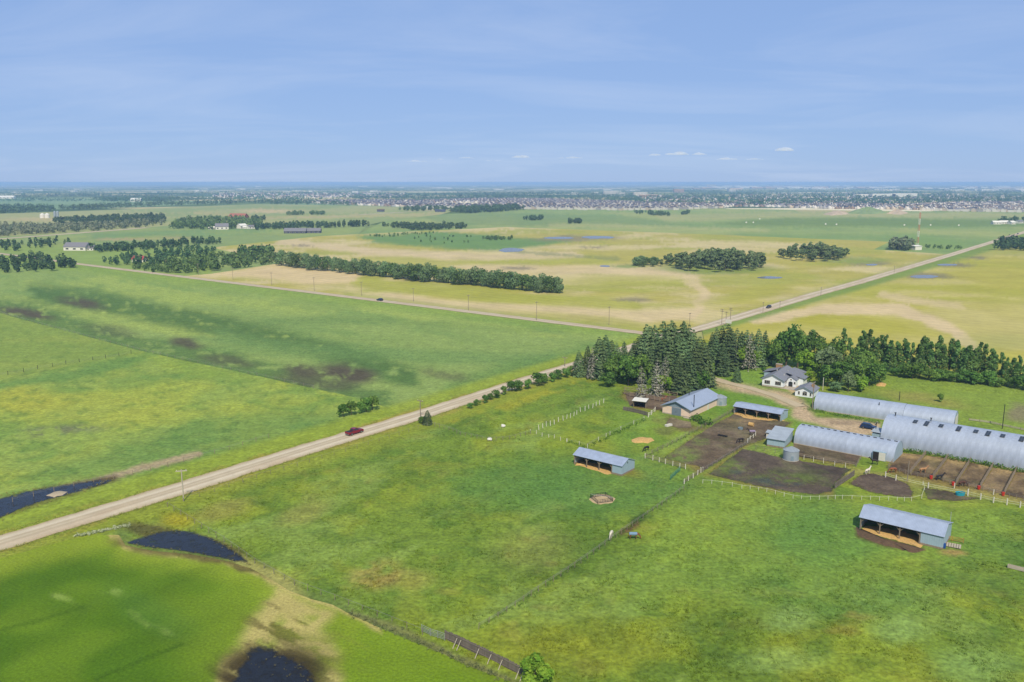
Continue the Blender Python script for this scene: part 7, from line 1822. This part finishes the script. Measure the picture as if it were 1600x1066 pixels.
for k in range(8):
    v, t, m = house_np(rng.uniform(10, 14), rng.uniform(9, 11), rng.uniform(4.8, 6.4), rng.uniform(8.2, 9.8))
    me = bpy.data.meshes.new('town_house'); me.from_pydata(v.tolist(), [], t.tolist()); me.materials.append(TW[[0, 0, 0, 1, 0, 2, 1, 0][k]]); me.materials.append(TR[k % 4]); me.polygons.foreach_set('material_index', m); variants.append(me)
for i in near:
    k = int(rng.integers(8)); zn = 'left part' if tpx[i] < 860 else 'middle' if tpx[i] < 1130 else 'right part'
    cw = ['white', 'white', 'white', 'beige', 'white', 'grey', 'beige', 'white'][k]
    o = add('town_house', variants[k], None, (float(tX[i]), float(tY[i]), -.4), (0, 0, A1 + (0 if rng.random() < .7 else math.pi / 2)))
    tag(o, '%s walled house on the near edge of the distant town, %s' % (cw, zn), 'house', 'town houses on the near edge, ' + zn)
def town_mass(name, idx, label):
    VV, FF, MM, off = [], [], [], 0
    for i in idx:
        v, t, m = house_np(rng.uniform(10, 15), rng.uniform(9, 11), rng.uniform(4.5, 6.5), rng.uniform(8, 9.8))
        a = A1 + (0 if rng.random() < .7 else math.pi / 2); c, s = math.cos(a), math.sin(a)
        VV.append(np.stack([v[:, 0] * c - v[:, 1] * s + tX[i], v[:, 0] * s + v[:, 1] * c + tY[i], v[:, 2] - .4], 1)); FF.append(t + off); off += len(v)
        kw = int(rng.choice([0, 0, 0, 1, 2, 3])); kr = int(rng.integers(4)); MM.append(np.where(m == 0, kw, 4 + kr))
    me = np_mesh(name, np.concatenate(VV), np.concatenate(FF), TW + TR); me.polygons.foreach_set('material_index', np.concatenate(MM).astype(np.int32))
    tag(add(name, me), label, kind='stuff')
town_mass('town_houses', rest, 'mass of roofs of the distant town')
# street trees among the roofs, and the big tree belts of the town
def far_trees(name, label, pts_px, h, mat, q=12, wide=.42):
    X, Y = P(pts_px[:, 0], pts_px[:, 1]); n = len(X)
    tag(add(name, wood_mesh(name, np.stack([X, Y], 1), rng.uniform(.6, 1.15, n) * h, mat, q, wide), loc=(0, 0, -.5)), label, kind='stuff')
sel = rng.choice(len(tX), min(len(tX) // 3, 700), replace=False)
qx, qy = PX(tX[sel] + 11, tY[sel] + 7); far_trees('street_trees', 'street trees between the roofs of the town', np.stack([qx, qy], 1), 8, L_woodB, 10)
L_town = leaf_mat('town_leaves', '#355a45', '#517a58', .12, .2, 1.0)
far_trees('town_woods', 'dark belt of trees behind the left half of the town', scatter_poly([(540, 313), (640, 312.5), (760, 310.5), (860, 311.5), (1000, 316.5), (1000, 303), (860, 301), (700, 303), (560, 306)], 1500), 15, L_town, 12, .6)
far_trees('town_woods', 'leafy older quarter behind the right half of the town', scatter_poly([(1000, 319), (1140, 321), (1165, 324), (1300, 321), (1420, 322), (1500, 317.5), (1640, 317), (1640, 305), (1400, 303), (1200, 302), (1000, 305)], 2600), 14, L_town, 12, .6)
# random woods and fields to the horizon
def horizon_woods():
    pts = []
    for i in range(520):
        y = 288.2 + 27 * rng.random() ** 1.15
        x = rng.uniform(-80, 1680)
        if y > 304 and x > 520: continue
        if 308 < y < 314 and x < 340: continue
        L = rng.uniform(30, 200) * (1 if y < 300 else .7); m = int(L * rng.uniform(.16, .34)) + 3
        slope = rng.normal() * .004
        t = rng.uniform(-.5, .5, m); pts.append(np.stack([x + L * t, y + slope * L * t + rng.normal(size=m) * .22], 1))
    p = np.concatenate(pts); p = p[p[:, 1] > 287.6]
    far_trees('woods', 'strips of woodland out to the horizon', p, 16, L_town, 7, 1.5)
horizon_woods()
far_trees('woods', 'dark wood line across the left distance', scatter_poly([(-60, 334), (-60, 325), (60, 324), (84, 326), (86, 332), (0, 334)], 260), 14, L_woodB, 14, .4)
far_trees('woods', 'thin wood line between the pale fields', scatter_poly([(84, 327), (160, 322), (260, 318.5), (370, 316.5), (372, 319.5), (250, 322), (120, 329)], 330), 13, L_woodB, 14, .45)
far_trees('woods', 'blue grove round the distant white barn', scatter_poly([(145, 314), (160, 308), (200, 306.5), (260, 310), (345, 311), (350, 314), (240, 316), (200, 315)], 360), 14, L_woodB, 12, .6)
far_trees('woods', 'wood line before the distant suburb', scatter_poly([(330, 316.5), (420, 315), (520, 316), (560, 322), (500, 321), (400, 319)], 300), 13, L_woodB, 12, .5)
far_trees('woods', 'thin line of trees behind the long white barn', scatter_poly([(20, 308), (160, 305), (165, 307), (20, 310)], 160), 13, L_woodB, 12, .6)
# distant suburb on the left and commercial sheds on the right
def block(name, label, cat, px, py, L, W, h, mat, rz=None, group=None, storeys=0, roofmat=None):
    o = thing(name, label, cat, V(px, py, -.5), A1 if rz is None else rz, group)
    mb = MB(); mb.box((0, 0, h / 2), (L, W, h)); mb.add('wall', mat, o); mb = MB(); mb.box((0, 0, h + .3), (L * .97, W * .97, .6)); mb.add('roof', roofmat or M_farwhite, o)
    if storeys:
        mb = MB()
        for k in range(storeys):
            for j in range(10): mb.box((-L / 2 + L * (j + .5) / 10, -W / 2 - .05, h * (k + .5) / storeys), (L / 16, .2, h / storeys * .5))
        w = mb.add('windows', M_glass, o); tag(w, kind='stuff')
    return o
M_tan2 = solid('tan_block', '#d8b49c', .8)
block('apartment_block', 'white stepped apartment block above the town trees, left half', 'apartment block', 953, 306, 75, 25, 26, M_farwhite, rz=R(2), storeys=6); block('apartment_block', 'white stepped apartment block above the town trees, right half', 'apartment block', 970, 306.5, 45, 25, 18, M_farwhite, rz=R(2), storeys=4)
block('apartment_block', 'orange and white block right of the white apartment block, tall part', 'apartment block', 1000, 307.5, 70, 30, 24, M_farwhite, rz=R(2), storeys=5); block('apartment_block', 'orange and white block right of the white apartment block, low part', 'apartment block', 1013, 308.5, 90, 30, 14, M_tan2, rz=R(2), storeys=3)
block('apartment_block', 'pinkish tower block over the old quarter', 'apartment block', 1060, 301, 75, 40, 26, M_tan2, rz=R(5), storeys=6); block('apartment_block', 'pale tower block right of the pinkish one', 'apartment block', 1143, 300, 60, 40, 22, M_farwhite, rz=R(5), storeys=5); block('apartment_block', 'highest pale block on the skyline', 'apartment block', 1111, 292.5, 150, 60, 40, M_farwhite, rz=R(2), storeys=6)
block('warehouse', 'left piece of the long white building above the town', 'warehouse', 1352, 307.5, 110, 50, 13, M_farwhite, rz=0); block('warehouse', 'middle piece of the long white building above the town', 'warehouse', 1378, 307.8, 120, 50, 16, M_farwhite, rz=0); block('warehouse', 'right piece of the long white building above the town', 'warehouse', 1410, 307.8, 130, 50, 18, M_farwhite, rz=0)
for i in range(110):
    x = 1020 + 640 * rng.random() ** .8; y = 290.5 + 9.5 * rng.random() * (0.45 + .55 * (x - 1020) / 600)
    D = float(P(x, y)[1])
    block('warehouse', 'pale flat roofed shed of the far industrial quarter, right of the town centre', 'warehouse', x, y, D * rng.uniform(.006, .022), D * .012, rng.uniform(8, 15), M_farwhite if rng.random() < .75 else M_tan2, rz=R(rng.normal() * 6), group='far industrial sheds on the right')
for i in range(46):
    x = rng.uniform(-20, 1000); y = 289.5 + 14 * rng.random()
    D = float(P(x, y)[1])
    block('farm_shed', 'white shed or greenhouse among the woods toward the horizon', 'shed', x, y, D * rng.uniform(.004, .014), D * .006, rng.uniform(7, 12), M_farwhite, rz=R(rng.normal() * 6), group='far white sheds toward the horizon')
sub = np.stack([rng.uniform(330, 640, 420), 301 + 9 * rng.random(420)], 1); sub = sub[(sub[:, 1] > 302 + (sub[:, 0] - 480) ** 2 * 3e-5)]
sX, sY = P(sub[:, 0], sub[:, 1]); tX, tY = np.concatenate([tX, sX]), np.concatenate([tY, sY])
town_mass('suburb_houses', range(len(tX) - len(sX), len(tX)), 'pale houses of a second suburb in the left distance')
old = scatter_poly([(1000, 317), (1300, 319), (1600, 317), (1600, 306), (1300, 304), (1000, 306)], 420)
oX, oY = P(old[:, 0], old[:, 1]); n0_ = len(tX); tX, tY = np.concatenate([tX, oX]), np.concatenate([tY, oY])
def raise_mass():
    town_mass('old_quarter_houses', range(n0_, len(tX)), 'roofs showing between the trees of the old quarter')
raise_mass()
# small pale marker signs in the green field
for i, (x, y) in enumerate(((1166, 348.5), (1177, 348.5), (1187, 343), (1290, 351), (1307, 351.5), (1413, 352.5), (1454, 352.5), (1498, 353))):
    o = thing('marker', 'tiny white marker in the dark green field before the town', 'marker', V(x, y), 0, 'white markers in the dark green field'); mb = MB(); mb.box((0, 0, 1.1), (2.6, .3, 2.2)); mb.add('board', M_farwhite, o)

# ---- small fair-weather clouds low over the horizon
def cloud_mat():
    m = bpy.data.materials.new('cloud_puff'); m.use_nodes = True; n, l = m.node_tree.nodes, m.node_tree.links
    n.remove(n['Principled BSDF']); v = n.new('ShaderNodeVolumePrincipled'); v.inputs['Color'].default_value = (1, 1, 1, 1); v.inputs['Density'].default_value = .0035
    l.new(v.outputs[0], n['Material Output'].inputs['Volume']); return m
M_cloud = cloud_mat()
def cloud(x, y, w, h, label):
    D = 26000.0; s = D / F
    o = thing('cloud', label, 'cloud', ((x - CX) * s, D, H + (HOR - y) * s))
    mb = MB(); bm = bmesh.new()
    for k in range(int(5 + w / 3)):
        t = random.uniform(-1, 1); r = s * h * random.uniform(.35, .8) * (1.15 - .75 * abs(t))
        q = bmesh.ops.create_icosphere(bm, subdivisions=2, radius=1.0)
        for v in q['verts']: v.co = Vector((v.co.x * r * 2.6 + t * s * w / 2, v.co.y * r * 2.5 + random.uniform(-1, 1) * 2, max(v.co.z, -.35) * r * .9 + r * .3))
    me = bpy.data.meshes.new('puffs'); bm.to_mesh(me); bm.free(); me.materials.append(M_cloud); me.polygons.foreach_set('use_smooth', [True] * len(me.polygons)); add('puffs', me, o)
for (x, y, w, h, lb) in ((655, 254, 30, 3, 'low flat cloud, leftmost of the string over the horizon'), (692, 251, 12, 2, 'tiny cloud right of the leftmost flat one'), (730, 249, 26, 2.5, 'faint cloud left of the middle cloud'), (770, 253, 26, 2, 'thin low streak of cloud left of the middle cloud'), (814, 248, 24, 5, 'small bright cloud over the middle of the horizon'), (890, 249, 40, 3, 'long thin cloud right of the small bright one'),
                         (1018, 245, 14, 4, 'little cloud left of the widest bright cloud'), (1052, 244, 30, 6, 'widest bright cloud over the town'), (1086, 244, 20, 4, 'wispy cloud right of the widest bright one'), (1130, 251, 34, 4, 'low pale cloud right of the town centre'), (1170, 251, 30, 2.5, 'thin pale streak of cloud at the right'), (1215, 238, 22, 6, 'highest bright cloud, at the far right')):
    cloud(x, y, w, h, lb)
# ================================================================== THE AIR
def build_haze(density=1.15e-4):
    m = bpy.data.materials.new('haze_air'); m.use_nodes = True
    n, l = m.node_tree.nodes, m.node_tree.links
    n.remove(n['Principled BSDF'])
    pv = n.new('ShaderNodeVolumePrincipled')
    pv.inputs['Color'].default_value = (0.40, 0.60, 0.93, 1)
    pv.inputs['Density'].default_value = density
    pv.inputs['Anisotropy'].default_value = 0.0
    l.new(pv.outputs[0], n['Material Output'].inputs['Volume'])
    mb = MB(); mb.box((0, 0, (-1.5 + 77.0) / 2), (96000, 96000, 78.5))
    o = mb.add('haze', m)
    tag(o, kind='stuff')
build_haze()
